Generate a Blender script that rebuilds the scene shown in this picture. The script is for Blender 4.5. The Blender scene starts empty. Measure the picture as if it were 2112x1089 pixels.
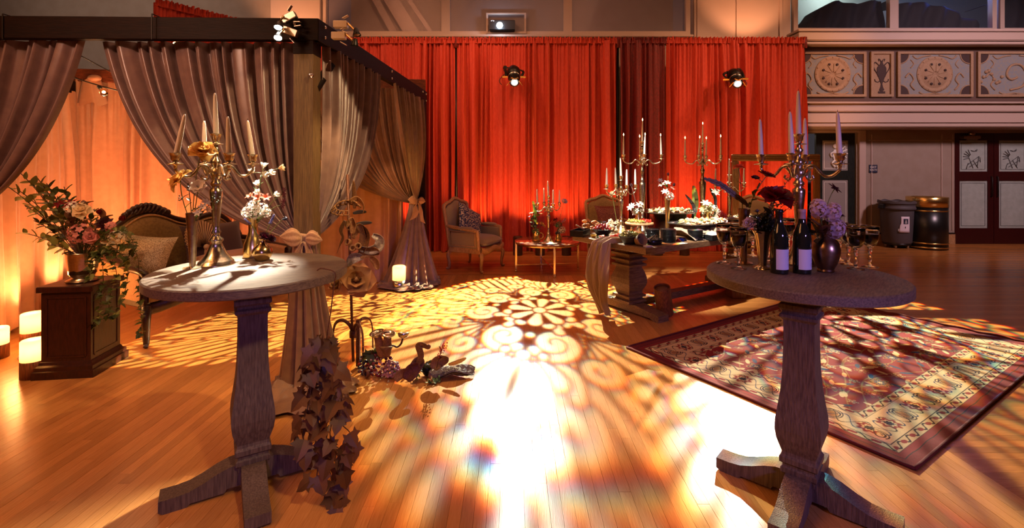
import bpy, math, random
import numpy as np
from mathutils import Vector, Matrix
PI = math.pi
S = bpy.context.scene
COL = S.collection
random.seed(7)

# ------------------------------------------------------------------ camera, world, exposure
EYE = 1.556          # metres above the floor
FPX = 1000.0         # focal length in pixels of a 2112 px wide frame
HOR = 345.0          # row of the horizon
cam_d = bpy.data.cameras.new('camera')
cam = bpy.data.objects.new('camera', cam_d)
COL.objects.link(cam)
cam.location = (0, 0, EYE)
cam.rotation_euler = (PI / 2, 0, 0)
cam_d.sensor_width = 36
cam_d.lens = 36 * FPX / 2112
cam_d.shift_y = -(544.5 - HOR) / 2112
cam_d.clip_end = 60
S.camera = cam
S.view_settings.view_transform = 'Standard'
S.view_settings.look = 'None'
S.view_settings.exposure = 0.5
S.view_settings.gamma = 1.0
S.view_settings.use_curve_mapping = False
S.cycles.use_denoising = True
S.cycles.max_bounces = 8
S.cycles.diffuse_bounces = 3
S.cycles.glossy_bounces = 4
S.cycles.transmission_bounces = 8
S.cycles.transparent_max_bounces = 8
S.cycles.caustics_reflective = False
S.cycles.caustics_refractive = False
S.cycles.sample_clamp_indirect = 6
wd = bpy.data.worlds.new('world')
S.world = wd
wd.use_nodes = True
wd.node_tree.nodes['Background'].inputs[0].default_value = (0.10, 0.085, 0.10, 1)
wd.node_tree.nodes['Background'].inputs[1].default_value = 0.25


def PT(px, py, y):
    """the point at depth y (metres) that lies on this pixel of the photograph"""
    return Vector(((px - 1056) / FPX * y, y, EYE - (py - HOR) / FPX * y))


def ON(px, py, z=0.0):
    """the point on the level plane z that lies on this pixel of the photograph"""
    y = (EYE - z) * FPX / (py - HOR)
    return Vector(((px - 1056) / FPX * y, y, z))


# ------------------------------------------------------------------ lamps
def aim(o, to):
    o.rotation_euler = (Vector(to) - o.location).to_track_quat('-Z', 'Y').to_euler()


def lamp(name, kind, loc, color, power, to=None, size=0.05, angle=60, blend=0.3, sy=None):
    d = bpy.data.lights.new(name, kind)
    d.color = color
    d.energy = power
    if kind == 'SPOT':
        d.spot_size = math.radians(angle)
        d.spot_blend = blend
        d.shadow_soft_size = size
    elif kind == 'AREA':
        d.size = size
        if sy:
            d.shape = 'RECTANGLE'
            d.size_y = sy
    else:
        d.shadow_soft_size = size
    o = bpy.data.objects.new(name, d)
    COL.objects.link(o)
    o.location = loc
    if to is not None:
        aim(o, to)
    return o


AMB = (1.0, 0.30, 0.07)
WARM = (1.0, 0.80, 0.52)


def blur(a, s):
    n, m = a.shape
    fy = np.fft.fftfreq(n)[:, None]
    fx = np.fft.rfftfreq(m)[None, :]
    g = np.exp(-2 * (PI * s) ** 2 * (fx * fx + fy * fy))
    return np.fft.irfft2(np.fft.rfft2(a) * g, s=(n, m))


def damask(n=768):
    """the cut-out of the metal pattern plate in the projectors: scrolls, petals and fans with thin bridges between"""
    a = np.zeros((n, n), np.float32)
    GAP = .017

    def disc(x, y, r, val):
        cx, cy, rr = (x * .5 + .5) * n, (y * .5 + .5) * n, r * .5 * n
        x0, x1 = int(max(0, cx - rr - 1)), int(min(n, cx + rr + 2))
        y0, y1 = int(max(0, cy - rr - 1)), int(min(n, cy + rr + 2))
        if x1 <= x0 or y1 <= y0:
            return
        yy, xx = np.mgrid[y0:y1, x0:x1]
        m = (xx - cx) ** 2 + (yy - cy) ** 2 < rr * rr
        a[y0:y1, x0:x1][m] = val

    def stroke(pts, r0, r1, rm=0.0):
        k = len(pts)
        for val, ex in ((0, GAP), (1, 0)):
            for i, (x, y) in enumerate(pts):
                t = i / max(1, k - 1)
                disc(x, y, r0 + (r1 - r0) * t + rm * math.sin(PI * t) + ex, val)

    def sym(pts, r0, r1, rm=0.0, k=4, off=0.0):
        for j in range(k):
            for s in (1, -1):
                A = off + 2 * PI * j / k
                stroke([(x * math.cos(A) - s * y * math.sin(A), x * math.sin(A) + s * y * math.cos(A)) for x, y in pts], r0, r1, rm)

    def pol(r, an): return (r * math.cos(an), r * math.sin(an))

    def spiral(c, r0, turns, a0, sg, k=60, end=.16):
        return [(c[0] + r0 * (1 - (1 - end) * t) * math.cos(a0 + sg * turns * 2 * PI * t), c[1] + r0 * (1 - (1 - end) * t) * math.sin(a0 + sg * turns * 2 * PI * t)) for t in (i / (k - 1) for i in range(k))]

    def line(p, q, bend=0.0, k=40):
        dx, dy = q[0] - p[0], q[1] - p[1]
        return [(p[0] + dx * t - dy * bend * math.sin(PI * t), p[1] + dy * t + dx * bend * math.sin(PI * t)) for t in (i / (k - 1) for i in range(k))]

    D = PI / 4
    # small curled leaves all round the rim
    for j in range(9):
        an = j * .0873 + .03
        sym(line(pol(.88, an), pol(.955, an + .06), .45, 14), .012, .024)
    # long petals that fan out from the diagonals
    for j in range(0, 5):
        sym(line(pol(.34 + .02 * j, D - j * .035), pol(.87 - .02 * j, D - j * .105), -.05 * j), .007, .030, .004, 4)
    # side scrolls between the diagonal fan and the axis palmette
    sym(spiral(pol(.745, .27), .085, 1.35, 3.6, -1, end=.22), .018, .018, .004, 4)
    sym(line(pol(.50, .24), pol(.66, .33), .25), .010, .022, .006, 4)
    # rounded palmette on each axis
    for an, r_, w in ((.26, .60, .034), (.16, .70, .040), (.055, .78, .036)):
        sym(line(pol(.50, an * .35), pol(r_, an), .10), .012, w, .0, 4)
    for an, r_ in ((.10, .84), (.19, .80)):
        sym(spiral(pol(r_, an), .035, .8, 2.0, -1, end=.3), .014, .016, 0, 4)
    # great volutes in pairs
    sym(line(pol(.235, .62), pol(.47, .10), .26, 50), .014, .022, .006, 4)
    sym(spiral(pol(.375, .335), .112, 1.55, 5.4, 1, 80, .14), .021, .024, .004, 4)
    sym(spiral(pol(.56, .56), .070, 1.2, 2.4, -1, end=.25), .017, .018, .003, 4)
    sym([pol(.475, .0)] * 2, .026, .026, 0, 4)
    sym([pol(.47, .185)] * 2, .018, .018, 0, 4)
    sym([pol(.315, .0)] * 2, .022, .022, 0, 4)
    # rosette of eight petals with small heart-shaped drops
    sym(line(pol(.245, D - .02), pol(.285, D - .26), -.4, 16), .018, .024, .0, 4)
    for j in range(8):
        an = j * PI / 4
        stroke(line(pol(.07, an), pol(.175, an), 0, 20), .016, .034 if j % 2 else .040)
    for j in range(8):
        an = (j + .5) * PI / 4
        stroke(line(pol(.215, an - .06), pol(.215, an + .06), -.3, 10), .020, .020)
    stroke([(0, 0)] * 2, .040, .040)
    yy, xx = np.mgrid[0:n, 0:n] / (n / 2.0) - 1
    a[(xx * xx + yy * yy) > .985] = 0
    return a


GOBO_MASK = damask()


def gobo_image(name, soft, split, spin=0.0, defocus=3.6):
    n = GOBO_MASK.shape[0]
    img = np.zeros((n, n, 4), np.float32)
    yy, xx = np.mgrid[0:n, 0:n] / (n / 2.0) - 1
    c, s = math.cos(spin), math.sin(spin)
    turned = np.zeros_like(GOBO_MASK)
    tu = np.clip(((xx * c - yy * s) * .5 + .5) * (n - 1), 0, n - 1).astype(int)
    tv = np.clip(((xx * s + yy * c) * .5 + .5) * (n - 1), 0, n - 1).astype(int)
    turned = GOBO_MASK[tv, tu]
    # the lens is focused on the far edge of its pool: the near side falls out of focus
    w = np.clip((np.arange(n)[:, None] / n - .54) / .40, 0, 1)
    w = w * w * (3 - 2 * w)
    base = blur(turned, soft) * (1 - w) + blur(turned, soft + defocus) * w
    for ch in range(3):
        k = 1 + split * (ch - 1)              # the lens spreads the colours at the rim
        u = (xx * k * .5 + .5) * (n - 1)
        v = (yy * k * .5 + .5) * (n - 1)
        ui, vi = np.clip(u, 0, n - 1).astype(int), np.clip(v, 0, n - 1).astype(int)
        g = np.clip(base[vi, ui], 0, 1)
        g[(u < 0) | (v < 0) | (u > n - 1) | (v > n - 1)] = 0
        img[..., ch] = g
    img[..., 3] = 1
    im = bpy.data.images.new(name, n, n, float_buffer=True)
    im.colorspace_settings.name = 'Non-Color'
    im.pixels.foreach_set(img.ravel())
    im.pack()
    return im


def gobo(name, loc, to, half, power, color, soft=3.0, split=.012, spin=0.0, size=.03, leak=.02, defocus=3.6):
    o = lamp(name, 'SPOT', loc, color, power, to, size, 2 * half * 1.06, .02)
    d = o.data
    d.use_nodes = True
    nt = d.node_tree
    em = nt.nodes.get('Emission') or nt.nodes.new('ShaderNodeEmission')
    tc = nt.nodes.new('ShaderNodeTexCoord')
    sp = nt.nodes.new('ShaderNodeSeparateXYZ')
    nt.links.new(tc.outputs['Normal'], sp.inputs[0])
    ab = nt.nodes.new('ShaderNodeMath'); ab.operation = 'ABSOLUTE'
    nt.links.new(sp.outputs['Z'], ab.inputs[0])
    cb = nt.nodes.new('ShaderNodeCombineXYZ')
    k = .5 / math.tan(math.radians(half))
    for i, ax in enumerate('XY'):
        dv = nt.nodes.new('ShaderNodeMath'); dv.operation = 'DIVIDE'
        nt.links.new(sp.outputs[ax], dv.inputs[0]); nt.links.new(ab.outputs[0], dv.inputs[1])
        ml = nt.nodes.new('ShaderNodeMath'); ml.operation = 'MULTIPLY_ADD'
        nt.links.new(dv.outputs[0], ml.inputs[0]); ml.inputs[1].default_value = k; ml.inputs[2].default_value = .5
        nt.links.new(ml.outputs[0], cb.inputs[i])
    tx = nt.nodes.new('ShaderNodeTexImage')
    tx.image = gobo_image(name + '_plate', soft, split, spin, defocus)
    tx.extension = 'CLIP'
    nt.links.new(cb.outputs[0], tx.inputs[0])
    ad = nt.nodes.new('ShaderNodeMix'); ad.data_type = 'RGBA'; ad.blend_type = 'ADD'
    ad.inputs[0].default_value = 1.0
    nt.links.new(tx.outputs[0], ad.inputs[6])
    ad.inputs[7].default_value = (leak, leak, leak, 1)
    nt.links.new(ad.outputs[2], em.inputs[0])
    em.inputs[1].default_value = 1.0
    return o


# pattern projectors on the drape pipe (they light floor, rug and buffet)
GOBO1 = Vector((.045, 8.36, 3.0))
GOBO2 = Vector((3.90, 8.36, 2.98))
gobo('pattern_projector_light', GOBO1, (.31, 5.30, 0), 20.5, 3700, (1.0, .88, .64), soft=1.8, split=.014, spin=.35, size=.014, leak=.004)
gobo('pattern_projector_light', GOBO2, (3.15, 4.9, 0), 21.0, 3500, (1.0, .88, .66), soft=1.8, split=.016, spin=.1, size=.014, leak=.004)
gobo('pattern_projector_light', (3.45, 8.15, 3.3), (-1.55, 5.2, 0), 7.6, 12000, (1.0, .80, .42), soft=1.0, split=.003, spin=.2, size=.008, leak=.0, defocus=0)
# pin spots, then unseen spots for buffet and drapes
lamp('pin_spot_light', 'SPOT', (-1.62, 3.17, 2.47), (1.0, .93, .80), 480, (-1.44, 2.45, 1.07), .012, 28, .9)
lamp('pin_spot_light', 'SPOT', (-1.61, 3.17, 2.38), (1.0, .88, .66), 190, (-1.55, 2.25, 1.20), .012, 44, .7)
lamp('stand_spot_light', 'SPOT', (-1.10, 3.30, 2.42), (1.0, .66, .30), 60, (-1.15, 3.68, .9), .02, 60, .7)
lamp('buffet_fill_light', 'SPOT', (.3, 3.2, 5.2), (1.0, .93, .82), 3000, (1.95, 5.7, .9), .05, 20, .7)  # added spot without a fixture, brightens the food
lamp('unseen_drape_light', 'SPOT', (1.2, 1.6, 3.6), (1.0, .64, .32), 300, (-1.46, 3.45, 1.33), .03, 29, .12)
lamp('unseen_drape_light', 'SPOT', (-2.9, .8, 3.6), (1.0, .56, .40), 150, (-2.5, 3.4, 1.5), .1, 60, .8)  # added to lift the front drape, no fixture there
# uplights along the red drape, lantern points and spots along the peach drapes
for ux in (-3.0, -1.95, -.55, .25, .95, 1.9, 2.75, 3.5, 4.4, 5.1):
    lamp('uplight_light', 'SPOT', (ux, 8.45, .36), (1.0, .38, .11), 62, (ux + .02, 9.02, 1.8), .04, 100, .8)
for (x, y, z, p) in ((-3.72, 4.05, .50, 10), (-4.2, 4.1, .35, 10)):
    lamp('floor_lantern_light', 'POINT', (x, y, z + .05), (1, .42, .12), p, size=.06)
for (x, y, tx, ty) in ((-4.3, 4.45, -4.75, 4.75), (-4.75, 5.25, -5.1, 5.5), (-4.5, 5.6, -4.4, 6.1), (-3.9, 5.75, -3.8, 6.2)):
    lamp('uplight_light', 'SPOT', (x, y, .2), (1.0, .36, .14), 85, (tx, ty, 1.7), .05, 110, .8)
# unseen lamps for the room light, and added fills
lamp('ceiling_wash_light', 'AREA', (-.5, 4.6, 6.2), (1.0, .46, .26), 80, (-.5, 5.2, 0), 6, sy=5)
for lx, tx, p in ((-4.6, -2.0, 520), (-2.6, .4, 620), (7.4, 4.9, 900), (6.4, 2.4, 700), (1.2, -1.7, 620), (3.0, 3.6, 260)):
    lamp('drape_fill_light', 'SPOT', (lx, 5.6, 6.2), (1.0, .46, .24), p * .58, (tx, 9.0, 2.75), .15, 50, .9)  # added overhead spots that brighten the red drape and rake its folds
for lx in (-4.25, 4.6):
    lamp('pilaster_fill_light', 'SPOT', (lx, 8.6, 3.96), (1.0, .42, .20), 70, (lx, 9.6, 5.2), .05, 90, .6)  # added in mid-air to put orange light on the upper wall
lamp('blue_wash_light', 'SPOT', (.2, -1.6, 2.0), (.40, .26, 1.0), 95, (-1.28, 2.4, .48), .2, 27, .6)
lamp('blue_wash_light', 'SPOT', (2.6, -1.6, 2.2), (.44, .30, 1.0), 240, (1.4, 2.3, .7), .2, 36, .6)
lamp('side_wash_light', 'SPOT', (8.8, 3.5, 5.6), (.92, .60, .66), 1000, (8.5, 9.5, 2.4), .5, 62, .8)
lamp('warm_wash_light', 'AREA', (-3.6, .2, 4.4), (1.0, .38, .13), 78, (-2.6, 2.6, 0), 2.5, sy=2.5)

lamp('gallery_wall_light', 'SPOT', (-7.0, 5.0, 6.0), (.95, .74, .62), 260, (-7.4, 9.6, 4.6), .3, 80, .9)
lamp('ivy_fill_light', 'SPOT', (.9, .2, 3.2), (1.0, .62, .32), 170, (-.85, 2.3, .5), .08, 22, .7)  # added warm fill for the hanging ivy, no such fixture
lamp('armchair_fill_light', 'SPOT', (-2.2, 5.6, 1.9), (1.0, .55, .26), 45, (-.6, 7.5, .6), .05, 30, .7)  # made-up source that warms the side of the armchair

# ------------------------------------------------------------------ materials
def lin(h):
    """#rrggbb to linear"""
    h = h.lstrip('#')
    out = []
    for i in (0, 2, 4):
        c = int(h[i:i + 2], 16) / 255
        out.append(c / 12.92 if c <= .04045 else ((c + .055) / 1.055) ** 2.4)
    return tuple(out) + (1,)


def _n(nt, t):
    return nt.nodes.new(t)


def mat(name, col, rough=.5, metal=0.0, col2=None, scale=(8, 8, 8), detail=4, mix=(.35, .65), bump=0.0, bscale=None,
        coord='Object', rand=0.0, island=0.0, thin=0.0, **kw):
    """principled material: two colours mixed by noise, optional bump, random value per object or piece"""
    m = bpy.data.materials.new(name)
    m.use_nodes = True
    nt = m.node_tree
    b = nt.nodes['Principled BSDF']
    b.inputs['Roughness'].default_value = rough
    b.inputs['Metallic'].default_value = metal
    for k, v in kw.items():
        b.inputs[k.replace('_', ' ')].default_value = v
    col = lin(col) if isinstance(col, str) else tuple(col) + (1,)
    src = None
    tc = _n(nt, 'ShaderNodeTexCoord')
    mp = _n(nt, 'ShaderNodeMapping')
    nt.links.new(tc.outputs[coord], mp.inputs[0])
    mp.inputs['Scale'].default_value = scale
    if col2:
        col2 = lin(col2) if isinstance(col2, str) else tuple(col2) + (1,)
        nz = _n(nt, 'ShaderNodeTexNoise')
        nz.inputs['Detail'].default_value = detail
        nt.links.new(mp.outputs[0], nz.inputs['Vector'])
        r = _n(nt, 'ShaderNodeValToRGB')
        r.color_ramp.elements[0].position = mix[0]
        r.color_ramp.elements[1].position = mix[1]
        r.color_ramp.elements[0].color = col
        r.color_ramp.elements[1].color = col2
        nt.links.new(nz.outputs[0], r.inputs[0])
        src = r.outputs[0]
    if rand or island:
        hs = _n(nt, 'ShaderNodeHueSaturation')
        if src:
            nt.links.new(src, hs.inputs['Color'])
        else:
            hs.inputs['Color'].default_value = col
        oi = _n(nt, 'ShaderNodeObjectInfo')
        ge = _n(nt, 'ShaderNodeNewGeometry')
        ad = _n(nt, 'ShaderNodeMath'); ad.operation = 'ADD'
        nt.links.new(oi.outputs['Random'], ad.inputs[0])
        nt.links.new(ge.outputs['Random Per Island'], ad.inputs[1])
        fr = _n(nt, 'ShaderNodeMath'); fr.operation = 'FRACT'
        nt.links.new(ad.outputs[0], fr.inputs[0])
        am = rand or island
        mr = _n(nt, 'ShaderNodeMapRange')
        mr.inputs['To Min'].default_value = 1 - am
        mr.inputs['To Max'].default_value = 1 + am
        nt.links.new(fr.outputs[0], mr.inputs['Value'])
        nt.links.new(mr.outputs[0], hs.inputs['Value'])
        src = hs.outputs[0]
    if src:
        nt.links.new(src, b.inputs['Base Color'])
    else:
        b.inputs['Base Color'].default_value = col
    if bump:
        n2 = _n(nt, 'ShaderNodeTexNoise')
        n2.inputs['Detail'].default_value = 3
        m2 = _n(nt, 'ShaderNodeMapping')
        nt.links.new(tc.outputs[coord], m2.inputs[0])
        m2.inputs['Scale'].default_value = bscale or scale
        nt.links.new(m2.outputs[0], n2.inputs['Vector'])
        bp = _n(nt, 'ShaderNodeBump')
        bp.inputs['Strength'].default_value = bump
        bp.inputs['Distance'].default_value = .01
        nt.links.new(n2.outputs[0], bp.inputs['Height'])
        nt.links.new(bp.outputs[0], b.inputs['Normal'])
    if thin:                                   # light shows through petals, leaves and sheer cloth
        tr = _n(nt, 'ShaderNodeBsdfTranslucent')
        if src:
            nt.links.new(src, tr.inputs[0])
        else:
            tr.inputs[0].default_value = col
        mx = _n(nt, 'ShaderNodeMixShader')
        mx.inputs[0].default_value = thin
        nt.links.new(b.outputs[0], mx.inputs[1])
        nt.links.new(tr.outputs[0], mx.inputs[2])
        nt.links.new(mx.outputs[0], nt.nodes['Material Output'].inputs[0])
    return m


def glow(name, col, strength):
    m = bpy.data.materials.new(name)
    m.use_nodes = True
    nt = m.node_tree
    nt.nodes.remove(nt.nodes['Principled BSDF'])
    e = _n(nt, 'ShaderNodeEmission')
    e.inputs[0].default_value = tuple(col) + (1,)
    e.inputs[1].default_value = strength
    nt.links.new(e.outputs[0], nt.nodes['Material Output'].inputs[0])
    return m


MT = dict(
    red_velvet=mat('red_velvet', '#b2371f', .72, col2='#a52c18', scale=(9, 9, 3), Sheen_Weight=.7, Sheen_Roughness=.35, Sheen_Tint=(1, .25, .1, 1), bump=.05, bscale=(60, 60, 14)),
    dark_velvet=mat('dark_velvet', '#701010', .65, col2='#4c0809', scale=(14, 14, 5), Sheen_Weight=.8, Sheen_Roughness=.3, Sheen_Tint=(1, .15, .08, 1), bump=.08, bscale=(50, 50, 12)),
    peach_satin=mat('peach_satin', '#b9896a', .36, col2='#b08062', scale=(3, 3, 3), Sheen_Weight=.2, bump=.05, bscale=(14, 14, 4)),
    taupe_satin=mat('taupe_satin', '#775c54', .34, col2='#694f4a', scale=(3, 3, 3), Sheen_Weight=.25, bump=.05, bscale=(14, 14, 4)),
    brown_satin=mat('brown_satin', '#7a563c', .36, col2='#6b4a36', scale=(3, 3, 3), Sheen_Weight=.2, bump=.1, bscale=(14, 14, 4)),
    organza=mat('organza', '#c9a079', .55, col2='#b98d66', scale=(20, 20, 20), Sheen_Weight=.4, thin=.35),
    dark_wood=mat('dark_wood', '#1c0c08', .6, col2='#120706', scale=(2, 14, 14), bump=.15, bscale=(3, 30, 30), Specular_IOR_Level=.15),
    post_wood=mat('post_wood', '#6b5331', .55, col2='#4f3a20', scale=(40, 40, 2.2), bump=.35, bscale=(60, 60, 3)),
    grey_wood=mat('grey_wood', '#77644f', .58, col2='#57463a', scale=(4, 30, 30), bump=.3, bscale=(6, 60, 60)),
    grey_wood_up=mat('grey_wood_upright', '#6d5b50', .58, col2='#4c3d38', scale=(26, 26, 2.5), bump=.35, bscale=(46, 46, 5)),
    rustic=mat('rustic_wood', '#8a6a48', .55, col2='#5d4330', scale=(2.5, 22, 22), bump=.35, bscale=(5, 50, 50)),
    log=mat('log_wood', '#8a4f28', .5, col2='#5a2f17', scale=(24, 24, 3), bump=.2),
    mahogany=mat('mahogany', '#3a170e', .32, col2='#28100a', scale=(18, 18, 3), bump=.1),
    settee_wood=mat('settee_wood', '#3a1d10', .34, col2='#27120b', scale=(10, 10, 10), bump=.1),
    oak=mat('oak_frame', '#b98d5f', .55, col2='#9a7048', scale=(14, 14, 5), bump=.2),
    linen=mat('linen', '#9a8464', .85, col2='#84704f', scale=(90, 90, 90), Sheen_Weight=.3, bump=.2, bscale=(200, 200, 200)),
    gold_velvet=mat('gold_velvet', '#8c6a30', .7, col2='#755522', scale=(10, 10, 10), Sheen_Weight=.5),
    linen_gold=mat('linen_gold', '#b07a44', .75, col2='#9c6a3a', scale=(10, 10, 10), Sheen_Weight=.3),
    brown_velvet=mat('brown_velvet', '#3a150f', .8, Sheen_Weight=.5),
    brass=mat('brass', (.72, .50, .22), .2, 1.0, col2=(.60, .40, .16), scale=(20, 20, 20), bump=.05),
    old_brass=mat('old_brass', (.66, .56, .38), .24, 1.0, col2=(.52, .43, .28), scale=(14, 14, 14), bump=.08),
    gold=mat('gold', (.80, .56, .20), .24, 1.0),
    bronze_gold=mat('bronze_gold', (.62, .42, .18), .2, 1.0),
    plate_pale=mat('pale_ceramic', '#e0d5c2', .35),
    bronze=mat('bronze', (.40, .27, .17), .28, 1.0, col2=(.30, .20, .13), scale=(10, 10, 10)),
    silver=mat('silver', (.62, .56, .46), .22, 1.0),
    chrome=mat('chrome', (.8, .8, .8), .12, 1.0),
    iron=mat('iron', '#6e3c24', .5, .25, col2='#4a281a', scale=(20, 20, 20), bump=.15),
    black_metal=mat('black_metal', '#15120f', .4, .5),
    black=mat('black_gloss', '#141313', .3),
    wax=mat('wax', '#e6dccb', .45, Subsurface_Weight=.15, Subsurface_Radius=(.02, .012, .006)),
    wick=mat('wick', '#2a211a', .9),
    flame=glow('flame', (1.0, .62, .22), 22),
    bulb=glow('bulb_filament', (1.0, .72, .34), 18),
    lantern=mat('lantern_shade', '#f0d2a0', .5, thin=.6),
    white_glow=glow('white_glow', (1.0, .95, .82), 40),
    lens_glow=glow('lens_glow', (.90, .97, 1.0), 1.1),
    blue_glow=glow('projector_glow', (.75, .88, 1.0), 30),
    glass=mat('glass', (1, 1, 1), .02, Transmission_Weight=1.0, IOR=1.45),
    amber_glass=mat('amber_glass', (.75, .50, .36), .02, Transmission_Weight=.85, IOR=1.3),
    bottle=mat('bottle_glass', (.010, .014, .010), .06, Coat_Weight=.6),
    wine=mat('wine', (.030, .0015, .004), .05),
    paper=mat('paper', '#d9d0dc', .75),
    ink=mat('ink', '#2a2436', .8),
    navy=mat('navy_print', '#1a1f3c', .6),
    white_print=mat('white_print', '#e8e4e0', .6),
    leaf=mat('leaf', '#4f5a22', .5, col2='#36401a', scale=(30, 30, 30), rand=.35, thin=.35),
    leaf_light=mat('leaf_light', '#8a8a4a', .5, col2='#6c7236', scale=(30, 30, 30), rand=.3, thin=.35),
    leaf_brown=mat('leaf_brown', '#80542e', .5, col2='#553622', scale=(20, 20, 20), rand=.4, thin=.35),
    leaf_dark=mat('leaf_dark', '#1f2614', .5, col2='#2b2416', scale=(20, 20, 20), rand=.3, thin=.35),
    stem=mat('stem', '#5c6428', .55),
    stem_brown=mat('stem_brown', '#4a2c18', .6),
    p_white=mat('petal_white', '#eee6d6', .6, rand=.08, thin=.45),
    p_cream=mat('petal_cream', '#e9cfa0', .6, rand=.1, thin=.45),
    p_yellow=mat('petal_yellow', '#ecc06a', .6, col2='#dca552', scale=(20, 20, 20), thin=.45),
    p_orange=mat('petal_orange', '#d8613a', .6, rand=.2, thin=.45),
    p_red=mat('petal_red', '#8c0a12', .55, col2='#5c0610', scale=(20, 20, 20), thin=.45),
    p_dark=mat('petal_dark', '#3a0712', .55, thin=.45),
    p_plum=mat('petal_plum', '#2c2238', .45),
    p_lav=mat('petal_lavender', '#7d76a4', .6, thin=.45),
    p_pink=mat('petal_pink', '#d58a80', .6, rand=.2, thin=.45),
    p_lilac=mat('petal_lilac', '#d9c3cc', .6, rand=.1, thin=.45),
    berry=mat('berry_green', '#3a3a1c', .4),
    plaster=mat('plaster', '#9a8a7c', .8, col2='#938273', scale=(1, 1, 1), bump=.05, bscale=(30, 30, 30)),
    trim=mat('trim_paint', '#b8a294', .55),
    frieze=mat('frieze_brown', '#5d463c', .8, bump=.06, bscale=(40, 40, 40)),
    fresco=mat('fresco_blue', '#7c8288', .85, col2='#8d8578', scale=(5, 5, 5), bump=.1),
    relief=mat('relief', '#a48769', .8, col2='#94775b', scale=(12, 12, 12), bump=.15),
    umber=mat('umber', '#3d2a26', .8),
    door_red=mat('door_red', '#3a0c0c', .35, col2='#2d0809', scale=(16, 16, 2)),
    door_green=mat('door_green', '#252a26', .28, col2='#181c1a', scale=(12, 12, 2), bump=.1),
    frosted=mat('frosted_glass', '#a8b2ac', .35, col2='#9ca69f', scale=(2, 2, 2)),
    mirror_glass=mat('etched_glass', '#8d8784', .3),
    etch=mat('etched_line', '#4a4a4a', .5),
    etch_white=mat('etched_white', '#e8e6df', .5),
    dim_glass=mat('window_glass', (.30, .24, .24), .06, Alpha=.42),
    clear_glass=mat('clear_window_glass', (.1, .1, .12), .04, Alpha=.10),
    grey_plastic=mat('grey_plastic', '#4d484c', .6, bump=.1, bscale=(80, 80, 80)),
    black_cloth=mat('black_cloth', '#16161e', .8),
    room_wall=mat('room_wall', '#8c9690', .8),
    underfloor=mat('underfloor', '#160a05', .9),
    plate=mat('black_plate', '#17181a', .25),
    slate=mat('slate', '#26272b', .5),
    gauze=mat('gauze', '#c9b09a', .85, col2='#bba087', scale=(60, 60, 60), Sheen_Weight=.3, bump=.3, bscale=(120, 120, 30), thin=.35),
    wicker=mat('wicker', '#9a7650', .7, col2='#6c4f34', scale=(80, 80, 160), bump=.4),
    radish=mat('radish', '#b03e34', .4, rand=.25),
    olive=mat('olive', '#8c8a3a', .4, rand=.3),
    tomato=mat('tomato', '#c02412', .3, rand=.2),
    bread=mat('bread', '#b98548', .7, rand=.3),
    canape=mat('canape', '#d6b684', .6, rand=.3),
    cheese=mat('cheese', '#e6d7b4', .6, rand=.15),
    herb=mat('herb', '#5c7440', .6, rand=.3, thin=.35),
    grape_dark=mat('grape_dark', '#23203a', .25, rand=.3),
    grape_red=mat('grape_red', '#6c141c', .25, rand=.4),
    grape_blush=mat('grape_blush', '#b98a80', .3, rand=.3),
    shell=mat('shell', '#8f8478', .55, col2='#4f463e', scale=(30, 30, 30), bump=.6, bscale=(40, 40, 40)),
    dried=mat('dried_flower', '#a8794a', .6, col2='#865a34', scale=(16, 16, 16), rand=.2, thin=.35),
    dried_red=mat('dried_red_leaf', '#7a3c22', .55, col2='#5c2a18', scale=(16, 16, 16), thin=.35),
    shell_leaf=mat('shell_leaf', '#9a8c80', .4, col2='#6f6258', scale=(12, 12, 12)),
    cream_sauce=mat('cream_sauce', '#d9bf80', .25),
    p_yellow_pot=mat('yellow_dip', '#c9a93c', .35),
    p_blue=mat('petal_blue', '#1a2a8c', .5, thin=.45),
    silver_tray=mat('tray_metal', (.20, .19, .19), .25, .8),
    fan=mat('palm_fan', '#d6b184', .7, thin=.35),
    brocade=mat('brocade', '#b7a07a', .6, col2='#8a7352', scale=(22, 22, 22), detail=1, mix=(.47, .53)),
    red_damask=mat('red_damask', '#5a1410', .6, col2='#8a4a34', scale=(20, 20, 20), detail=1, mix=(.52, .56)),
    blue_damask=mat('blue_damask', '#12264e', .7, col2='#cdb894', scale=(11, 11, 11), detail=2, mix=(.53, .56)),
    bulb_glass=mat('bulb_glass', (1, .8, .5), .05, Transmission_Weight=1.0, IOR=1.1),
    cord=mat('cord', '#1a120d', .6),
    feather=mat('feather', '#5a4326', .6, col2='#3c2c1a', scale=(6, 60, 6)),
    feather_dark=mat('feather_dark', '#2f2826', .6),
    feather_grey=mat('feather_grey', '#7a6654', .6, col2='#4a3c30', scale=(8, 60, 30)),
    frame_gilt=mat('frame_gilt', (.62, .38, .18), .38, .8, col2=(.45, .26, .12), scale=(8, 8, 60), bump=.2),
    steel=mat('steel', (.55, .5, .45), .35, 1.0),
)


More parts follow.
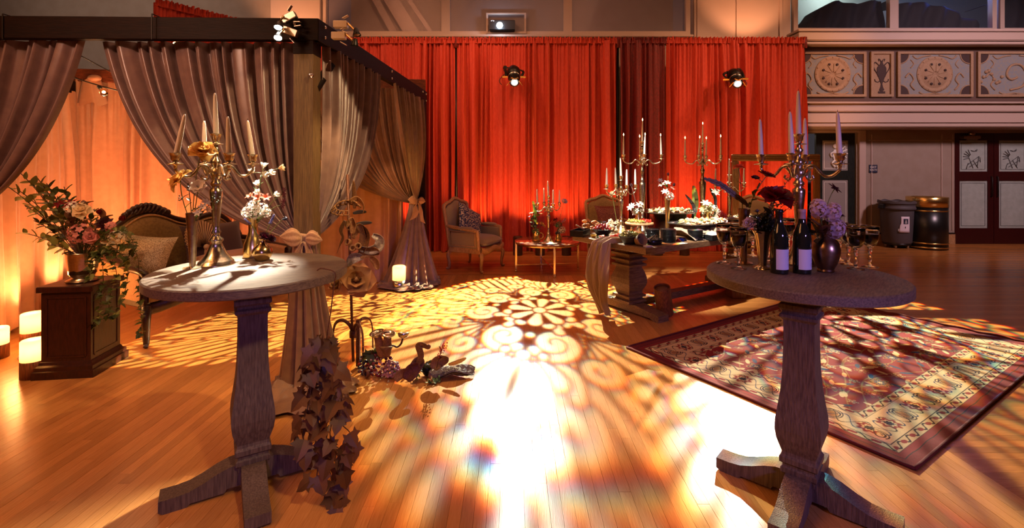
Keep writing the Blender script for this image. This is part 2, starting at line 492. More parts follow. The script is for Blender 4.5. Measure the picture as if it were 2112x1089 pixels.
# ------------------------------------------------------------------ geometry
class MB:
    """collects boxes, lathes, tubes, grids; build() or mesh() makes ONE mesh of them"""

    def __init__(self):
        self.v, self.f, self.s = [], [], []

    def add(self, vs, fs, smooth=True, M=None):
        o = len(self.v)
        if M is not None:
            vs = [M @ Vector(p) for p in vs]
        self.v += [tuple(p) for p in vs]
        self.f += [tuple(i + o for i in f) for f in fs]
        self.s += [smooth] * len(fs)
        return self

    def box(self, c, d, M=None, taper=1.0, bev=0.0):
        x, y, z = c
        a, b, h = d[0] / 2, d[1] / 2, d[2] / 2
        if bev:
            e = bev
            rings = [(-h, a - e, b - e), (-h + e, a, b), (h - e, a, b), (h, a - e, b - e)]
            vs, fs = [], []
            for zz, p, q in rings:
                vs += [(x - p + (e if abs(zz) < h else 0) * 0, y - q, z + zz), (x + p, y - q, z + zz), (x + p, y + q, z + zz), (x - p, y + q, z + zz)]
            for r in range(3):
                for i in range(4):
                    j = (i + 1) % 4
                    fs.append((r * 4 + i, r * 4 + j, r * 4 + 4 + j, r * 4 + 4 + i))
            fs += [(3, 2, 1, 0), (12, 13, 14, 15)]
            return self.add(vs, fs, False, M)
        t = taper
        vs = [(x - a, y - b, z - h), (x + a, y - b, z - h), (x + a, y + b, z - h), (x - a, y + b, z - h),
              (x - a * t, y - b * t, z + h), (x + a * t, y - b * t, z + h), (x + a * t, y + b * t, z + h), (x - a * t, y + b * t, z + h)]
        return self.add(vs, [(3, 2, 1, 0), (4, 5, 6, 7), (0, 1, 5, 4), (1, 2, 6, 5), (2, 3, 7, 6), (3, 0, 4, 7)], False, M)

    def lathe(self, prof, seg=20, c=(0, 0, 0), M=None, smooth=True, sq=None, rot=0.0, cap=True):
        """prof: (radius, z). sq: number of sides of a prism instead of a round"""
        n = sq or seg
        vs, fs = [], []
        for r, z in prof:
            for i in range(n):
                a = 2 * PI * i / n + rot
                vs.append((c[0] + r * math.cos(a), c[1] + r * math.sin(a), c[2] + z))
        for k in range(len(prof) - 1):
            for i in range(n):
                j = (i + 1) % n
                fs.append((k * n + i, k * n + j, (k + 1) * n + j, (k + 1) * n + i))
        if cap:
            fs.append(tuple(range(n - 1, -1, -1)))
            fs.append(tuple((len(prof) - 1) * n + i for i in range(n)))
        return self.add(vs, fs, smooth and not sq, M)

    def tube(self, pts, r, seg=8, M=None, flat=1.0, cap=True):
        pts = [Vector(p) for p in pts]
        k = len(pts)
        rs = r if isinstance(r, (list, tuple)) else [r] * k
        vs, fs = [], []
        t = (pts[1] - pts[0]).normalized()
        up = Vector((0, 0, 1)) if abs(t.z) < .9 else Vector((1, 0, 0))
        nrm = (up - t * up.dot(t)).normalized()
        for i, p in enumerate(pts):
            t = (pts[min(i + 1, k - 1)] - pts[max(i - 1, 0)])
            t = t.normalized() if t.length > 1e-9 else Vector((0, 0, 1))
            nrm = (nrm - t * nrm.dot(t))
            nrm = nrm.normalized() if nrm.length > 1e-6 else t.orthogonal().normalized()
            bi = t.cross(nrm)
            for j in range(seg):
                a = 2 * PI * j / seg
                vs.append(p + nrm * (rs[i] * math.cos(a)) + bi * (rs[i] * flat * math.sin(a)))
        for i in range(k - 1):
            for j in range(seg):
                q = (j + 1) % seg
                fs.append((i * seg + j, i * seg + q, (i + 1) * seg + q, (i + 1) * seg + j))
        if cap:
            fs += [tuple(range(seg - 1, -1, -1)), tuple((k - 1) * seg + j for j in range(seg))]
        return self.add(vs, fs, True, M)

    def ball(self, c, r, seg=10, rings=7, sc=(1, 1, 1), M=None):
        vs, fs = [(c[0], c[1], c[2] - r * sc[2])], []
        for k in range(1, rings):
            a = -PI / 2 + PI * k / rings
            for i in range(seg):
                b = 2 * PI * i / seg
                vs.append((c[0] + r * sc[0] * math.cos(a) * math.cos(b), c[1] + r * sc[1] * math.cos(a) * math.sin(b), c[2] + r * sc[2] * math.sin(a)))
        vs.append((c[0], c[1], c[2] + r * sc[2]))
        for i in range(seg):
            j = (i + 1) % seg
            fs.append((0, 1 + j, 1 + i))
            for k in range(rings - 2):
                fs.append((1 + k * seg + i, 1 + k * seg + j, 1 + (k + 1) * seg + j, 1 + (k + 1) * seg + i))
            fs.append((len(vs) - 1, 1 + (rings - 2) * seg + i, 1 + (rings - 2) * seg + j))
        return self.add(vs, fs, True, M)

    def grid(self, fn, nu, nv, M=None, smooth=True, closed=False):
        vs = [fn(i / (nu if closed else nu - 1), j / (nv - 1)) for j in range(nv) for i in range(nu)]
        fs = []
        for j in range(nv - 1):
            for i in range(nu if closed else nu - 1):
                q = (i + 1) % nu
                fs.append((j * nu + i, j * nu + q, (j + 1) * nu + q, (j + 1) * nu + i))
        return self.add(vs, fs, smooth, M)

    def prism(self, out, h, M=None, smooth=False):
        """closed outline (x, y) raised to height h"""
        n = len(out)
        vs = [(x, y, 0) for x, y in out] + [(x, y, h) for x, y in out]
        fs = [tuple(range(n - 1, -1, -1)), tuple(range(n, 2 * n))] + [(i, (i + 1) % n, n + (i + 1) % n, n + i) for i in range(n)]
        return self.add(vs, fs, smooth, M)

    def mesh(self, name):
        me = bpy.data.meshes.new(name)
        me.from_pydata(self.v, [], self.f)
        me.polygons.foreach_set('use_smooth', self.s)
        me.update()
        return me

    def build(self, name, m, parent=None, loc=(0, 0, 0), rot=(0, 0, 0), thick=0.0, sharp=None, sub=0):
        me = self.mesh(name)
        me.materials.append(MT[m] if isinstance(m, str) else m)
        if sharp is not None:
            me.set_sharp_from_angle(angle=math.radians(sharp))
        o = put(name, me, parent, loc, rot)
        if thick:
            md = o.modifiers.new('thickness', 'SOLIDIFY'); md.thickness = thick; md.offset = 0
        if sub:
            md = o.modifiers.new('smooth', 'SUBSURF'); md.levels = sub; md.render_levels = sub
        return o


def put(name, me, parent=None, loc=(0, 0, 0), rot=(0, 0, 0), scale=None):
    o = bpy.data.objects.new(name, me)
    COL.objects.link(o)
    o.location = loc
    o.rotation_euler = rot
    if scale is not None:
        o.scale = scale if isinstance(scale, (tuple, list)) else (scale,) * 3
    if parent:
        o.parent = parent
    return o


def tag(o, label=None, cat=None, group=None, kind=None):
    if label: o['label'] = label
    if cat: o['category'] = cat
    if group: o['group'] = group
    if kind: o['kind'] = kind
    return o


def thing(name, label, cat, loc=(0, 0, 0), rz=0.0, group=None):
    o = bpy.data.objects.new(name, None)
    o.empty_display_size = .05
    COL.objects.link(o)
    o.location = loc
    o.rotation_euler = (0, 0, rz)
    return tag(o, label, cat, group)


def struct(name, mb, m, parent=None, **k):
    o = mb.build(name, m, parent, **k)
    if parent is None:
        o['kind'] = 'structure'
    return o


def copy_tree(o, parent=None):
    c = o.copy()
    COL.objects.link(c)
    c.parent = parent
    for ch in list(o.children):
        copy_tree(ch, c)
    return c


def bez(p, c, q, n=10):
    p, c, q = Vector(p), Vector(c), Vector(q)
    return [p * (1 - t) ** 2 + c * (2 * t * (1 - t)) + q * t * t for t in (i / (n - 1) for i in range(n))]


def bez3(p, a, b, q, n=12):
    p, a, b, q = Vector(p), Vector(a), Vector(b), Vector(q)
    return [p * (1 - t) ** 3 + a * (3 * t * (1 - t) ** 2) + b * (3 * t * t * (1 - t)) + q * t ** 3 for t in (i / (n - 1) for i in range(n))]


def crv(pts, n=6):
    """smooth line through the points"""
    pts = [Vector(p) for p in pts]
    out = []
    for i in range(len(pts) - 1):
        p0, p1, p2, p3 = pts[max(i - 1, 0)], pts[i], pts[i + 1], pts[min(i + 2, len(pts) - 1)]
        for k in range(n):
            t = k / n
            out.append(.5 * ((2 * p1) + (p2 - p0) * t + (2 * p0 - 5 * p1 + 4 * p2 - p3) * t * t + (3 * p1 - p0 - 3 * p2 + p3) * t ** 3))
    out.append(pts[-1])
    return out


def TR(loc=(0, 0, 0), rz=0.0, rx=0.0, ry=0.0, sc=1.0):
    return Matrix.Translation(loc) @ Matrix.Rotation(rz, 4, 'Z') @ Matrix.Rotation(rx, 4, 'X') @ Matrix.Rotation(ry, 4, 'Y') @ Matrix.Scale(sc, 4)


def along(p, q):
    """matrix that takes the z axis to the direction p -> q, at p"""
    d = Vector(q) - Vector(p)
    return Matrix.Translation(p) @ d.to_track_quat('Z', 'Y').to_matrix().to_4x4()


def beam(mb, p, q, w, h):
    """square-cut timber from p to q (level), w wide, top at the given z, h high"""
    p, q = Vector(p), Vector(q)
    d = q - p
    a = math.atan2(d.y, d.x)
    return mb.box((d.length / 2, 0, -h / 2), (d.length, w, h), TR(p, a), bev=.004)


_mesh_cache = {}


def cached(key, fn, m):
    if key not in _mesh_cache:
        me = fn().mesh(key)
        me.materials.append(MT[m] if isinstance(m, str) else m)
        _mesh_cache[key] = me
    return _mesh_cache[key]


def text_mesh(name, s, size, m, parent, loc, rot, depth=.001, align='CENTER'):
    cu = bpy.data.curves.new(name, 'FONT')
    cu.body = s
    cu.size = size
    cu.extrude = depth
    cu.align_x = align
    cu.align_y = 'CENTER'
    tmp = bpy.data.objects.new(name, cu)
    COL.objects.link(tmp)
    dg = bpy.context.evaluated_depsgraph_get()
    me = bpy.data.meshes.new_from_object(tmp.evaluated_get(dg))
    bpy.data.objects.remove(tmp)
    bpy.data.curves.remove(cu)
    me.materials.clear()
    me.materials.append(MT[m])
    return put(name, me, parent, loc, rot)

# ================================================================== the room
R = random.Random(3)
fl = MB(); fl.box((0, 3, -.075), (24, 15, .13))
floor = struct('floor', fl, 'underfloor')
MT['maple'] = mat('maple', '#c68c4e', .27, col2='#b2773c', scale=(40, 2.2, 10), detail=6, mix=(.3, .7), bump=.05, bscale=(60, 3, 3), rand=.16, Specular_IOR_Level=.55)
MT['maple_across'] = mat('maple_across', '#b87a40', .25, col2='#a26630', scale=(2.2, 40, 10), detail=6, mix=(.3, .7), bump=.05, bscale=(3, 60, 3), rand=.16, Specular_IOR_Level=.55)
W_ = .057
planks = []


def share(x0, x1, y0, y1):
    y0, y1 = max(y0, 2.1), min(y1, 9)
    x0, x1 = max(x0, -1.056 * y1), min(x1, 1.056 * y1)
    if y1 <= y0 or x1 <= x0:
        return 0
    ym = (y0 + y1) / 2
    return (x1 - x0) / ym * (1 / y0 - 1 / y1)


XB, YB = 2.36, 7.0
i0 = int(-8.2 / W_)
for i in range(i0, int(XB / W_) + 1):
    y = -3.4 - R.random() * 2
    while y < YB:
        y2 = min(y + R.uniform(1.3, 2.6), YB)
        planks.append((share(i * W_, i * W_ + W_, y, y2), 0, i * W_, i * W_ + W_, y, y2))
        y = y2
xb = (int(XB / W_) + 1) * W_
for j in range(int((9.95 + 3.4) / W_)):
    ya = -3.4 + j * W_
    x = xb if ya < YB else -8.2
    x += 0
    while x < 11.4:
        x2 = x + R.uniform(1.2, 2.6)
        planks.append((share(x, x2, ya, ya + W_), 1, x, x2, ya, ya + W_))
        x = x2
planks.sort(reverse=True)
rest = [MB(), MB()]
for k, (s, d, x0, x1, y0, y1) in enumerate(planks):
    g = .0011
    box = ((0, 0, -.006), (x1 - x0 - g, y1 - y0 - g, .012))
    if k < 298 and s > 0:
        m = MB(); m.box(*box)
        m.build('plank', ('maple', 'maple_across')[d], floor, loc=((x0 + x1) / 2, (y0 + y1) / 2, R.uniform(-.0004, .0002)))
    else:
        rest[d].box(((x0 + x1) / 2, (y0 + y1) / 2, -.006), box[1])
for d in (0, 1):
    tag(rest[d].build('plank_field', ('maple', 'maple_across')[d], floor), kind='stuff')

YW, YD, YF = 9.6, 9.85, 9.25
wb = MB()
wb.box((-7.65, YW + .1, 3.1), (7.8, .2, 6.9))            # left of the windows
wb.box((.0, YW + .1, 1.9), (7.5, .2, 4.4))               # under the windows
wb.box((.0, YW + .1, 6.1), (7.5, .2, .9))
wb.box((4.55, YW + .1, 3.1), (1.9, .2, 6.9))             # between the window groups
wb.box((8.6, YW + .1, 6.1), (6.2, .2, .9))
struct('wall_back', wb, 'plaster')
w2 = MB()
w2.box((7.995, YD + .1, 1.1), (2.0, .2, 2.3))
w2.box((11.1, YD + .1, 1.1), (.95, .2, 2.3)); w2.box((8.3, YD + .1, 2.40), (6.4, .2, .3))
struct('wall_right', w2, 'plaster')
for nm, c, d in (('wall_left', (-11.6, 3, 3.1), (.2, 14, 6.9)), ('wall_side', (11.7, 3, 3.1), (.2, 14, 6.9)), ('wall_front', (0, -4.1, 3.1), (24, .2, 6.9)), ('ceiling', (0, 3, 6.6), (24, 15, .2))):
    m = MB(); m.box(c, d); struct(nm, m, 'plaster')
# left upper wall pilaster and sill mouldings
m = MB(); m.box((-4.25, YW - .04, 5), (.98, .08, 3), bev=.01); m.box((-3.82, YW - .06, 5), (.10, .06, 3), bev=.01)
struct('trim_1', m, 'trim')
m = MB(); m.box((-.1, YW - .06, 4.13), (7.3, .14, .05), bev=.01); m.box((-.1, YW - .03, 4.03), (7.3, .08, .07), bev=.01); struct('trim_2', m, 'trim')
m = MB()
for x in (3.68, 4.45, 5.3): m.box((x, YW - .03, 4.9), (.06, .05, 1.6), bev=.01)
m.box((4.55, YW - .015, 4.9), (1.9, .03, 1.6)); struct('trim_3', m, 'trim')


def window(n, x0, x1, z0, z1, y, glass='dim_glass', bars=()):
    f = MB()
    t = .085
    for c, d in (((x0 + t / 2, y, (z0 + z1) / 2), (t, .10, z1 - z0)), ((x1 - t / 2, y, (z0 + z1) / 2), (t, .10, z1 - z0)),
                 (((x0 + x1) / 2, y, z0 + t / 2), (x1 - x0 - 2 * t, .10, t)), (((x0 + x1) / 2, y, z1 - t / 2), (x1 - x0 - 2 * t, .10, t))):
        f.box(c, d, bev=.008)
    o = struct(f'window_{n}', f, 'trim')
    p = MB(); p.box(((x0 + x1) / 2, y + .01, (z0 + z1) / 2), (x1 - x0 - 2 * t + .02, .008, z1 - z0 - 2 * t + .02))
    p.build('pane', glass, o)
    return o


window(1, -3.76, -1.31, 4.16, 5.65, YW + .02)
window(2, -1.31, 1.10, 4.16, 5.65, YW + .02)
window(3, 1.10, 3.52, 4.16, 5.65, YW + .02)
window(4, 5.55, 7.53, 4.22, 5.65, YW, 'clear_glass')
window(5, 7.53, 9.55, 4.22, 5.65, YW, 'clear_glass')
window(6, 9.62, 11.5, 4.22, 5.65, YW, 'clear_glass')
m = MB(); m.box((0, 12.4, 4.9), (8.2, .1, 2.0)); m.box((0, 11.1, 4.12), (8, 2.6, .06)); struct('wall_gallery', m, 'plaster')
m = MB()  # tilted bars imitate orange light reflected in the window glass
for x, w, tl in ((-2.95, .16, .5), (-2.5, .34, .55), (-2.0, .10, .6)):
    m.box((x, 12.2, 4.9), (w, .06, 2.2), TR((0, 0, 0)) @ Matrix.Translation((x, 12.2, 4.9)) @ Matrix.Rotation(-tl, 4, 'Y') @ Matrix.Translation((-x, -12.2, -4.9)))
tag(m.build('light_streak', 'trim'), 'diagonal orange light reflections built as bars behind the leftmost upper window', 'rail')
lamp('gallery_light', 'POINT', (-2.4, 11.0, 5.4), (1.0, .42, .22), 45, size=.2)
lamp('gallery_light', 'POINT', (1.6, 11.0, 5.4), (.9, .42, .34), 22, size=.2)
m = MB(); m.box((8.6, 11.6, 4.9), (6.4, .1, 2.0)); m.box((8.6, 10.7, 4.14), (6.2, 1.8, .06)); struct('wall_balcony_room', m, 'room_wall')
lamp('balcony_room_light', 'POINT', (7.4, 11.0, 5.6), (.85, .95, .95), 40, size=.3)
lamp('balcony_blue_light', 'POINT', (9.2, 9.95, 5.2), (.05, .18, 1.0), 12, size=.1)


def heap(name, label, outline, y, depth, m):
    """cloth-covered furniture: a draped lump with the given profile"""
    n = len(outline)
    xs = [p[0] for p in outline]
    def fn(u, v):
        x = xs[0] + (xs[-1] - xs[0]) * u
        z = np.interp(x, xs, [p[1] for p in outline])
        b = math.sin(PI * min(1, v * 1.0)) if False else 0
        zz = 4.18 + (z - 4.18) * min(1, v * 1.5)
        yy = y + (0 if v < .66 else (v - .66) / .34 * depth) + .05 * math.sin(9 * x + 3 * zz) * (1 - v) + .04 * math.sin(17 * x - 5 * zz)
        return (x, yy, zz + (.03 * math.sin(7 * x) if v > .6 else 0))
    g = MB(); g.grid(fn, 60, 18)
    o = g.build(name, m, thick=.01)
    return tag(o, label, 'furniture cover')


heap('covered_furniture', 'dark cloth heap with sloping left end behind the left balcony window', [(5.9, 4.2), (6.02, 4.55), (6.25, 4.78), (6.6, 4.92), (7.5, 4.92)], 9.82, .5, 'black_cloth')
heap('covered_furniture', 'dark blue-lit cloth heap behind the right balcony window', [(7.62, 4.94), (8.3, 4.9), (8.9, 4.84), (9.15, 4.6), (9.5, 4.5)], 9.85, .5, 'black_cloth')
heap('covered_furniture', 'black cloth heap at the far right end of the balcony windows', [(9.65, 4.9), (10.2, 5.0), (11.2, 5.0)], 9.8, .5, 'black_cloth')

# balcony front with its painted panels
m = MB()
m.box((8.5, YF + .04, 4.0), (6.3, .5, .16), bev=.02); m.box((8.5, YF - .02, 3.885), (6.3, .3, .05), bev=.01); m.box((8.5, YF - .0, 4.12), (6.3, .4, .05), bev=.01)
struct('trim_4', m, 'trim')
m = MB(); m.box((8.5, YF + .20, 3.32), (6.3, .3, 1.1)); fz = struct('wall_balcony', m, 'frieze')
m = MB()
m.box((8.5, YF + .12, 2.69), (6.3, .35, .17), bev=.02); m.box((8.5, YF + .14, 2.50), (6.3, .3, .19), bev=.01); m.box((8.5, YF + .20, 2.37), (6.3, .36, .09), bev=.02)
m.box((8.5, YF + .08, 2.775), (6.3, .40, .035), bev=.01); m.box((8.5, YF + .40, 2.33), (6.3, .5, .03))
struct('trim_5', m, 'trim')


def panel(x0, x1, kind):
    z0, z1 = 2.90, 3.77
    y = YF + .05
    f = MB(); t = .05
    for c, d in (((x0 + t / 2, y - .02, (z0 + z1) / 2), (t, .05, z1 - z0)), ((x1 - t / 2, y - .02, (z0 + z1) / 2), (t, .05, z1 - z0)),
                 (((x0 + x1) / 2, y - .02, z0 + t / 2), (x1 - x0 - 2 * t, .05, t)), (((x0 + x1) / 2, y - .02, z1 - t / 2), (x1 - x0 - 2 * t, .05, t))):
        f.box(c, d, bev=.006)
    pf = f.build('panel_frame', 'relief', fz)
    p = MB(); p.box(((x0 + x1) / 2, y, (z0 + z1) / 2), (x1 - x0 - .08, .03, z1 - z0 - .08))
    p.build('panel_field', 'fresco' if kind != 'urn' else 'relief', pf)
    F = Matrix.Translation(((x0 + x1) / 2, y - .012, (z0 + z1) / 2)) @ Matrix.Rotation(PI / 2, 4, 'X')
    hw, hh = (x1 - x0) / 2 - .05, (z1 - z0) / 2 - .05
    if kind == 'urn':
        u = MB()
        prof = [(-.30, .01), (-.27, .05), (-.24, .035), (-.20, .02), (-.15, .012), (-.05, .05), (.05, .085), (.14, .09), (.18, .075), (.20, .04), (.25, .02), (.29, .012)]
        out = [(r, z) for z, r in prof] + [(-r, z) for z, r in reversed(prof)]
        out = [(a, b - .03) for a, b in out]
        u.prism(out, .012, F)
        for s in (1, -1):
            u.tube([F @ Vector((s * a, b, .006)) for a, b in [(p.x, p.y) for p in crv([(.05, .17, 0), (.12, .23, 0), (.155, .17, 0), (.14, .10, 0), (.09, .02, 0), (.06, -.05, 0)])]], .010, 5)
            u.tube([F @ Vector((s * a, b, .006)) for a, b in [(p.x, p.y) for p in crv([(.03, -.12, 0), (.07, -.15, 0), (.12, -.13, 0), (.13, -.09, 0)])]], .008, 5)
            u.tube([F @ Vector((s * a, b, .006)) for a, b in [(p.x, p.y) for p in crv([(.01, .22, 0), (.03, .28, 0), (.06, .29, 0), (.05, .25, 0)])]], .008, 5)
        u.box(F @ Vector((0, -.345, .006)), (.13, .012, .04))
        u.build('urn_motif', 'umber', pf)
        return
    r_ = MB()
    if kind == 'medallion':
        r_.lathe([(.345, 0), (.345, .016), (.30, .020), (.285, .008), (.255, .008), (.245, .02), (.09, .02), (.06, .028), (.04, .012)], 32, M=F)
        for k in range(10):
            a = k * PI / 5
            r_.tube([F @ Vector((q * math.cos(a + .2 * math.sin(8 * q)), q * math.sin(a + .2 * math.sin(8 * q)), .022)) for q in (.05, .09, .13, .17, .21)], .010, 5)
        for k in range(16):
            a = k * PI / 8
            r_.ball(F @ Vector((.318 * math.cos(a), .318 * math.sin(a), .016)), .016, 6, 4)
    else:
        r_.tube([F @ p for p in crv([(-.1, -.3, .01), (.15, -.22, .01), (.22, .0, .01), (.1, .18, .01), (-.08, .16, .01), (-.16, .0, .01), (-.08, -.1, .01), (.04, -.06, .01)], 5)], .022, 6)
        for k in range(9):
            r_.ball(F @ Vector((-.25 - .05 * k, -.05 - .12 * math.sin(k * .9), .005)), .035, 6, 4)
    for s in (1, -1):
        r_.tube([F @ p for p in crv([(s * .08, .36, .006), (s * .22, .34, .006), (s * .34, .30, .006), (s * .42, .36, .006)], 5)], .014, 5)
        r_.tube([F @ p for p in crv([(s * .38, -.30, .006), (s * .46, -.2, .006), (s * .40, -.1, .006), (s * .48, .02, .006), (s * .56, -.06, .006)], 5)], .016, 5)
        r_.tube([F @ p for p in crv([(s * .30, -.34, .006), (s * .2, -.38, .006), (s * .0, -.36, .006)], 5)], .016, 5)
        r_.tube([F @ p for p in crv([(s * .46, .12, .006), (s * .40, .2, .006), (s * .46, .28, .006)], 5)], .010, 5)
    r_.build('relief_scrolls', 'relief', pf)
    dk = MB()
    if kind == 'medallion':
        for k in range(8):
            a = k * PI / 4 + .39
            dk.lathe([(.024, 0), (.024, .034)], 8, (.20 * math.cos(a), .20 * math.sin(a), 0), F)
    for sx in (1, -1):
        for sz in (1, -1):
            out = [(sx * hw, sz * hh)] + [(sx * (hw - .17 * math.cos(a)), sz * (hh - .17 * math.sin(a))) for a in np.linspace(0, PI / 2, 10)]
            if sx * sz < 0: out = out[::-1]
            dk.prism(out, .010, F)
    dk.build('corner_disc', 'umber', pf)
    rm = MB()
    for sx in (1, -1):
        for sz in (1, -1):
            rm.tube([F @ Vector((sx * (hw - .18 * math.cos(a)), sz * (hh - .18 * math.sin(a)), .006)) for a in np.linspace(0, PI / 2, 10)], .012, 5)
    rm.build('corner_rim', 'relief', pf)


panel(5.50, 6.77, 'medallion'); panel(6.86, 7.29, 'urn'); panel(7.37, 8.81, 'medallion'); panel(8.90, 10.35, 'scroll')

# doors under the balcony
def door(n, x0, x1, m, y, panes, loc=None, rz=0):
    w = x1 - x0
    f = MB()
    zt = 2.25
    cuts = [0] + [v for p in panes for v in p[2:]] + [zt]
    px0, px1 = panes[0][0], panes[0][1]
    f.box((px0 / 2, 0, zt / 2), (px0, .05, zt), bev=.004)
    f.box(((px1 + w) / 2, 0, zt / 2), (w - px1, .05, zt), bev=.004)
    zz = sorted(cuts)
    for a, b in zip(zz[::2], zz[1::2]):
        f.box(((px0 + px1) / 2, 0, (a + b) / 2), (px1 - px0, .05, b - a), bev=.004)
    return struct(f'door_{n}', f, m, loc=(x0, y, 0), rot=(0, 0, rz))


def cherub(d, cx, cz, s, y=-.02):
    """a small winged figure etched in the glass"""
    F = Matrix.Translation((cx, y, cz)) @ Matrix.Rotation(PI / 2, 4, 'X') @ Matrix.Scale(s, 4)
    e = MB()
    e.lathe([(.06, 0), (.05, .012)], 12, (-.02, .20, 0), F)
    e.prism([(-.06, .12), (.02, .14), (.05, .02), (.03, -.10), (-.05, -.12), (-.09, 0)], .01, F)
    for k in range(6):
        a = 1.15 - k * .42
        e.prism([(.03, .06), (.03 + .20 * math.cos(a) - .02 * math.sin(a), .05 + .20 * math.sin(a) + .02 * math.cos(a)), (.03 + .22 * math.cos(a), .05 + .22 * math.sin(a)), (.04, .03)][::-1], .008, F)
    e.tube([F @ p for p in crv([(-.05, .08, .008), (-.13, .03, .008), (-.10, -.04, .008)])], .018 * s, 6)
    e.tube([F @ p for p in crv([(-.03, -.1, .008), (-.10, -.17, .008), (-.04, -.25, .008)])], .02 * s, 6)
    e.tube([F @ p for p in crv([(.02, -.1, .008), (.06, -.18, .008), (.0, -.26, .008)])], .02 * s, 6)
    e.build('etched_figure', 'etch_white', d)


def pane(d, x0, x1, z0, z1, m, lines):
    p = MB(); p.box(((x0 + x1) / 2, 0, (z0 + z1) / 2), (x1 - x0, .02, z1 - z0))
    o = p.build('pane', m, d)
    r = MB(); t = .008; e = .045
    for c, s in (((x0 + e, -.012, (z0 + z1) / 2), (t, .004, z1 - z0 - 2 * e)), ((x1 - e, -.012, (z0 + z1) / 2), (t, .004, z1 - z0 - 2 * e)),
                 (((x0 + x1) / 2, -.012, z0 + e), (x1 - x0 - 2 * e, .004, t)), (((x0 + x1) / 2, -.012, z1 - e), (x1 - x0 - 2 * e, .004, t))):
        r.box(c, s)
    r.build('etched_border', lines, o)
    return o


for n, x0 in ((1, 8.99), (2, 9.79)):
    P = [(.10, .67, 1.47, 2.10), (.10, .67, .32, 1.28)]
    d = door(n, x0, x0 + .79, 'door_red', YD + .02, P)
    for p in P:
        pane(d, *p, 'frosted', 'etch')
    e = MB()
    F = Matrix.Translation((.40, -.015, 1.76)) @ Matrix.Rotation(PI / 2, 4, 'X')
    for pts in ([(-.14, -.16), (.10, .02)], [(-.10, -.2), (.12, -.06)], [(-.10, -.02), (-.02, -.22)], [(.10, .02), (.06, -.2)], [(-.02, -.06), (.08, -.22)], [(-.12, -.12), (-.16, -.24)], [(.12, .0), (.13, -.1)]):
        e.tube([F @ Vector((a, b, .004)) for a, b in pts], .006, 4)
    for k in range(5):
        a = 2.0 + k * .35
        e.tube([F @ Vector((-.05 + r * math.cos(a), -.0 + r * math.sin(a), .004)) for r in (.05, .12, .17)], .006, 4)
        e.tube([F @ Vector((-.02 + .05 * math.cos(a * 1.7), .15 + .03 * math.sin(a * 1.7), .004)), F @ Vector((.02 + .05 * math.cos(a * 2), .15 + .03 * math.sin(a * 2), .004))], .005, 4)
    e.build('etched_figure', 'etch', d)
    h = MB(); h.tube([(.73 if n == 1 else .05, -.03, .95), (.73 if n == 1 else .05, -.06, .97), (.73 if n == 1 else .05, -.06, 1.35), (.73 if n == 1 else .05, -.03, 1.37)], .010, 8)
    h.build('door_handle', 'black_metal', d)
m = MB()
m.box((9.0 + .25, 0, 0), (.34, .10, .06), bev=.01); m.lathe([(.02, 0), (.05, .03), (.06, .06), (.03, .09)], 12, (9.28, 0, .02)); m.box((9.22, -.07, -.05), (.22, .02, .02))
tag(m.build('door_closer', 'bronze', loc=(0, YD - .06, 2.16)), 'metal door closer at the top of the left red door', 'door closer')
P = [(.13, .66, 1.49, 2.10), (.13, .66, .30, 1.30)]
d = door(3, 6.20, 6.99, 'door_green', YD + .06, P)
pane(d, *P[0], 'mirror_glass', 'etch_white'); pane(d, *P[1], 'mirror_glass', 'etch_white')
cherub(d, .42, 1.80, .95)
m = MB(); m.box((7.09, YD - .02, 1.16), (.13, .06, 2.3), bev=.01); m.box((6.3, YD - .02, 2.29), (1.7, .05, .05), bev=.01); struct('trim_6', m, 'trim')
m = MB(); m.box((8.1, YD - .015, .10), (1.76, .03, .20)); struct('baseboard_right', m, 'oak')
m = MB(); m.box((8.1, YD - .012, .215), (1.76, .03, .03)); struct('trim_7', m, 'black')
m = MB()
for x in (7.30, 8.72, 8.94): m.box((x, YD - .006, 1.25), (.02, .02, 1.95))
m.box((8.1, YD - .006, 2.10), (1.7, .02, .02)); struct('trim_8', m, 'trim')
sg = thing('exit_sign', 'small black EXIT ROUTE sign on the wall left of the grey bin', 'sign', (7.33, YD - .01, 1.525))
m = MB(); m.box((0, 0, 0), (.165, .012, .165), bev=.003); m.build('sign_plate', 'navy', sg)
text_mesh('lettering', 'EXIT', .062, 'white_print', sg, (0, -.008, .03), (PI / 2, 0, 0))
text_mesh('lettering', 'ROUTE', .046, 'white_print', sg, (0, -.008, -.025), (PI / 2, 0, 0))
# room seen through the doorway left of the green door
m = MB(); m.box((5.6, 12.2, 1.6), (3.4, .1, 3.2)); struct('wall_passage', m, 'trim')
m = MB(); m.box((5.6, 12.12, 2.22), (3.3, .06, .10), bev=.01); m.box((5.6, 12.12, 2.06), (3.3, .05, .06), bev=.01); struct('trim_9', m, 'oak')
t = thing('back_bar', 'dark bar cabinet with shelves seen through the doorway left of the green door', 'cabinet', (6.6, 11.2, 0))
m = MB(); m.box((0, .2, .6), (1.8, .05, 1.2)); m.box((-.88, 0, .6), (.04, .45, 1.2)); m.box((.88, 0, .6), (.04, .45, 1.2)); m.build('carcass', 'black', t)
for z in (.3, .7, 1.0, 1.2):
    m = MB(); m.box((0, 0, z), (1.8, .45, .03)); m.build('shelf', 'grey_plastic', t)
lamp('passage_light', 'POINT', (6.0, 10.8, 2.5), (1.0, .86, .72), 26, size=.1)

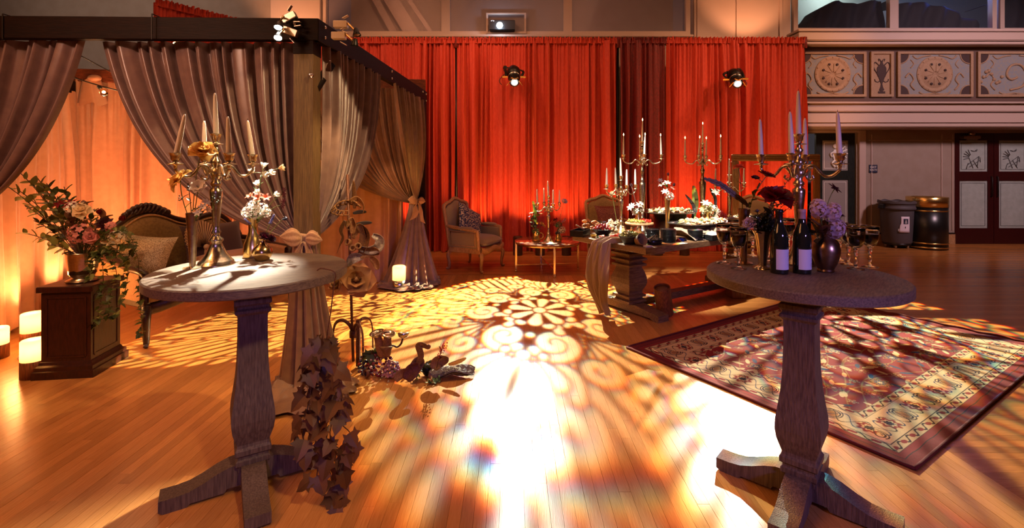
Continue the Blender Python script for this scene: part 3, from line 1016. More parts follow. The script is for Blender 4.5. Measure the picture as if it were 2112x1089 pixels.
# the projector behind its little hatch
y = YW - .04
m = MB()
for c, d in (((-.10, 0, .0), (.81, .05, .035)),): pass
x0, x1, z0, z1 = -.49, .26, 4.20, 4.58
t_ = .035
for c, d in (((x0, y, (z0 + z1) / 2), (t_, .05, z1 - z0 + t_)), ((x1, y, (z0 + z1) / 2), (t_, .05, z1 - z0 + t_)), (((x0 + x1) / 2, y, z1), (x1 - x0 - t_, .05, t_)), (((x0 + x1) / 2, y, z0), (x1 - x0 - t_, .05, t_))):
    m.box(c, d, bev=.005)
struct('window_7', m, 'trim')
pj = thing('projector', 'black projector with glaring white lens in the small hatch of the upper window', 'projector', (-.19, YW + .02, 4.215))
m = MB(); m.box((0, -.08, .11), (.5, .22, .2), bev=.015); m.build('body', 'black', pj)
m = MB(); m.lathe([(.065, 0), (.065, .02), (.05, .025)], 20, (-.04, -.19, .11), None); 
m = MB(); m.lathe([(.058, 0), (.058, .03), (.05, .032), (.0, .04)], 20, M=Matrix.Translation((-.05, -.185, .10)) @ Matrix.Rotation(PI / 2, 4, 'X')); m.build('lens', 'blue_glow', pj)
m = MB(); m.box((-.21, -.192, .19), (.02, .006, .014)); m.box((-.17, -.192, .19), (.02, .006, .014)); m.build('indicator_light', 'white_print', pj)
lamp('projector_light', 'POINT', (-.24, YW - .30, 4.32), (.55, .75, 1.0), 5, size=.03)

# ================================================================== drapes
def curtain(name, label, p, q, zt, m, wave=.17, amp=.055, header=True, seed=1, nv=16, puddle=.0, group=None, zb=.004, cat='curtain'):
    """hanging drape from p to q (x, y), zt high, with deep irregular pleats"""
    rr = random.Random(seed)
    p, q = Vector((p[0], p[1], 0)), Vector((q[0], q[1], 0))
    L = (q - p).length
    e = (q - p) / L
    nrm = Vector((e.y, -e.x, 0))
    if nrm.y > 0: nrm = -nrm
    n = max(1, round(L / wave))
    ph = [rr.uniform(0, 6.28) for _ in range(8)]
    def fold(s):
        a = 2 * PI * (s * n + .55 * math.sin(2 * PI * s * n * .21 + ph[0]) + .35 * math.sin(2 * PI * s * n * .47 + ph[1]))
        f = math.sin(a) + .35 * math.sin(2 * a + ph[2]) + .45 * math.sin(a * .37 + ph[3])
        w = .75 + .4 * math.sin(s * n * .9 + ph[4])
        return f * w
    def fine(s):
        a = 2 * PI * s * n * 2.9
        return math.sin(a + ph[5] + 1.4 * math.sin(a * .31)) + .5 * math.sin(a * .53 + ph[6])
    def fn(u, v):
        # v 0 top, 1 floor
        k = min(1, v * 3.0)
        d = amp * (fold(u) * (.35 + .65 * k) + .25 * fine(u) * (1 - .8 * k))
        d += .012 * math.sin(5 * v + 9 * u * n / 10)
        z = zt + (zb - zt) * v
        sx = .02 * math.sin(u * n * 1.7 + ph[7] + 2.5 * v) * v
        if v > .97: d += puddle + .02 * fold(u + .01)
        pt = p + e * (L * u + sx) + nrm * d
        return (pt.x, pt.y, z)
    t = thing(name, label, cat, (0, 0, 0), 0, group)
    nu = int(L / .0135)
    vs = [0, .012, .03, .06, .1, .16, .24, .33, .44, .55, .66, .76, .85, .92, .965, .985, 1]
    g = MB(); g.grid(lambda u, v: fn(u, vs[int(round(v * (len(vs) - 1)))]), nu, len(vs))
    g.build('cloth', m, t)
    if header:
        def hf(u, v):
            s = u * L
            d = .022 * math.sin(s * 190 + 2 * math.sin(s * 37)) * (.4 + v) + .012 * math.sin(s * 71 + ph[0])
            pt = p + e * (s + .01 * math.sin(s * 230) * v) + nrm * (d + .03)
            return (pt.x, pt.y, zt - .05 + v * (.11 + .012 * math.sin(s * 90 + ph[1])))
        h = MB(); h.grid(hf, int(L / .008), 4)
        h.build('ruffle', m, t)
    return t


YC, ZC = 9.0, 3.90
XS = [(-3.72, -1.06, 'red_velvet', 'red velvet drape left of the first pipe upright, behind the armchair and pergola'),
      (-1.02, 1.95, 'red_velvet', 'wide red velvet drape behind the glass coffee table and hanging projector'),
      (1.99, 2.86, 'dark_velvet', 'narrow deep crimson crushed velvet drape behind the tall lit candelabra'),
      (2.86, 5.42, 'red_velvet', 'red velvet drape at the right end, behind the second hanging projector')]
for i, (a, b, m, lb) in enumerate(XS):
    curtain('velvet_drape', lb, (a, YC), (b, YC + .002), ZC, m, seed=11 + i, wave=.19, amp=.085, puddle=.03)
curtain('velvet_drape', 'red velvet return drape behind the pergola at upper left', (-3.76, 8.95), (-5.08, 6.88), ZC, 'red_velvet', seed=31, wave=.17)
st = thing('drape_stand', 'pipe frame that carries the red velvet drapes', 'stand', (0, YC + .05, 0))
m = MB(); m.tube([(-3.74, 0, ZC + .0), (5.44, 0, ZC + .0)], .02, 8); m.build('crossbar', 'black_metal', st)
for x in (-3.74, -1.04, 1.97, 5.44):
    m = MB(); m.tube([(x, 0, .02), (x, 0, ZC + .07)], .026, 10); m.box((x, 0, .008), (.40, .30, .012)); m.build('upright', 'black_metal', st)
    m = MB(); m.tube([(x, -.03, ZC - .12), (x, -.03, ZC + .075)], .045, 10); m.build('upright_cover', 'dark_velvet', st)

# pergola of dark timber, corners measured on the floor
FRX, FRY = -1.465, 3.47
PC = dict(fr=(FRX, FRY), rr=(-1.24, 6.60), fl=(-4.15, 3.40), rl=(-5.52, 6.14))
pg = thing('pergola', 'dark timber pergola frame hung with tied-back satin drapes', 'pergola', (0, 0, 0))
for k, (x, y) in PC.items():
    m = MB(); m.box((x, y, 1.22), (.136, .136, 2.44), bev=.006); m.build('post', 'post_wood' if k in ('fr',) else 'dark_wood', pg)
m = MB(); m.box((FRX, FRY, 2.405), (.142, .142, .11), bev=.004); m.build('post_shade_band', 'dark_wood', pg)  # dark band stands for the unlit top of the post
ZB, HB = 2.60, .155
def pbeam(p, q, z=ZB, w='dark_wood'):
    m = MB(); beam(m, (p[0], p[1], z), (q[0], q[1], z), .06, HB); m.build('beam', w, pg)
pbeam((-4.3, 3.345), (-1.36, 3.425))
pbeam((-1.385, 3.40), (-1.205, 6.70))
MT['lit_beam_wood'] = mat('lit_beam_wood', '#7a3a1e', .5, col2='#54240f', scale=(2, 14, 14), bump=.1)  # lighter, redder copy of the timber: glow of the bulbs put into its colour
pbeam((-5.55, 5.90), (-1.19, 6.68), 2.76, 'lit_beam_wood')
pbeam((-4.20, 3.35), (-5.40, 6.02))
m = MB(); m.box((-1.44, 3.62, 2.28), (.05, .05, .42), TR((0, 0, 0))); 
m = MB(); m.tube([(-1.42, 3.50, 2.12), (-1.385, 3.85, 2.46)], .045, 4); m.build('brace', 'dark_wood', pg)
for (x, y, z) in ((-1.52, 3.392, 2.56), (-1.52, 3.392, 2.485), (-1.35, 3.50, 2.565), (-1.35, 3.50, 2.49), (-1.265, 5.10, 2.565), (-1.265, 5.10, 2.49), (-1.187, 6.45, 2.56), (-1.18, 6.66, 2.56), (-1.18, 6.66, 2.47)):
    m = MB(); rot = Matrix.Rotation(PI / 2, 4, 'X') if y < 3.45 else Matrix.Rotation(PI / 2, 4, 'Y')
    m.lathe([(.012, -.004), (.012, .004), (.008, .010)], 10, M=Matrix.Translation((x, y, z)) @ rot); m.build('bolt', 'chrome', pg)
m = MB(); m.lathe([(.014, -.01), (.014, .01), (.006, .03)], 10, M=Matrix.Translation((-1.405, 3.395, 2.20)) @ Matrix.Rotation(PI / 2, 4, 'X')); m.tube([(-1.405, 3.38, 2.20), (-1.39, 3.37, 2.17)], .006, 6); m.build('hook', 'chrome', pg)
for px in (18, 322):
    x = (px - 1056) / 1000 * 3.37
    m = MB()
    for z0, z1, y0, y1 in ((2.435, 2.61, 3.33, 3.33), (2.61, 2.61, 3.33, 3.44)):
        m.box((x, (y0 + y1) / 2, (z0 + z1) / 2), (.006, max(.006, y1 - y0), max(.006, z1 - z0)))
    m.build('cord_loop', 'cord', pg)


def swag(t, A, B, K, n, m, amp=.035, name='swag', spread=.10, sag=.80, lead=.22, seed=1, side=None, nu=150):
    """drape from the line A..B (B at the post) gathered to the knot K"""
    rr = random.Random(seed)
    A, B, K = Vector(A), Vector(B), Vector(K)
    e = (B - A).normalized()
    nr = Vector((e.y, -e.x, 0)).normalized()
    if side is not None and nr.dot(Vector(side)) < 0: nr = -nr
    ph = [rr.uniform(0, 6.28) for _ in range(5)]
    def fn(u, v):
        T = A.lerp(B, u)
        k = K - e * (spread * (1 - u)) * .5 + Vector((0, 0, .05 * (u - .5)))
        C = T + (k - T) * lead
        C.z = T.z + (k.z - T.z) * sag
        w = v
        P = T * (1 - w) ** 2 + C * (2 * w * (1 - w)) + k * w * w
        a = 2 * PI * n * (u + .018 * math.sin(2 * PI * u * 3.1 + ph[0]) + .012 * math.sin(2 * PI * u * 7.3 + ph[1]))
        f = math.sin(a) + .4 * math.sin(2.0 * a + ph[2]) + .5 * math.sin(.43 * a + ph[3])
        am = amp * (.55 + .45 * math.sin(PI * min(1, v * 1.1 + .1))) * (1 - .55 * v)
        P = P + nr * (am * f + .03 * math.sin(PI * v))
        P.z += -.012 * math.sin(a + 1.2) * v * (1 - v) * 4 * (1 - u)
        return P
    g = MB(); g.grid(fn, nu, 34)
    return g.build(name, m, t)


def skirt(t, K, base, R0, R1, n, m, puddle=.22, zk=None, seed=2, name='skirt', el=.75, pdir=(0, -1), sharp=1.0):
    """cloth below the knot: opens to the floor and spills on it"""
    rr = random.Random(seed)
    K, base = Vector(K), Vector(base)
    ph = [rr.uniform(0, 6.28) for _ in range(6)]
    pd = Vector((pdir[0], pdir[1], 0)).normalized()
    H = K.z
    def fn(u, v):
        th = 2 * PI * u
        d = Vector((math.cos(th), el * math.sin(th), 0))
        fl_ = v > .80
        if not fl_:
            w = v / .80
            r = R0 + (R1 - R0) * w ** 1.35
            c = K.lerp(base, w)
            z = H * (1 - w) + .012
            k = w
        else:
            w = (v - .80) / .20
            f = max(0, d.normalized().dot(pd))
            r = R1 + puddle * w * (.25 + .9 * f ** 1.5) * (1 + .12 * math.sin(3 * th + ph[3]))
            c = base
            z = .012 + (.045 * abs(math.sin(4 * th + ph[1] + 7 * w)) + .05 * abs(math.sin(8 * w + 2.5 * th))) * (1 - w * .8)
            k = 1
        a = n * (th + .12 * math.sin(2 * th + ph[0]) + .07 * math.sin(5 * th + ph[2]))
        f = math.sin(a) + .35 * math.sin(2 * a + ph[4])
        r *= 1 + (.10 + .10 * k) * f * sharp * (1 if not fl_ else max(.25, 1 - 1.1 * w))
        P = Vector((c.x, c.y, z)) + d * r
        return P
    g = MB(); g.grid(fn, 144, 34, closed=True)
    return g.build(name, m, t)


def bow(label, K, r=.07, seed=1, m='organza', rz=0.0, cat='tie-back', sz=.75):
    """sheer ribbon tied round the gathered drape"""
    t = thing('ribbon_tie', label, cat, K, rz)
    g = MB()
    g.grid(lambda u, v: ((r + .008 * math.sin(6 * PI * u + 4 * v)) * math.cos(2 * PI * u), (r * .85 + .006 * math.sin(9 * u)) * math.sin(2 * PI * u), (v - .5) * .085 + .008 * math.sin(4 * PI * u)), 40, 5, closed=True)
    g.build('band', m, t, thick=.004)
    for s, sc in ((1, 1.0 * sz), (-1, 1.25 * sz)):
        l = MB()
        def lf(u, v):
            a = 2 * PI * u
            w = math.sin(PI * min(1, .04 + .96 * v) ** .8) * (1 + .10 * math.cos(7 * a + 3 * v))
            x = s * sc * (.012 + .13 * v)
            return (x, -r - .012 - .028 * sc * w * (1 + math.cos(a)) * .6, .012 + sc * (.058 * w * math.sin(a) + .03 * v - .05 * v * v * (1 if s > 0 else .2)))
        l.grid(lf, 36, 12, closed=True)
        l.build('loop', m, t, thick=.003)
        q = MB()
        q.grid(lambda u, v: (s * (.01 + .05 * u + .01 * math.sin(6 * u)) + (v - .5) * .075 * (.35 + u), -r - .012 - .015 * math.sin(5 * u + 5 * v), -.01 - (.24 + .05 * v * s) * u), 16, 7)
        q.build('tail', m, t, thick=.003)
    return t


K1 = Vector((FRX - .01, FRY - .02, 1.06))
t = thing('satin_drape', 'taupe satin drape swept right to the near pergola post', 'curtain', (0, 0, 0))
swag(t, (-2.93, 3.47, 2.455), (-1.54, 3.50, 2.455), K1 + Vector((-.02, -.01, 0)), 13, 'taupe_satin', seed=3, side=(0, -1, 0), amp=.04, nu=190)
t2 = thing('satin_drape', 'taupe satin drape of the pergola side, tied to the near post', 'curtain', (0, 0, 0))
swag(t2, (-1.30, 4.72, 2.45), (-1.375, 3.55, 2.45), K1 + Vector((.03, .04, .01)), 12, 'taupe_satin', seed=5, side=(1, 0, 0), amp=.04, spread=.16)
skirt(t2, K1, (FRX + .02, FRY + .02, 0), .075, .19, 13, 'brown_satin', puddle=.34, pdir=(.25, -1), seed=4, el=.85)
bow('sheer cream ribbon bow on the near pergola post', K1 + Vector((.0, 0, -.01)), .088, rz=.35, sz=.85)
K2 = Vector((-1.30, 6.53, 1.10))
t = thing('satin_drape', 'satin drape of the pergola side, tied to the far post', 'curtain', (0, 0, 0))
swag(t, (-1.275, 5.12, 2.45), (-1.20, 6.52, 2.45), K2 + Vector((.02, 0, .02)), 10, 'taupe_satin', seed=7, side=(1, 0, 0), amp=.04, lead=.12, sag=.7)
t2 = thing('satin_drape', 'brown satin drape of the pergola back, swept to the far post', 'curtain', (0, 0, 0))
swag(t2, (-3.05, 6.30, 2.62), (-1.34, 6.56, 2.62), K2 + Vector((-.03, -.02, 0)), 14, 'brown_satin', seed=9, side=(0, -1, 0), amp=.04, sag=.84, lead=.25)
skirt(t, K2, (-1.33, 6.42, 0), .07, .33, 13, 'taupe_satin', puddle=.22, pdir=(-.2, -1), seed=8, el=.7)
bow('sheer ribbon tied round the gathered drape on the far pergola post', K2, .085, rz=.5)
t = thing('satin_drape', 'taupe satin drape sweeping out of the left edge of the picture', 'curtain', (0, 0, 0))
swag(t, (-3.03, 3.44, 2.455), (-4.15, 3.43, 2.455), (-4.12, 3.40, 1.12), 12, 'taupe_satin', seed=13, side=(0, -1, 0), amp=.04)
skirt(t, (-4.12, 3.40, 1.12), (-4.12, 3.40, 0), .075, .2, 11, 'taupe_satin', puddle=.3, seed=14)
curtain('backdrop', 'peach satin backdrop hanging behind the settee', (-1.5, 6.62), (-5.33, 5.96), 2.63, 'peach_satin', header=False, seed=21, wave=.24, amp=.065, puddle=.05)
curtain('backdrop', 'peach satin side drape at the far left, glowing above the lanterns', (-5.33, 5.96), (-4.18, 3.52), 2.47, 'peach_satin', header=False, seed=22, wave=.26, amp=.06, puddle=.08)
g = MB()
rr = random.Random(4)
def pud(u, v):
    c = Vector((-5.0, 5.55, 0)).lerp(Vector((-4.1, 3.9, 0)), v)
    a = PI * u
    w = .26 + .06 * math.sin(7 * v)
    return (c.x + .12 + (1 - math.cos(a)) * w * .5, c.y - .0, max(.006, .10 * math.sin(a) * (.6 + .4 * math.sin(23 * v + 4 * u)) + .03 * math.sin(40 * v + 9 * u)))
g.grid(pud, 18, 60)
tag(g.build('cloth_puddle', 'peach_satin', thick=.004), 'peach cloth gathered in folds along the floor at far left', 'cloth')
t = thing('knotted_valance', 'knotted peach cloth at the back left corner of the pergola', 'cloth', (-5.15, 5.94, 2.62))
m = MB(); m.grid(lambda u, v: ((.16 + .04 * math.sin(6 * PI * u)) * math.cos(2 * PI * u) * (.6 + v * .5), -.02 + .06 * math.sin(2 * PI * u), -.30 * v + .02 * math.sin(8 * PI * u)), 40, 8, closed=True); m.build('folds', 'peach_satin', t)
m = MB(); m.ball((0.08, -.05, .02), .05, 10, 7, (1.6, 1, .8)); m.build('knot', 'peach_satin', t)

# string lights inside
t = thing('string_lights', 'string of round warm bulbs slung inside the pergola', 'string lights', (0, 0, 0))
pA, pB = PT(150, 112, 5.0), PT(340, 225, 5.2)
def wire(p, q, s):
    m = MB(); m.tube(bez(p, (Vector(p) + Vector(q)) / 2 - Vector((0, 0, s)), q, 14), .006, 5); m.build('wire', 'cord', t)
wire(PT(120, 95, 4.9), PT(165, 114, 4.9), .0); wire(PT(165, 114, 4.9), PT(330, 190, 5.2), .05)
wire(PT(100, 140, 4.4), PT(345, 205, 4.5), .08)
for (bx, by, sx, sy, y) in ((153, 130, 165, 114, 4.9), (214, 190, 203, 178, 4.45), (261, 178, 258, 166, 5.0), (286, 213, 282, 203, 4.5), (98, 162, 104, 148, 4.4), (361, 90, 361, 80, 3.6)):
    p, q = PT(sx, sy, y), PT(bx, by, y)
    m = MB(); m.tube([p, p.lerp(q, .45)], .016, 8); s = m.build('socket', 'cord', t)
    m = MB(); m.ball(q, .034, 12, 8, (1, 1, 1.1)); m.build('bulb', 'bulb_glass', s)
    m = MB(); m.ball(q, .012, 8, 6); m.build('filament', 'bulb', s)
    lamp('bulb_light', 'POINT', q + Vector((0, .0, -.05)), (1.0, .62, .28), 3.0, size=.03)

# ================================================================== tables
TOPZ = 1.055


def cocktail_table(label, x, y, ang, r=.435):
    t = thing('cocktail_table', label, 'table', (x, y, 0), ang)
    m = MB()
    m.lathe([(r - .006, -.045), (r, -.040), (r, -.006), (r - .006, 0), (r - .05, .0), (.2, .0), (.02, .0)], 72, (0, 0, TOPZ), smooth=True)
    o = m.build('tabletop', 'grey_wood', t, sharp=30)
    m = MB(); m.lathe([(.14, 0), (.16, .012), (.16, .024)], sq=4, rot=PI / 4, c=(0, 0, TOPZ - .069)); m.lathe([(.105, 0), (.14, .02)], sq=4, rot=PI / 4, c=(0, 0, TOPZ - .089)); m.build('top_block', 'grey_wood_up', t)
    # turned square column
    h = math.sqrt(2)
    prof = [(.062, .095), (.066, .12), (.074, .13), (.074, .15), (.066, .157), (.066, .168), (.078, .178), (.078, .20), (.070, .212), (.068, .225),
            (.076, .25), (.088, .29), (.094, .335), (.092, .38), (.083, .44), (.073, .52), (.067, .60), (.064, .70), (.063, .80), (.064, .84),
            (.072, .85), (.078, .856), (.078, .868), (.068, .876), (.068, .886), (.080, .898), (.080, .916), (.070, .926), (.070, .94), (.086, .958), (.086, .985)]
    m = MB(); m.lathe([(a * h, z) for a, z in prof], sq=4, rot=PI / 4); m.build('column', 'grey_wood_up', t)
    # four scrolled feet
    for k in range(4):
        f = MB()
        L = .375
        top = [(0.04, .13), (.10, .128), (.15, .112), (.21, .085), (.26, .068), (.31, .062), (L, .062)]
        bot = [(L, .012), (L - .02, 0), (.27, 0), (.255, .014), (.12, .014), (.11, .03), (.04, .03)]
        out = top + bot
        n = len(out)
        w = .052
        vs = [(a, -w, z) for a, z in out] + [(a, w, z) for a, z in out]
        fs = [tuple(range(n)), tuple(range(2 * n - 1, n - 1, -1))] + [((i + 1) % n, i, n + i, n + (i + 1) % n) for i in range(n)]
        f.add(vs, fs, False, TR((0, 0, 0), k * PI / 2))
        f.build('foot', 'grey_wood_up', t)
    return t


LT = Vector((-1.285, 2.40, 0)); RT = Vector((1.365, 2.285, 0))
cocktail_table('tall round pedestal table at left, weathered wood, with gold candelabra and vases', LT.x, LT.y, math.radians(31.5), .445)
cocktail_table('tall round pedestal table at right, weathered wood, with wine bottles and glasses', RT.x, RT.y, math.radians(48), .415)

# ------------------------------------------------------------------ buffet table
BZ = .78
BN = Vector((1.275, 4.62, BZ)); BU = Vector((-.53, .848, 0)); BV = Vector((.848, .53, 0))
BW, BL = 1.10, 2.75
BA = math.atan2(BV.y, BV.x)
t = thing('trestle_table', 'long weathered trestle table with turned pedestals that carries the buffet', 'table', (BN.x, BN.y, 0), BA)
m = MB()
m.box((BL / 2, BW / 2, BZ - .03), (BL, BW, .06), bev=.006); m.build('tabletop', 'rustic', t)
for k in range(7):
    m = MB(); m.box((BL / 2, BW * (k + .5) / 7, BZ - .0005), (BL - .02, BW / 7 - .004, .003)); m.build('board', 'rustic', t)
h = math.sqrt(2)
for cx in (.34, BL - .40):
    m = MB(); m.box((cx, BW / 2, BZ - .085), (.20, .8, .05), bev=.004); m.build('top_rail', 'rustic', t)
    prof = [(.115, .10), (.13, .115), (.13, .135), (.10, .145), (.10, .155), (.125, .168), (.125, .188), (.098, .20), (.10, .23), (.125, .28), (.135, .32), (.132, .37), (.115, .43), (.10, .465), (.095, .485),
            (.13, .497), (.13, .517), (.10, .53), (.10, .545), (.135, .557), (.135, .577), (.10, .59), (.10, .605), (.135, .617), (.135, .64), (.105, .652), (.105, .695)]
    m = MB(); m.lathe([(a * h, z) for a, z in prof], sq=4, rot=PI / 4, c=(cx, BW / 2, 0)); m.build('pedestal', 'rustic', t)
    f = MB()
    out = [(-.47, .0), (-.40, .0), (-.36, .02), (.36, .02), (.40, .0), (.47, 0), (.47, .065), (.16, .105), (-.16, .105), (-.47, .065)]
    n = len(out); w = .075
    vs = [(cx - w, BW / 2 + a, z) for a, z in out] + [(cx + w, BW / 2 + a, z) for a, z in out]
    f.add(vs, [tuple(range(n)), tuple(range(2 * n - 1, n - 1, -1))] + [((i + 1) % n, i, n + i, n + (i + 1) % n) for i in range(n)], False)
    f.build('foot', 'rustic', t)
m = MB(); m.box((BL / 2 - .03, BW / 2 - .0, .085), (BL - .9, .12, .075), bev=.004); m.build('stretcher', 'rustic', t)


def log_light(x, y, lab, h=.30, r=.085, tilt=0.0, tdir=0.0, mt='log', sq=None):
    t = thing('uplight', lab, 'uplight', (x, y, 0))
    M = Matrix.Translation((0, 0, r * math.sin(abs(tilt)))) @ Matrix.Rotation(tdir, 4, 'Z') @ Matrix.Rotation(tilt, 4, 'Y')
    m = MB()
    if sq: m.box((0, 0, h / 2), (2 * r, 2 * r, h), M, bev=.006)
    else: m.lathe([(r - .004, 0), (r, .004), (r, h - .004), (r - .004, h), (r - .012, h), (r - .012, h - .02), (.01, h - .02)], 24, M=M)
    m.build('casing', mt, t, sharp=40)
    m = MB()
    m.lathe([(r - .02, h - .021), (r - .02, h - .012), (.01, h - .010)], 16, M=M); m.build('lens', 'lens_dim', t)
    return t


MT['lens_dim'] = mat('lens_dim', '#8a5c38', .4)
MT['log_dark'] = mat('log_dark', '#4a2c1a', .55, col2='#301b10', scale=(14, 14, 26), bump=.2)
p = ON(1372, 652); log_light(p.x, p.y, 'wood-look uplight leaning towards the foot of the buffet table', .31, .085, -.30, .9)
p = ON(1518, 612); log_light(p.x, p.y, 'wood-look square uplight standing under the far end of the buffet table', .17, .085, sq=1)
for k, (px, w) in enumerate(((693, 11), (813, 10), (1068, 9), (1114, 9), (1168, 10), (1224, 9), (1357, 10), (1412, 10))):
    pos = ['behind the iron stand', 'left of the far pergola post', 'left behind the glass table', 'right behind the glass table', 'between the glass table and the buffet', 'behind the leg of the damask chair', 'under the middle of the buffet', 'under the right half of the buffet'][k]
    p = ON(px, 526)
    log_light(p.x, p.y, f'round wood-look uplight by the red drape {pos}', .33, .085, mt='log_dark')

# ------------------------------------------------------------------ seats
def cabriole(h, s=1.0, out=(.05, -.05), m=None, r0=.034, r1=.018):
    """curved leg from the top (0,0,h) to the floor"""
    g = MB()
    o = Vector((out[0], out[1], 0))
    pts = crv([(0, 0, h), (o.x * .9, o.y * .9, h * .74), (o.x * .55, o.y * .55, h * .36), (o.x * .6, o.y * .6, h * .08), (o.x * 1.1, o.y * 1.1, .018)], 5)
    n = len(pts)
    g.tube(pts, [r0 + (r1 - r0) * min(1, i / n * 1.25) for i in range(n)], 8)
    g.ball((o.x * 1.15, o.y * 1.15, .018), .020, 8, 6, (1.1, 1.1, .9))
    return g


def cushion(w, d, h, puff=.35, nu=20, corner=.0):
    g = MB()
    def sgn(sd):
        def f(u, v):
            x, y = 2 * u - 1, 2 * v - 1
            e = max(0, (1 - x ** 4)) ** .5 * max(0, (1 - y ** 4)) ** .5
            k = 1 + corner * (abs(x) * abs(y)) ** 3
            return (x * w / 2 * k, y * d / 2 * k, sd * (h * .5 * e))
        return f
    g.grid(sgn(1), nu, nu); g.grid(lambda u, v: sgn(-1)(1 - u, v), nu, nu)
    return g


def armchair(label, x, y, ang, wood='oak', fab='linen'):
    """open bergere; faces -y in its own frame"""
    t = thing('armchair', label, 'armchair', (x, y, 0), ang)
    W, D = .66, .62
    for sx in (-1, 1):
        cabriole(.30, out=(sx * .03, -.045)).build('leg', wood, t, loc=(sx * (W / 2 - .04), -D / 2 + .05, 0))
        cabriole(.30, out=(sx * .02, .05)).build('leg', wood, t, loc=(sx * (W / 2 - .05), D / 2 - .04, 0))
    f = MB()
    # serpentine rails
    for sx in (-1, 1):
        f.box((sx * (W / 2 - .02), 0, .315), (.045, D - .06, .08), bev=.008)
    f.box((0, D / 2 - .03, .315), (W - .06, .045, .08), bev=.008)
    f.grid(lambda u, v: ((u - .5) * (W - .02), -D / 2 + .01 - .03 * math.cos((u - .5) * PI) + (0 if v < .5 else .05), .355 if v in (0,) else (.27 + .035 * math.cos((u - .5) * 2 * PI) * 1.0 if .2 < v < .8 else .355)), 24, 4)
    def rail(u, v):
        a = 2 * PI * v
        zc = .315 + .018 * math.cos((u - .5) * 4 * PI)
        yc = -D / 2 + .02 - .035 * math.cos((u - .5) * PI)
        return ((u - .5) * (W + .0), yc + .026 * math.cos(a), zc + .045 * math.sin(a))
    f.grid(rail, 24, 9)
    f.build('seat_frame', wood, t)
    # arched back
    def arch(u):
        x = (u - .5) * .64
        k = abs(x) / .32
        z = .98 + .07 * math.cos(k * PI / 2) ** 1.2 - .05 * max(0, k - .75) * 4 + .015 * math.cos(k * 2 * PI)
        return x, z
    slope = .16
    def by(z): return D / 2 - .04 + (z - .34) * slope * 1.15
    b = MB()
    pts = [(-.31, by(.34), .34), (-.315, by(.7), .70)] + [(arch(u)[0], by(arch(u)[1]), arch(u)[1]) for u in np.linspace(0, 1, 15)] + [(.315, by(.7), .70), (.31, by(.34), .34)]
    b.tube(crv(pts, 3), .028, 8)
    b.build('back_frame', wood, t)
    p = MB()
    def pad(sd):
        def fn(u, v):
            x, zt = arch(u)
            x *= .90
            z = .40 + (zt - .43) * v
            e = (max(0, 1 - (2 * u - 1) ** 4) * max(0, 1 - (2 * v - 1) ** 6)) ** .5
            return (x, by(z) - sd * (.012 + .035 * e), z)
        return fn
    p.grid(pad(1), 16, 14); p.grid(pad(-1), 16, 14)
    p.build('backrest', fab, t)
    for sx in (-1, 1):
        a = MB()
        a.tube(crv([(sx * .315, by(.64), .66), (sx * .335, .12, .645), (sx * .345, -.10, .625), (sx * .345, -.225, .615), (sx * .345, -.245, .58), (sx * .335, -.25, .45), (sx * .325, -.255, .33)], 4), .026, 8)
        a.build('arm', wood, t)
        s = MB()
        s.box((sx * .328, .02, .48), (.030, .50, .25), bev=.01)
        so = s.build('side_panel', fab, t)
        tb = MB(); 
        tb.tube([(sx * .348, -.20, .385), (sx * .348, .22, .385), (sx * .348, .24, .59), (sx * .348, -.20, .575), (sx * .348, -.20, .385)], .008, 6)
        tb.build('piping', wood, so)
        ap = cushion(.07, .26, .05, nu=8); ap.build('arm_pad', fab, t, loc=(sx * .338, -.04, .648))
    c = cushion(W - .09, D - .03, .17, nu=18, corner=.02); c.build('seat_cushion', fab, t, loc=(0, -.02, .43))
    return t


def pillow(label, loc, rot, s, m, name='cushion', fl=0.0):
    t = tag(cushion(s, s, .15, nu=18, corner=.10).build(name, m, None, loc, rot), label, 'cushion')
    return t


# main armchair: feet read off the photograph
ca = math.radians(38)
armchair('french linen armchair with pale oak frame left of the glass table', -.56, 7.53, math.radians(62))
pillow('blue and cream damask cushion on the linen armchair', (-.66, 7.60, .68), (math.radians(66), .45, math.radians(50)), .50, 'blue_damask')
armchair('french armchair with red cushion behind the left end of the buffet', 1.66, 8.02, math.radians(12), fab='gold_velvet')
pillow('red damask cushion with ruffled edge on the chair behind the buffet', (1.62, 7.93, .70), (math.radians(66), .0, math.radians(14)), .46, 'red_damask')
armchair('french armchair with arched back behind the right end of the buffet', 4.02, 7.95, math.radians(-14), fab='linen')

# glass table
G = Vector((.53, 7.30, 0))
t = thing('glass_table', 'round brass coffee table with amber glass top by the linen armchair', 'table', G, math.radians(8))
m = MB(); m.lathe([(.485, -.012), (.49, -.008), (.49, -.002), (.485, 0)], 56, (0, 0, .455)); m.build('glass_top', 'amber_glass', t)
m = MB()
m.lathe([(.47, -.03), (.482, -.03), (.482, 0), (.47, 0), (.47, -.03)], 56, (0, 0, .44), cap=False); m.build('rim', 'brass', t)
for k in range(4):
    a = k * PI / 2 - PI / 2
    m = MB(); m.box((.475 * math.cos(a), .475 * math.sin(a), .225), (.028, .028, .43), bev=.003); m.lathe([(.018, 0), (.018, .02)], 10, (.475 * math.cos(a), .475 * math.sin(a), 0)); m.build('leg', 'brass', t)
for k in range(2):
    a = k * PI / 2
    m = MB(); m.box((0, 0, .10 + .012 * k), (.93, .022, .012), TR((0, 0, 0), a), bev=.002); m.build('cross_bar', 'brass', t)

# settee ------------------------------------------------------------
SX = Vector((-3.18, 4.22, 0))                    # near front leg
sa = math.atan2(.89, .45)
st = thing('settee', 'carved french settee in gold velvet inside the pergola', 'settee', SX, sa)
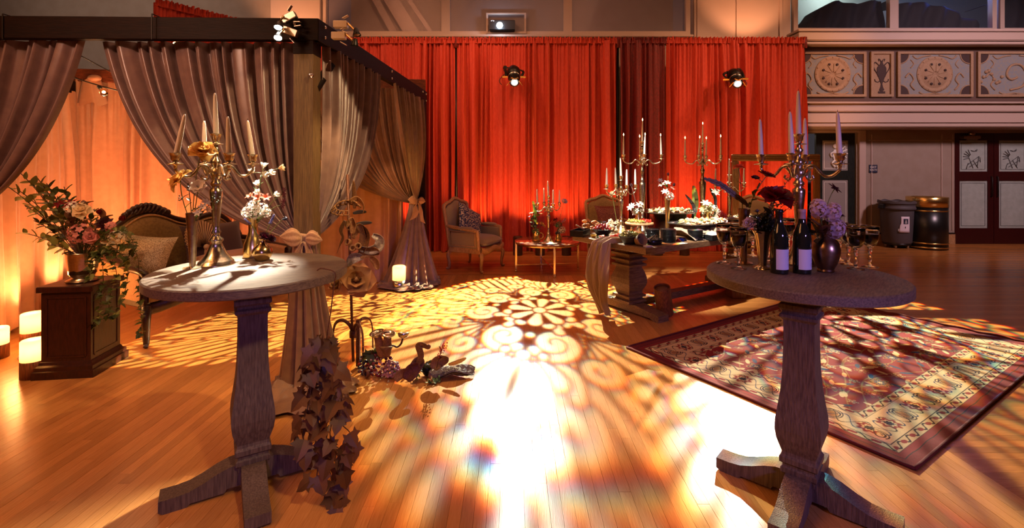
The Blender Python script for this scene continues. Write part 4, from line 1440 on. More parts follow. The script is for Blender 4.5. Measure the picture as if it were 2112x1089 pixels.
# own frame: x along the front from the near leg, y towards the back (+y = left of x)
SL, SD = 1.42, .78
for lx, ly, ox, oy in ((0, 0, -.03, -.05), (SL, 0, .03, -.05), (.04, SD, -.02, .05), (SL - .04, SD, .02, .05)):
    cabriole(.34, out=(ox, oy), r0=.042, r1=.02).build('leg', 'settee_wood', st, loc=(lx, ly, 0))
def srail(u, v):
    a = 2 * PI * v
    x = u * SL
    zc = .335 - .035 * math.cos(u * 4 * PI) * (1 if 0 < u < 1 else 1) + .02
    yc = -.02 - .07 * math.sin(PI * u) + .02 * math.cos(u * 6 * PI)
    return (x, yc + .025 * math.cos(a), zc + .055 * math.sin(a))
m = MB(); m.grid(srail, 48, 9); m.box((0, SD / 2, .36), (.045, SD, .07), bev=.01); m.box((SL, SD / 2, .36), (.045, SD, .07), bev=.01); m.box((SL / 2, SD, .36), (SL, .045, .07), bev=.01); m.build('seat_rail', 'settee_wood', st)
def sband(u, v):
    x = u * SL
    return (x, -.035 - .075 * math.sin(PI * u), .40 + .09 * v - .02 * math.cos(u * 4 * PI) * (1 - v))
m = MB(); m.grid(sband, 40, 4); m.build('seat_band', 'gold_velvet', st)
m = MB()
m.grid(lambda u, v: (u * SL, -.035 - .075 * math.sin(PI * u) * (1 - v) + v * (SD + .02), .49 + .035 * (1 - (2 * v - 1) ** 4) * (1 - (2 * u - 1) ** 6)), 30, 16)
m.build('seat', 'gold_velvet', st)
def crest(u):
    # height of the back along its length: low scroll, carved hump, dip, second hump, scroll down
    return float(np.interp(u, [0, .06, .16, .30, .42, .54, .66, .78, .9, 1.0], [.70, .88, 1.03, 1.12, 1.07, .965, .97, 1.03, .98, .72]))
us = np.linspace(0, 1, 41)
def cz(u): return np.mean([crest(min(1, max(0, u + d))) for d in (-.06, -.03, 0, .03, .06)])
def syb(z): return SD + .02 + (z - .45) * .20
m = MB(); m.tube([(u * SL, syb(cz(u)), cz(u)) for u in us], .030, 8); m.tube([(0, SD, .36), (0, syb(.5), .5), (0, syb(cz(0)), cz(0))], .03, 8); m.tube([(SL, SD, .36), (SL, syb(cz(1)), cz(1))], .03, 8); cr = m.build('crest_rail', 'settee_wood', st)
m = MB()
for k in range(22):
    u = .16 + .30 * k / 21
    z = cz(u) + .03
    m.ball((u * SL, syb(z) - .01, z + .018 * math.sin(PI * k / 21) + .008 * (k % 2)), .030, 8, 6, (1, .9, 1.15))
for k in range(9):
    u = .20 + .22 * k / 8
    m.tube(crv([(u * SL - .02, syb(1.05) - .03, cz(u) - .01), (u * SL + .01, syb(1.05) - .045, cz(u) + .03), (u * SL + .03, syb(1.05) - .02, cz(u) + .05)], 3), .012, 5)
m.build('carved_crest', 'settee_wood', cr)
m = MB()
for sd in (1, -1):
    m.grid(lambda u, v: (.02 + u * (SL - .04), syb(.46 + (cz(u) - .48) * v) - sd * (.01 + .05 * (max(0, 1 - (2 * u - 1) ** 8) * max(0, 1 - (2 * v - 1) ** 4)) ** .5), .46 + (cz(u) - .48) * v), 40, 12)
m.build('backrest', 'gold_velvet', st)
m = MB(); m.tube([(.03 + u * (SL - .06), syb(cz(u) - .035) - .045, cz(u) - .04) for u in us], .010, 6); m.build('piping', 'oak', st)
for lx in (0, SL):
    sg_ = -1 if lx == 0 else 1
    a = MB()
    a.tube(crv([(lx, syb(.70), .72), (lx + sg_ * .02, SD * .62, .70), (lx + sg_ * .03, .22, .66), (lx + sg_ * .03, .03, .645), (lx + sg_ * .015, -.025, .60), (lx, .01, .50), (lx, 0, .36)], 5), .030, 8)
    a.build('arm', 'settee_wood', st)
    s = MB()
    for sd in (1, -1):
        s.grid(lambda u, v: (lx + sg_ * .01 + sd * .035, .02 + u * (SD - .02), .39 + v * (.25 + .05 * u)), 12, 6)
    s.grid(lambda u, v: (lx + sg_ * .01 + (v - .5) * .07, .02 + u * (SD - .02), .64 + .05 * u + .02 * math.sin(PI * v)), 12, 6)
    s.build('arm_panel', 'peach_velvet' if False else 'linen_gold', st)


def SW(x, y, z):
    """settee frame to world"""
    return Vector((SX.x + x * math.cos(sa) - y * math.sin(sa), SX.y + x * math.sin(sa) + y * math.cos(sa), z))


o = cushion(.62, .46, .15, nu=18, corner=.08).build('cushion', 'brown_velvet', None, SW(.98, .62, .70), (math.radians(72), 0, sa)); tag(o, 'dark brown velvet cushion at the far end of the settee', 'cushion')
o = cushion(.46, .46, .16, nu=18, corner=.10).build('cushion', 'brocade', None, SW(.16, .42, .68), (math.radians(66), .1, sa - 1.0)); tag(o, 'pale brocade cushion at the near end of the settee', 'cushion')
o = cushion(.70, .50, .13, nu=18, corner=.03).build('seat_pad', 'linen_gold', None, SW(1.02, .34, .575), (0, 0, sa)); tag(o, 'pink-brown seat cushion lying on the settee', 'cushion')
t = thing('palm_fan', 'round pleated palm-leaf fan leaning on the dark settee cushion', 'fan', SW(.80, .50, .66), sa + .15)
m = MB()
n = 44
pts = []
for i in range(n + 1):
    a = -2.0 + 4.0 * i / n
    pts.append((.19 * math.sin(a), (-.012 if i % 2 else .012), .15 + .19 * math.cos(a) - .0))
vs = [(0, 0, .05)] + pts
m.add(vs, [(0, i, i + 1) for i in range(1, n + 1)], False, Matrix.Rotation(-.3, 4, 'X'))
m.build('blade', 'fan', t, thick=.003)
m = MB()
for i in range(0, n + 1, 2):
    m.tube([Matrix.Rotation(-.3, 4, 'X') @ Vector((0, -.008, .05)), Matrix.Rotation(-.3, 4, 'X') @ (Vector(pts[i]) + Vector((0, -.012, 0)))], .0022, 4)
m.build('rib', 'settee_wood', t)
m = MB(); m.tube([(0, -.02, .06), (0, .0, -.06)], .014, 8); m.ball((0, -.02, .05), .03, 8, 6); m.build('handle', 'fan', t)

# plinth with the large arrangement, lanterns beside it
PB = Vector((-3.33, 3.76, 0))
t = thing('plinth', 'dark wooden square plinth that carries the large flower arrangement', 'plinth', PB, math.radians(8))
ro = PI / 4
q2 = math.sqrt(2)
m = MB(); m.lathe([(.165 * q2, .09), (.165 * q2, .64)], sq=4, rot=ro); m.build('body', 'mahogany', t)
m = MB(); m.lathe([(.205 * q2, 0), (.205 * q2, .055), (.195 * q2, .06), (.195 * q2, .085), (.178 * q2, .095), (.170 * q2, .115), (.166 * q2, .118)], sq=4, rot=ro); m.build('base', 'mahogany', t)
m = MB(); m.lathe([(.166 * q2, .625), (.185 * q2, .632), (.185 * q2, .668), (.182 * q2, .675), (.02, .675)], sq=4, rot=ro); m.build('top', 'mahogany', t)
for k in range(4):
    m = MB()
    ap, w = .165, .26
    M = TR((0, 0, 0), k * PI / 2)
    for c, d in (((ap, -w / 2, .37), (.010, .014, .44)), ((ap, w / 2, .37), (.010, .014, .44)), ((ap, 0, .15), (.010, w, .014)), ((ap, 0, .59), (.010, w, .014))):
        m.box(c, d, M)
    m.build('panel_moulding', 'mahogany', t)


def lantern(px, py, w, h, lab):
    p = ON(px, py)
    r = w / 2000 * p.y
    t = thing('lantern', lab, 'lantern', p)
    hz = h / 1000 * p.y
    m = MB(); m.lathe([(r, 0), (r, hz * .45), (r * .98, hz * .46)], 22); m.build('base', 'log', t)
    m = MB(); m.lathe([(r * .98, hz * .46), (r * .98, hz * .97), (r * .9, hz), (r * .3, hz)], 22); m.build('shade', 'lantern', t)
    lamp('lantern_light', 'POINT', (p.x, p.y, hz * .80), (1.0, .56, .22), 2.6, size=.02)


lantern(70, 776, 44, 76, 'glowing round lantern on the floor left of the plinth, the nearer one')
lantern(68, 715, 40, 70, 'glowing round lantern standing behind the nearest one, left of the plinth')
lantern(-8, 738, 40, 62, 'glowing lantern cut by the left edge of the picture')
p = ON(829, 590)
t = thing('lantern', 'glowing pillar candle lantern before the drape of the far pergola post', 'lantern', (p.x, p.y - .16, 0))
m = MB(); m.lathe([(.085, 0), (.085, .12)], 20); m.build('base', 'silver', t)
m = MB(); m.lathe([(.083, .12), (.083, .285), (.07, .30), (.02, .29)], 20); m.build('shade', 'lantern', t)
lamp('lantern_light', 'POINT', (p.x, p.y - .16, .23), (1, .6, .25), 2.6, size=.02)

# big gilt frame standing behind the buffet
YFRM = 7.0
a0, a1 = PT(1511, 318, YFRM), PT(1686, 320, YFRM)
t = thing('picture_frame', 'large empty gilt frame standing upright behind the right end of the buffet', 'frame', ((a0.x + a1.x) / 2, YFRM, 0), math.radians(-4))
wf, hf, bw = a1.x - a0.x, a0.z, .10
for nm, c, d in (('rail', (0, 0, hf - bw / 2), (wf, .05, bw)), ('rail', (0, 0, bw / 2), (wf, .05, bw)), ('stile', (-wf / 2 + bw / 2, 0, hf / 2), (bw, .05, hf - 2 * bw)), ('stile', (wf / 2 - bw / 2, 0, hf / 2), (bw, .05, hf - 2 * bw))):
    m = MB(); m.box(c, d, bev=.012)
    for q in (-.28, .0, .28):
        if nm == 'rail': m.box((c[0], -.03, c[2] + q * bw), (d[0] - .02, .014, .014), bev=.004)
        else: m.box((c[0] + q * bw, -.03, c[2]), (.014, .014, d[2]), bev=.004)
    m.build(nm, 'frame_gilt', t)

# bins by the doors
p = ON(1864, 513)
t = thing('wheeled_bin', 'grey plastic wheeled bin with a white notice, by the wall', 'bin', (p.x, p.y + .17, 0))
m = MB(); m.lathe([(.26, .10), (.27, .115), (.305, .74), (.305, .76)], 32); m.build('body', 'grey_plastic', t)
m = MB(); m.lathe([(.300, .74), (.335, .745), (.340, .78), (.325, .80), (.325, .86), (.345, .87), (.345, .895), (.32, .90), (.30, .88), (.29, .5)], 32, cap=False); m.build('rim', 'grey_plastic', t)
for s in (1, -1):
    m = MB(); m.box((s * .345, -.02, .80), (.05, .14, .09), bev=.012); m.build('handle', 'black', t)
m = MB(); m.grid(lambda u, v: (.347 * math.cos(2 * PI * u), .347 * math.sin(2 * PI * u), .86 + .05 * v + .012 * math.sin(2 * PI * u * 9) * v), 60, 4, closed=True); m.build('bag_liner', 'grey_plastic', t)
m = MB(); m.lathe([(.24, .06), (.26, .075), (.26, .10)], 24); dl = m.build('dolly', 'black', t)
for k in range(5):
    a = k * 2 * PI / 5 - 1.1
    m = MB(); m.lathe([(.034, -.015), (.038, 0), (.034, .015)], 14, M=Matrix.Translation((.20 * math.cos(a), .20 * math.sin(a), .038)) @ Matrix.Rotation(PI / 2, 4, 'Y')); m.build('caster', 'steel', dl)
def on_can(s, z, r=.294): return (r * math.sin(s), -r * math.cos(s), z)
m = MB(); m.grid(lambda u, v: on_can(-.42 + .55 * u - (.12 * (1 - v) * (1 - u) if v < .5 else 0), .32 + .30 * v, .302 + .0), 10, 8); nt_ = m.build('notice', 'paper', t, thick=.002)
m = MB(); m.grid(lambda u, v: on_can(-.28 + .30 * u, .48 + .10 * v, .306), 6, 4); m.build('notice_badge', 'navy', nt_)
m = MB(); m.grid(lambda u, v: on_can(-.19 + .05 * u, .40 + .035 * v, .306), 4, 3); m.build('notice_mark', 'ink', nt_)
m = MB()
for zz, w in ((.555, .05), (.53, .10), (.505, .14)): m.grid(lambda u, v: on_can(-.13 - w / 2 + w * u, zz - .008 + .014 * v, .3085), 4, 2)
m.build('notice_print', 'white_print', nt_)
text_mesh('lettering', 'E', .07, 'white_print', t, on_can(-.54, .36, .300), (PI / 2, 0, -.54), .0005)
p = ON(1940, 517)
t.scale = (.88, .88, 1)
t = thing('litter_bin', 'black and brass litter bin with a tall brass rim, by the red doors', 'bin', (p.x, p.y + .30, 0))
m = MB(); m.lathe([(.315, .0), (.315, .80)], 36); m.build('body', 'black', t)
m = MB(); m.lathe([(.318, .80), (.325, .80), (.325, .985), (.318, .99), (.27, .98), (.26, .9)], 36, cap=False); m.build('rim', 'gold', t)
for z in (.03, .11, .72):
    m = MB(); m.lathe([(.316, z), (.322, z + .004), (.322, z + .022), (.316, z + .026)], 36, cap=False); m.build('band', 'gold', t)

# rug ---------------------------------------------------------------
def rug_image(n=1100, mm=720):
    rr = np.random.RandomState(5)
    L, Wd = 3.05, 2.0
    X = (np.arange(n) + .5) / n * L
    Y = (np.arange(mm) + .5) / mm * Wd
    X, Y = np.meshgrid(X, Y)
    red, cream, dark, gold, blue = [np.array(lin(h)[:3]) for h in ('#7a1210', '#c2a57a', '#260a0c', '#96683a', '#2c3550')]
    img = np.zeros((mm, n, 3)) + red
    d = np.minimum(np.minimum(X, L - X), np.minimum(Y, Wd - Y))
    along = np.where(np.minimum(X, L - X) < np.minimum(Y, Wd - Y), Y, X)
    ctr = np.where(np.minimum(X, L - X) < np.minimum(Y, Wd - Y), Wd / 2, L / 2)
    s = along - ctr
    def put_(m, c): img[m] = c
    # field: vines with blossoms
    f = d > .42
    for k in range(46):
        cx, cy = rr.uniform(.5, L - .5), rr.uniform(.48, Wd - .48)
        for mx in (cx,):
            pass
    cells = .27
    fx, fy = X - L / 2, Y - Wd / 2
    ax = np.abs(fx)                                  # mirrored left and right
    vine = np.zeros_like(X, bool)
    for a, b, ph in ((.19, 5.3, 0), (.17, 6.7, 1.1), (.22, 4.1, 2.2)):
        for off in (-.52, -.26, 0, .26, .52):
            vine |= np.abs(fy - off - a * .6 * np.sin(b * ax + ph + off * 5)) < .0055
    put_(f & vine, gold * .8)
    for iy in range(-3, 4):
        for ix in range(0, 7):
            cx, cy = .12 + ix * .245 + (.12 if iy % 2 else 0), iy * .165 + .03 * math.sin(ix * 2.1)
            r = .052 + .022 * math.sin(ix * 1.7 + iy * 2.3)
            dx, dy = ax - cx, fy - cy
            rad = np.hypot(dx, dy); th = np.arctan2(dy, dx)
            pet = 5 + (ix + iy) % 4
            lobe = r * (1 + .32 * np.cos(pet * th + ix))
            put_(f & (rad < lobe * .85), cream if (ix + iy) % 3 == 0 else gold)
            put_(f & (rad < lobe * .72) & (rad > lobe * .60), dark)
            put_(f & (rad < lobe * .45), red if (ix + iy) % 2 else blue)
            put_(f & (rad < lobe * .22), cream)
            for q in range(3):
                t0 = q * 2.1 + ix + iy
                lx, ly = dx - .10 * math.cos(t0), dy - .10 * math.sin(t0)
                u = lx * math.cos(t0 + .6) + ly * math.sin(t0 + .6); v = -lx * math.sin(t0 + .6) + ly * math.cos(t0 + .6)
                put_(f & ((u / .045) ** 2 + (v / .016) ** 2 < 1), cream if q else blue)
    # borders
    put_((d <= .42) & (d > .10), cream)
    g1 = (d <= .42) & (d > .36); g2 = (d <= .16) & (d > .10)
    for g in (g1, g2):
        dd = np.where(g1, d - .39, d - .13)
        put_(g, cream * .85)
        w = .018 * np.sin(s * 52)
        put_(g & (np.abs(dd - w) < .006), dark)
        ph = (s * 8.3) % 1.0
        put_(g & (((ph - .5) / .22) ** 2 + (dd / .014) ** 2 < 1), red)
        put_(g & ((np.abs(dd) > .026)), dark)
    mb = (d <= .36) & (d > .16)
    dd = d - .26
    ph = ((s / .20) % 1.0 - .5) * .20
    rad = np.hypot(ph, dd); th = np.arctan2(dd, ph)
    odd = (np.floor(s / .20) % 2) == 0
    lob = .062 * (1 + .16 * np.cos(8 * th))
    put_(mb & odd & (rad < lob), gold); put_(mb & odd & (rad < lob * .9), red * 1.1); put_(mb & odd & (rad < lob * .62), cream); put_(mb & odd & (rad < lob * .4), dark)
    pal = ((ph / .055) ** 2 + (dd / .075) ** 2)
    put_(mb & ~odd & (pal < 1) & (np.sin(pal * 16) > -.1), dark * 1.6)
    put_(mb & ~odd & (pal < .3), gold)
    put_(mb & (np.abs(dd - .062 * np.sin(s * 31.4)) < .005), blue)
    put_(mb & (np.abs(dd + .062 * np.sin(s * 31.4 + .6)) < .005), dark)
    for k in range(420):
        pass
    put_((d <= .10) & (d > .055), red * .9); put_((d <= .062) & (d > .055), dark); put_(d <= .055, red * .7)
    nz = rr.rand(mm, n, 1)
    img *= .82 + .3 * nz
    out = np.ones((mm, n, 4), np.float32); out[..., :3] = np.clip(img, 0, 1)
    im = bpy.data.images.new('rug_pattern', n, mm, float_buffer=True)
    im.colorspace_settings.name = 'Non-Color'
    im.pixels.foreach_set(out.ravel()); im.pack()
    return im


RO = Vector((.985, 4.17, 0)); ra = math.atan2(.54, .84)
t = thing('rug', 'dark red oriental rug with cream floral border on the boards', 'rug', RO, ra)
mr = mat('rug_pile', '#701714', .95, bump=.3, bscale=(260, 260, 260))
tn = mr.node_tree.nodes.new('ShaderNodeTexImage'); tn.image = rug_image()
uvn = mr.node_tree.nodes.new('ShaderNodeTexCoord')
mr.node_tree.links.new(uvn.outputs['UV'], tn.inputs[0]); mr.node_tree.links.new(tn.outputs[0], mr.node_tree.nodes['Principled BSDF'].inputs['Base Color'])
MT['rug'] = mr
MT['rug_edge'] = mat('rug_edge', '#5c1412', .9, bump=.3, bscale=(200, 200, 200))
NX, NY = 62, 42
def rz_(u, v):
    e = min(u, 1 - u, v, 1 - v)
    return .007 + .004 * math.sin(9 * u + 2) * math.sin(7 * v) + (.010 * math.sin(40 * u) ** 2 * (1 if v < .03 else 0)) + (.012 * abs(math.sin(26 * v)) if u > .985 else 0)
g = MB(); g.grid(lambda u, v: (u * 3.05, (v - 1) * 2.0, rz_(u, v)), NX, NY)
ro_ = g.build('pile', 'rug', t)
uv = ro_.data.uv_layers.new(name='UVMap')
for lp in ro_.data.loops:
    i = lp.vertex_index
    uv.data[lp.index].uv = ((i % NX) / (NX - 1), (i // NX) / (NY - 1))
for q in (((0, 0), (3.05, 0)), ((3.05, 0), (3.05, -2)), ((3.05, -2), (0, -2)), ((0, -2), (0, 0))):
    m = MB()
    pts = []
    for i in range(41):
        f = i / 40
        x, y = q[0][0] + (q[1][0] - q[0][0]) * f, q[0][1] + (q[1][1] - q[0][1]) * f
        pts.append((x, y, .008 + (.012 * abs(math.sin(26 * (1 + y / 2))) if x > 3 and 0 < f < 1 else .002)))
    m.tube(pts, .010, 6); m.build('binding', 'rug_edge', t)

# ================================================================== candles and candelabra
def candle(label, loc, h=.225, r=.0125, lean=(0, 0), lit=False, group=None):
    t = thing('taper_candle', label, 'candle', loc, 0, group)
    t.rotation_euler = (lean[0], lean[1], 0)
    put('wax', cached('taper%.4f' % r, lambda: MB().lathe([(r * .98, 0), (r, .01), (r * .82, .6), (r * .55, .93), (r * .3, .99), (.001, 1.0)], 12), 'wax'), t, scale=(1, 1, h))
    put('wick', cached('wick', lambda: MB().tube([(0, 0, 0), (.001, 0, .012)], .0012, 5), 'wick'), t, loc=(0, 0, h - .002))
    if lit:
        put('flame', cached('flame', lambda: MB().lathe([(.001, 0), (.0055, .008), (.0058, .014), (.003, .024), (.0005, .034)], 8), 'flame'), t, loc=(0, 0, h + .006))
    return t


def cup_mesh():
    return MB().lathe([(.006, -.028), (.008, -.012), (.010, -.004), (.036, -.001), (.037, .002), (.012, .006), (.012, .012), (.020, .022), (.021, .036), (.027, .052), (.030, .054), (.024, .053), (.014, .03)], 18)


def candelabra(label, short, loc, rz, H=.675, ra=.178, zc=.572, candles=(), mt='old_brass', ch=.225, tall=False, lit=False, lean=None):
    t = thing('candelabra', label, 'candelabra', loc, rz)
    if tall:
        prof = [(.105, 0), (.105, .008), (.098, .014), (.095, .022), (.07, .045), (.03, .10), (.026, .13), (.036, .15), (.026, .165), (.022, .19), (.030, .30), (.040, .45), (.046, .55), (.044, .58), (.026, .60),
                (.036, .615), (.022, .63), (.018, .68), (.026, .72), (.030, .74), (.018, .76), (.014, .80), (.024, .82), (.030, .85), (.024, .875), (.014, .90), (.014, .99), (.024, 1.0), (.012, 1.02), (.010, H - .05)]
    else:
        prof = [(.088, 0), (.088, .006), (.083, .010), (.081, .018), (.074, .024), (.050, .055), (.034, .09), (.026, .112), (.033, .122), (.033, .132), (.020, .142), (.016, .155), (.024, .168), (.015, .182), (.016, .20), (.024, .30), (.031, .37),
                (.030, .385), (.017, .398), (.026, .412), (.026, .422), (.016, .435), (.024, .46), (.028, .475), (.020, .49), (.013, .50), (.024, .52), (.024, .535), (.012, .55), (.012, .575), (.022, .59), (.010, .605), (.010, H - .05)]
    put('stem', cached('cstem%d' % tall, lambda: MB().lathe(prof, 24), mt), t)
    z0 = zc - .10
    r1 = ra
    def arm():
        g = MB()
        pts = crv([(.020, 0, z0), (.045, 0, z0 + .035), (.075, 0, z0 + .03), (.11, 0, z0 - .012), (ra * .80, 0, z0 - .015), (ra * .97, 0, z0 + .01), (ra, 0, zc - .078)], 6) if not tall else \
            crv([(.020, 0, z0 - .02), (.05, 0, z0 + .02), (.085, 0, z0 + .03), (.13, 0, z0 - .012), (ra * .85, 0, z0 - .005), (ra * .98, 0, z0 + .02), (ra, 0, zc - .078)], 6)
        g.tube(pts, .0075, 8)
        g.tube(crv([(.06, 0, z0 + .030), (.035, 0, z0 - .01), (.045, 0, z0 - .035), (.065, 0, z0 - .028), (.06, 0, z0 - .012)], 5), [.006] * 20 + [.009], 7)
        return g
    cups = []
    for k in range(4):
        a = k * PI / 2
        am = put('arm', cached('carm%.3f%.3f' % (ra, zc), arm, mt), t, rot=(0, 0, a))
        put('candle_cup', cached('ccup', cup_mesh, mt), am, loc=(ra, 0, zc - .055))
        w = rz + a
        cups.append(Vector((loc[0] + ra * math.cos(w), loc[1] + ra * math.sin(w), loc[2] + zc - .030)))
    put('candle_cup', cached('ccup', cup_mesh, mt), t, loc=(0, 0, H - .055))
    cups.append(Vector((loc[0], loc[1], loc[2] + H - .030)))
    names = []
    for c in cups[:4]:
        d = c - Vector(loc)
        # as seen from the camera
        s = d.x * loc[1] - d.y * loc[0]
        names.append(('right' if s > 0 else 'left') if abs(s) / math.hypot(loc[0], loc[1]) > .10 else ('front' if d.y < 0 else 'rear'))
    # two cups of the same side: tell front and rear apart
    for i in range(4):
        for j in range(i):
            if names[i] == names[j]:
                f, r_ = (i, j) if cups[i].y < cups[j].y else (j, i)
                names[f], names[r_] = 'front ' + names[f], 'rear ' + names[r_]
    names.append('centre')
    for k, (c, nm) in enumerate(zip(cups, names)):
        if k in candles or not candles:
            ln = lean[k] if lean else (random.uniform(-.05, .05), random.uniform(-.05, .05))
            candle(f'{"lit " if lit else ""}white taper candle in the {nm} cup of {short}', c, ch * random.uniform(.93, 1.05) if k < 4 else ch * 1.08, .0135 if not tall else .012, ln, lit)
    return t


L0 = 0, 0
candelabra('five-armed brass candelabra on the left cocktail table', 'the left cocktail table candelabra', (-1.525, 2.50, TOPZ), math.radians(49), lean=[(.0, -.13), (0, -.01), (.05, .24), (0.0, -.03), (0, -.03)], ch=.222)
candelabra('five-armed brass candelabra behind the wine bottles on the right cocktail table', 'the candelabra behind the wine bottles', (1.49, 2.52, TOPZ), math.radians(-40), lean=[(0, -.05), (0, 0), (0, -.03), (0, -.04), (0, -.01)], ch=.235)
candelabra('small brass candelabra with unlit candles on the glass coffee table', 'the glass table candelabra', (.545, 7.24, .455), math.radians(18), mt='old_brass', ch=.235)
candelabra('small brass candelabra at the left end of the buffet beside the radish bowl', 'the left buffet candelabra', (1.30, 5.78, BZ), math.radians(8), mt='old_brass')
candelabra('small brass candelabra at the far right end of the buffet before the gilt frame', 'the right buffet candelabra', (2.95, 6.58, BZ), math.radians(-24), mt='old_brass')
candelabra('tall brass candelabra, left of the two, with burning candles above the buffet', 'the left tall candelabra', (1.60, 5.96, BZ), math.radians(-9), H=1.10, ra=.225, zc=.935, tall=True, lit=True, ch=.25)
candelabra('tall brass candelabra, right of the two, with burning candles above the buffet', 'the right tall candelabra', (2.53, 6.44, BZ), math.radians(-33), H=1.10, ra=.225, zc=.935, tall=True, lit=True, ch=.25)


# ================================================================== vases, bottles, glasses
def vase(name, label, loc, prof, m, seg=24, flutes=0, rz=0.0):
    g = MB()
    if flutes:
        vs, fs = [], []
        n = flutes * 4
        for r, z in prof:
            for i in range(n):
                a = 2 * PI * i / n
                q = r * (1 + .05 * math.cos(flutes * a))
                vs.append((q * math.cos(a), q * math.sin(a), z))
        for k in range(len(prof) - 1):
            for i in range(n):
                j = (i + 1) % n
                fs.append((k * n + i, k * n + j, (k + 1) * n + j, (k + 1) * n + i))
        fs.append(tuple(range(n - 1, -1, -1)))
        g.add(vs, fs, True)
    else:
        g.lathe(prof, seg, cap=False); g.f.append(tuple(range(seg - 1, -1, -1))); g.s.append(False)
    o = g.build(name, m, None, loc, (0, 0, rz), sharp=50)
    return tag(o, label, 'vase')


def inner(prof, w=.003):
    return prof + [(max(r - w, .002), z) for r, z in reversed(prof[1:])] + [(.001, prof[1][1] + .003)]


VT = {}
def vloc(key, px, py, z): VT[key] = ON(px, py, z); return VT[key]
vase('trumpet_vase', 'slim trumpet vase of dull metal with yellow roses on the left table', vloc('LTV', 397, 553, TOPZ), inner([(.042, 0), (.042, .004), (.014, .010), (.014, .02), (.018, .10), (.024, .20), (.030, .275)]), 'old_brass')
vase('bottle_vase', 'satin gold bottle vase with white flowers on the left table', vloc('LBV', 522, 530, TOPZ), inner([(.044, 0), (.050, .004), (.052, .03), (.048, .07), (.034, .11), (.024, .14), (.024, .18), (.031, .215)]), 'gold')
vase('bud_vase', 'round gold bud vase with dark blossoms on the left table', vloc('LRV', 541, 537, TOPZ), inner([(.024, 0), (.034, .004), (.050, .03), (.052, .048), (.044, .07), (.022, .09), (.015, .097), (.015, .112), (.019, .118)]), 'bronze_gold')
vase('trumpet_vase', 'slim silver trumpet vase with a long feather on the right table', vloc('RTV', 1534, 543, TOPZ), inner([(.044, 0), (.044, .004), (.016, .010), (.016, .03), (.020, .12), (.024, .22), (.028, .285)]), 'bronze')
vase('footed_vase', 'fluted gold footed vase with dark foliage left of the wine bottles', vloc('RFV', 1573, 553, TOPZ), inner([(.044, 0), (.042, .006), (.020, .016), (.018, .03), (.024, .08), (.032, .14), (.040, .17), (.050, .188)]), 'old_brass', flutes=10)
vase('ginger_vase', 'bronze ovoid vase with white stock flowers right of the bottles', vloc('RBV', 1703, 560, TOPZ), inner([(.034, 0), (.038, .006), (.034, .014), (.048, .04), (.060, .08), (.062, .11), (.052, .145), (.034, .165), (.030, .172), (.036, .185)]), 'bronze')
vase('trumpet_vase', 'slim gold trumpet vase with white lilies in the middle of the buffet', ON(1379, 459, BZ) if False else (1.80, 5.62, BZ), inner([(.05, 0), (.05, .004), (.016, .012), (.018, .08), (.026, .28), (.036, .42)]), 'gold')
VT['BTV'] = Vector((1.80, 5.62, BZ))
vase('bottle_vase', 'small gold vase with white blossoms on the wooden cake stand', (1.46, 5.62, BZ + .145), inner([(.03, 0), (.034, .004), (.036, .03), (.022, .07), (.020, .10), (.026, .115)]), 'gold')
VT['BWV'] = Vector((1.46, 5.62, BZ + .145))
vase('bottle_vase', 'gold vase holding the big white bunch at the right of the buffet', (2.45, 6.08, BZ), inner([(.05, 0), (.056, .004), (.06, .06), (.04, .14), (.036, .18), (.045, .22)]), 'gold')
VT['BRV'] = Vector((2.45, 6.08, BZ))
t = thing('mug_vase', 'gold handled jug with fern and blush flowers on the glass table', 'vase', (.36, 7.25, .455)); VT['CMV'] = Vector((.36, 7.25, .455))
m = MB(); m.lathe(inner([(.055, 0), (.062, .004), (.058, .03), (.050, .08), (.055, .13), (.062, .15)]), 20, cap=False); m.build('body', 'gold', t)
m = MB(); m.tube(crv([(.055, 0, .12), (.10, 0, .11), (.10, 0, .05), (.057, 0, .03)], 5), .008, 6); m.build('handle', 'gold', t)
vase('bottle_vase', 'gold bottle vase with coral flowers on the glass table', (.69, 7.22, .455), inner([(.04, 0), (.052, .006), (.056, .04), (.042, .09), (.026, .12), (.024, .15), (.032, .17)]), 'gold'); VT['CBV'] = Vector((.69, 7.22, .455))
t = tag(MB().lathe([(.07, 0), (.10, .006), (.12, .012), (.118, .014), (.07, .008), (.01, .007)], 28).build('saucer', 'plate_pale', None, (.54, 6.98, .455)), 'pale saucer at the front of the glass table', 'saucer')
p0 = PB + Vector((0, 0, .675)); VT['URN'] = p0
m = MB()
n = 40; vs, fs = [], []
pr = [(.075, 0), (.105, .006), (.100, .014), (.060, .03), (.078, .05), (.090, .10), (.096, .17), (.102, .215), (.108, .225), (.098, .225), (.085, .06), (.001, .06)]
for r, z in pr:
    for i in range(n):
        a = 2 * PI * i / n; q = r * (1 + .03 * math.cos(10 * a) * (1 if .04 < z < .21 else 0)); vs.append((q * math.cos(a), q * math.sin(a), z))
for k in range(len(pr) - 1):
    for i in range(n):
        j = (i + 1) % n; fs.append((k * n + i, k * n + j, (k + 1) * n + j, (k + 1) * n + i))
fs.append(tuple(range(n - 1, -1, -1)))
m.add(vs, fs)
tag(m.build('urn', 'old_brass', None, p0), 'fluted gold urn on the plinth that holds the large arrangement', 'urn')


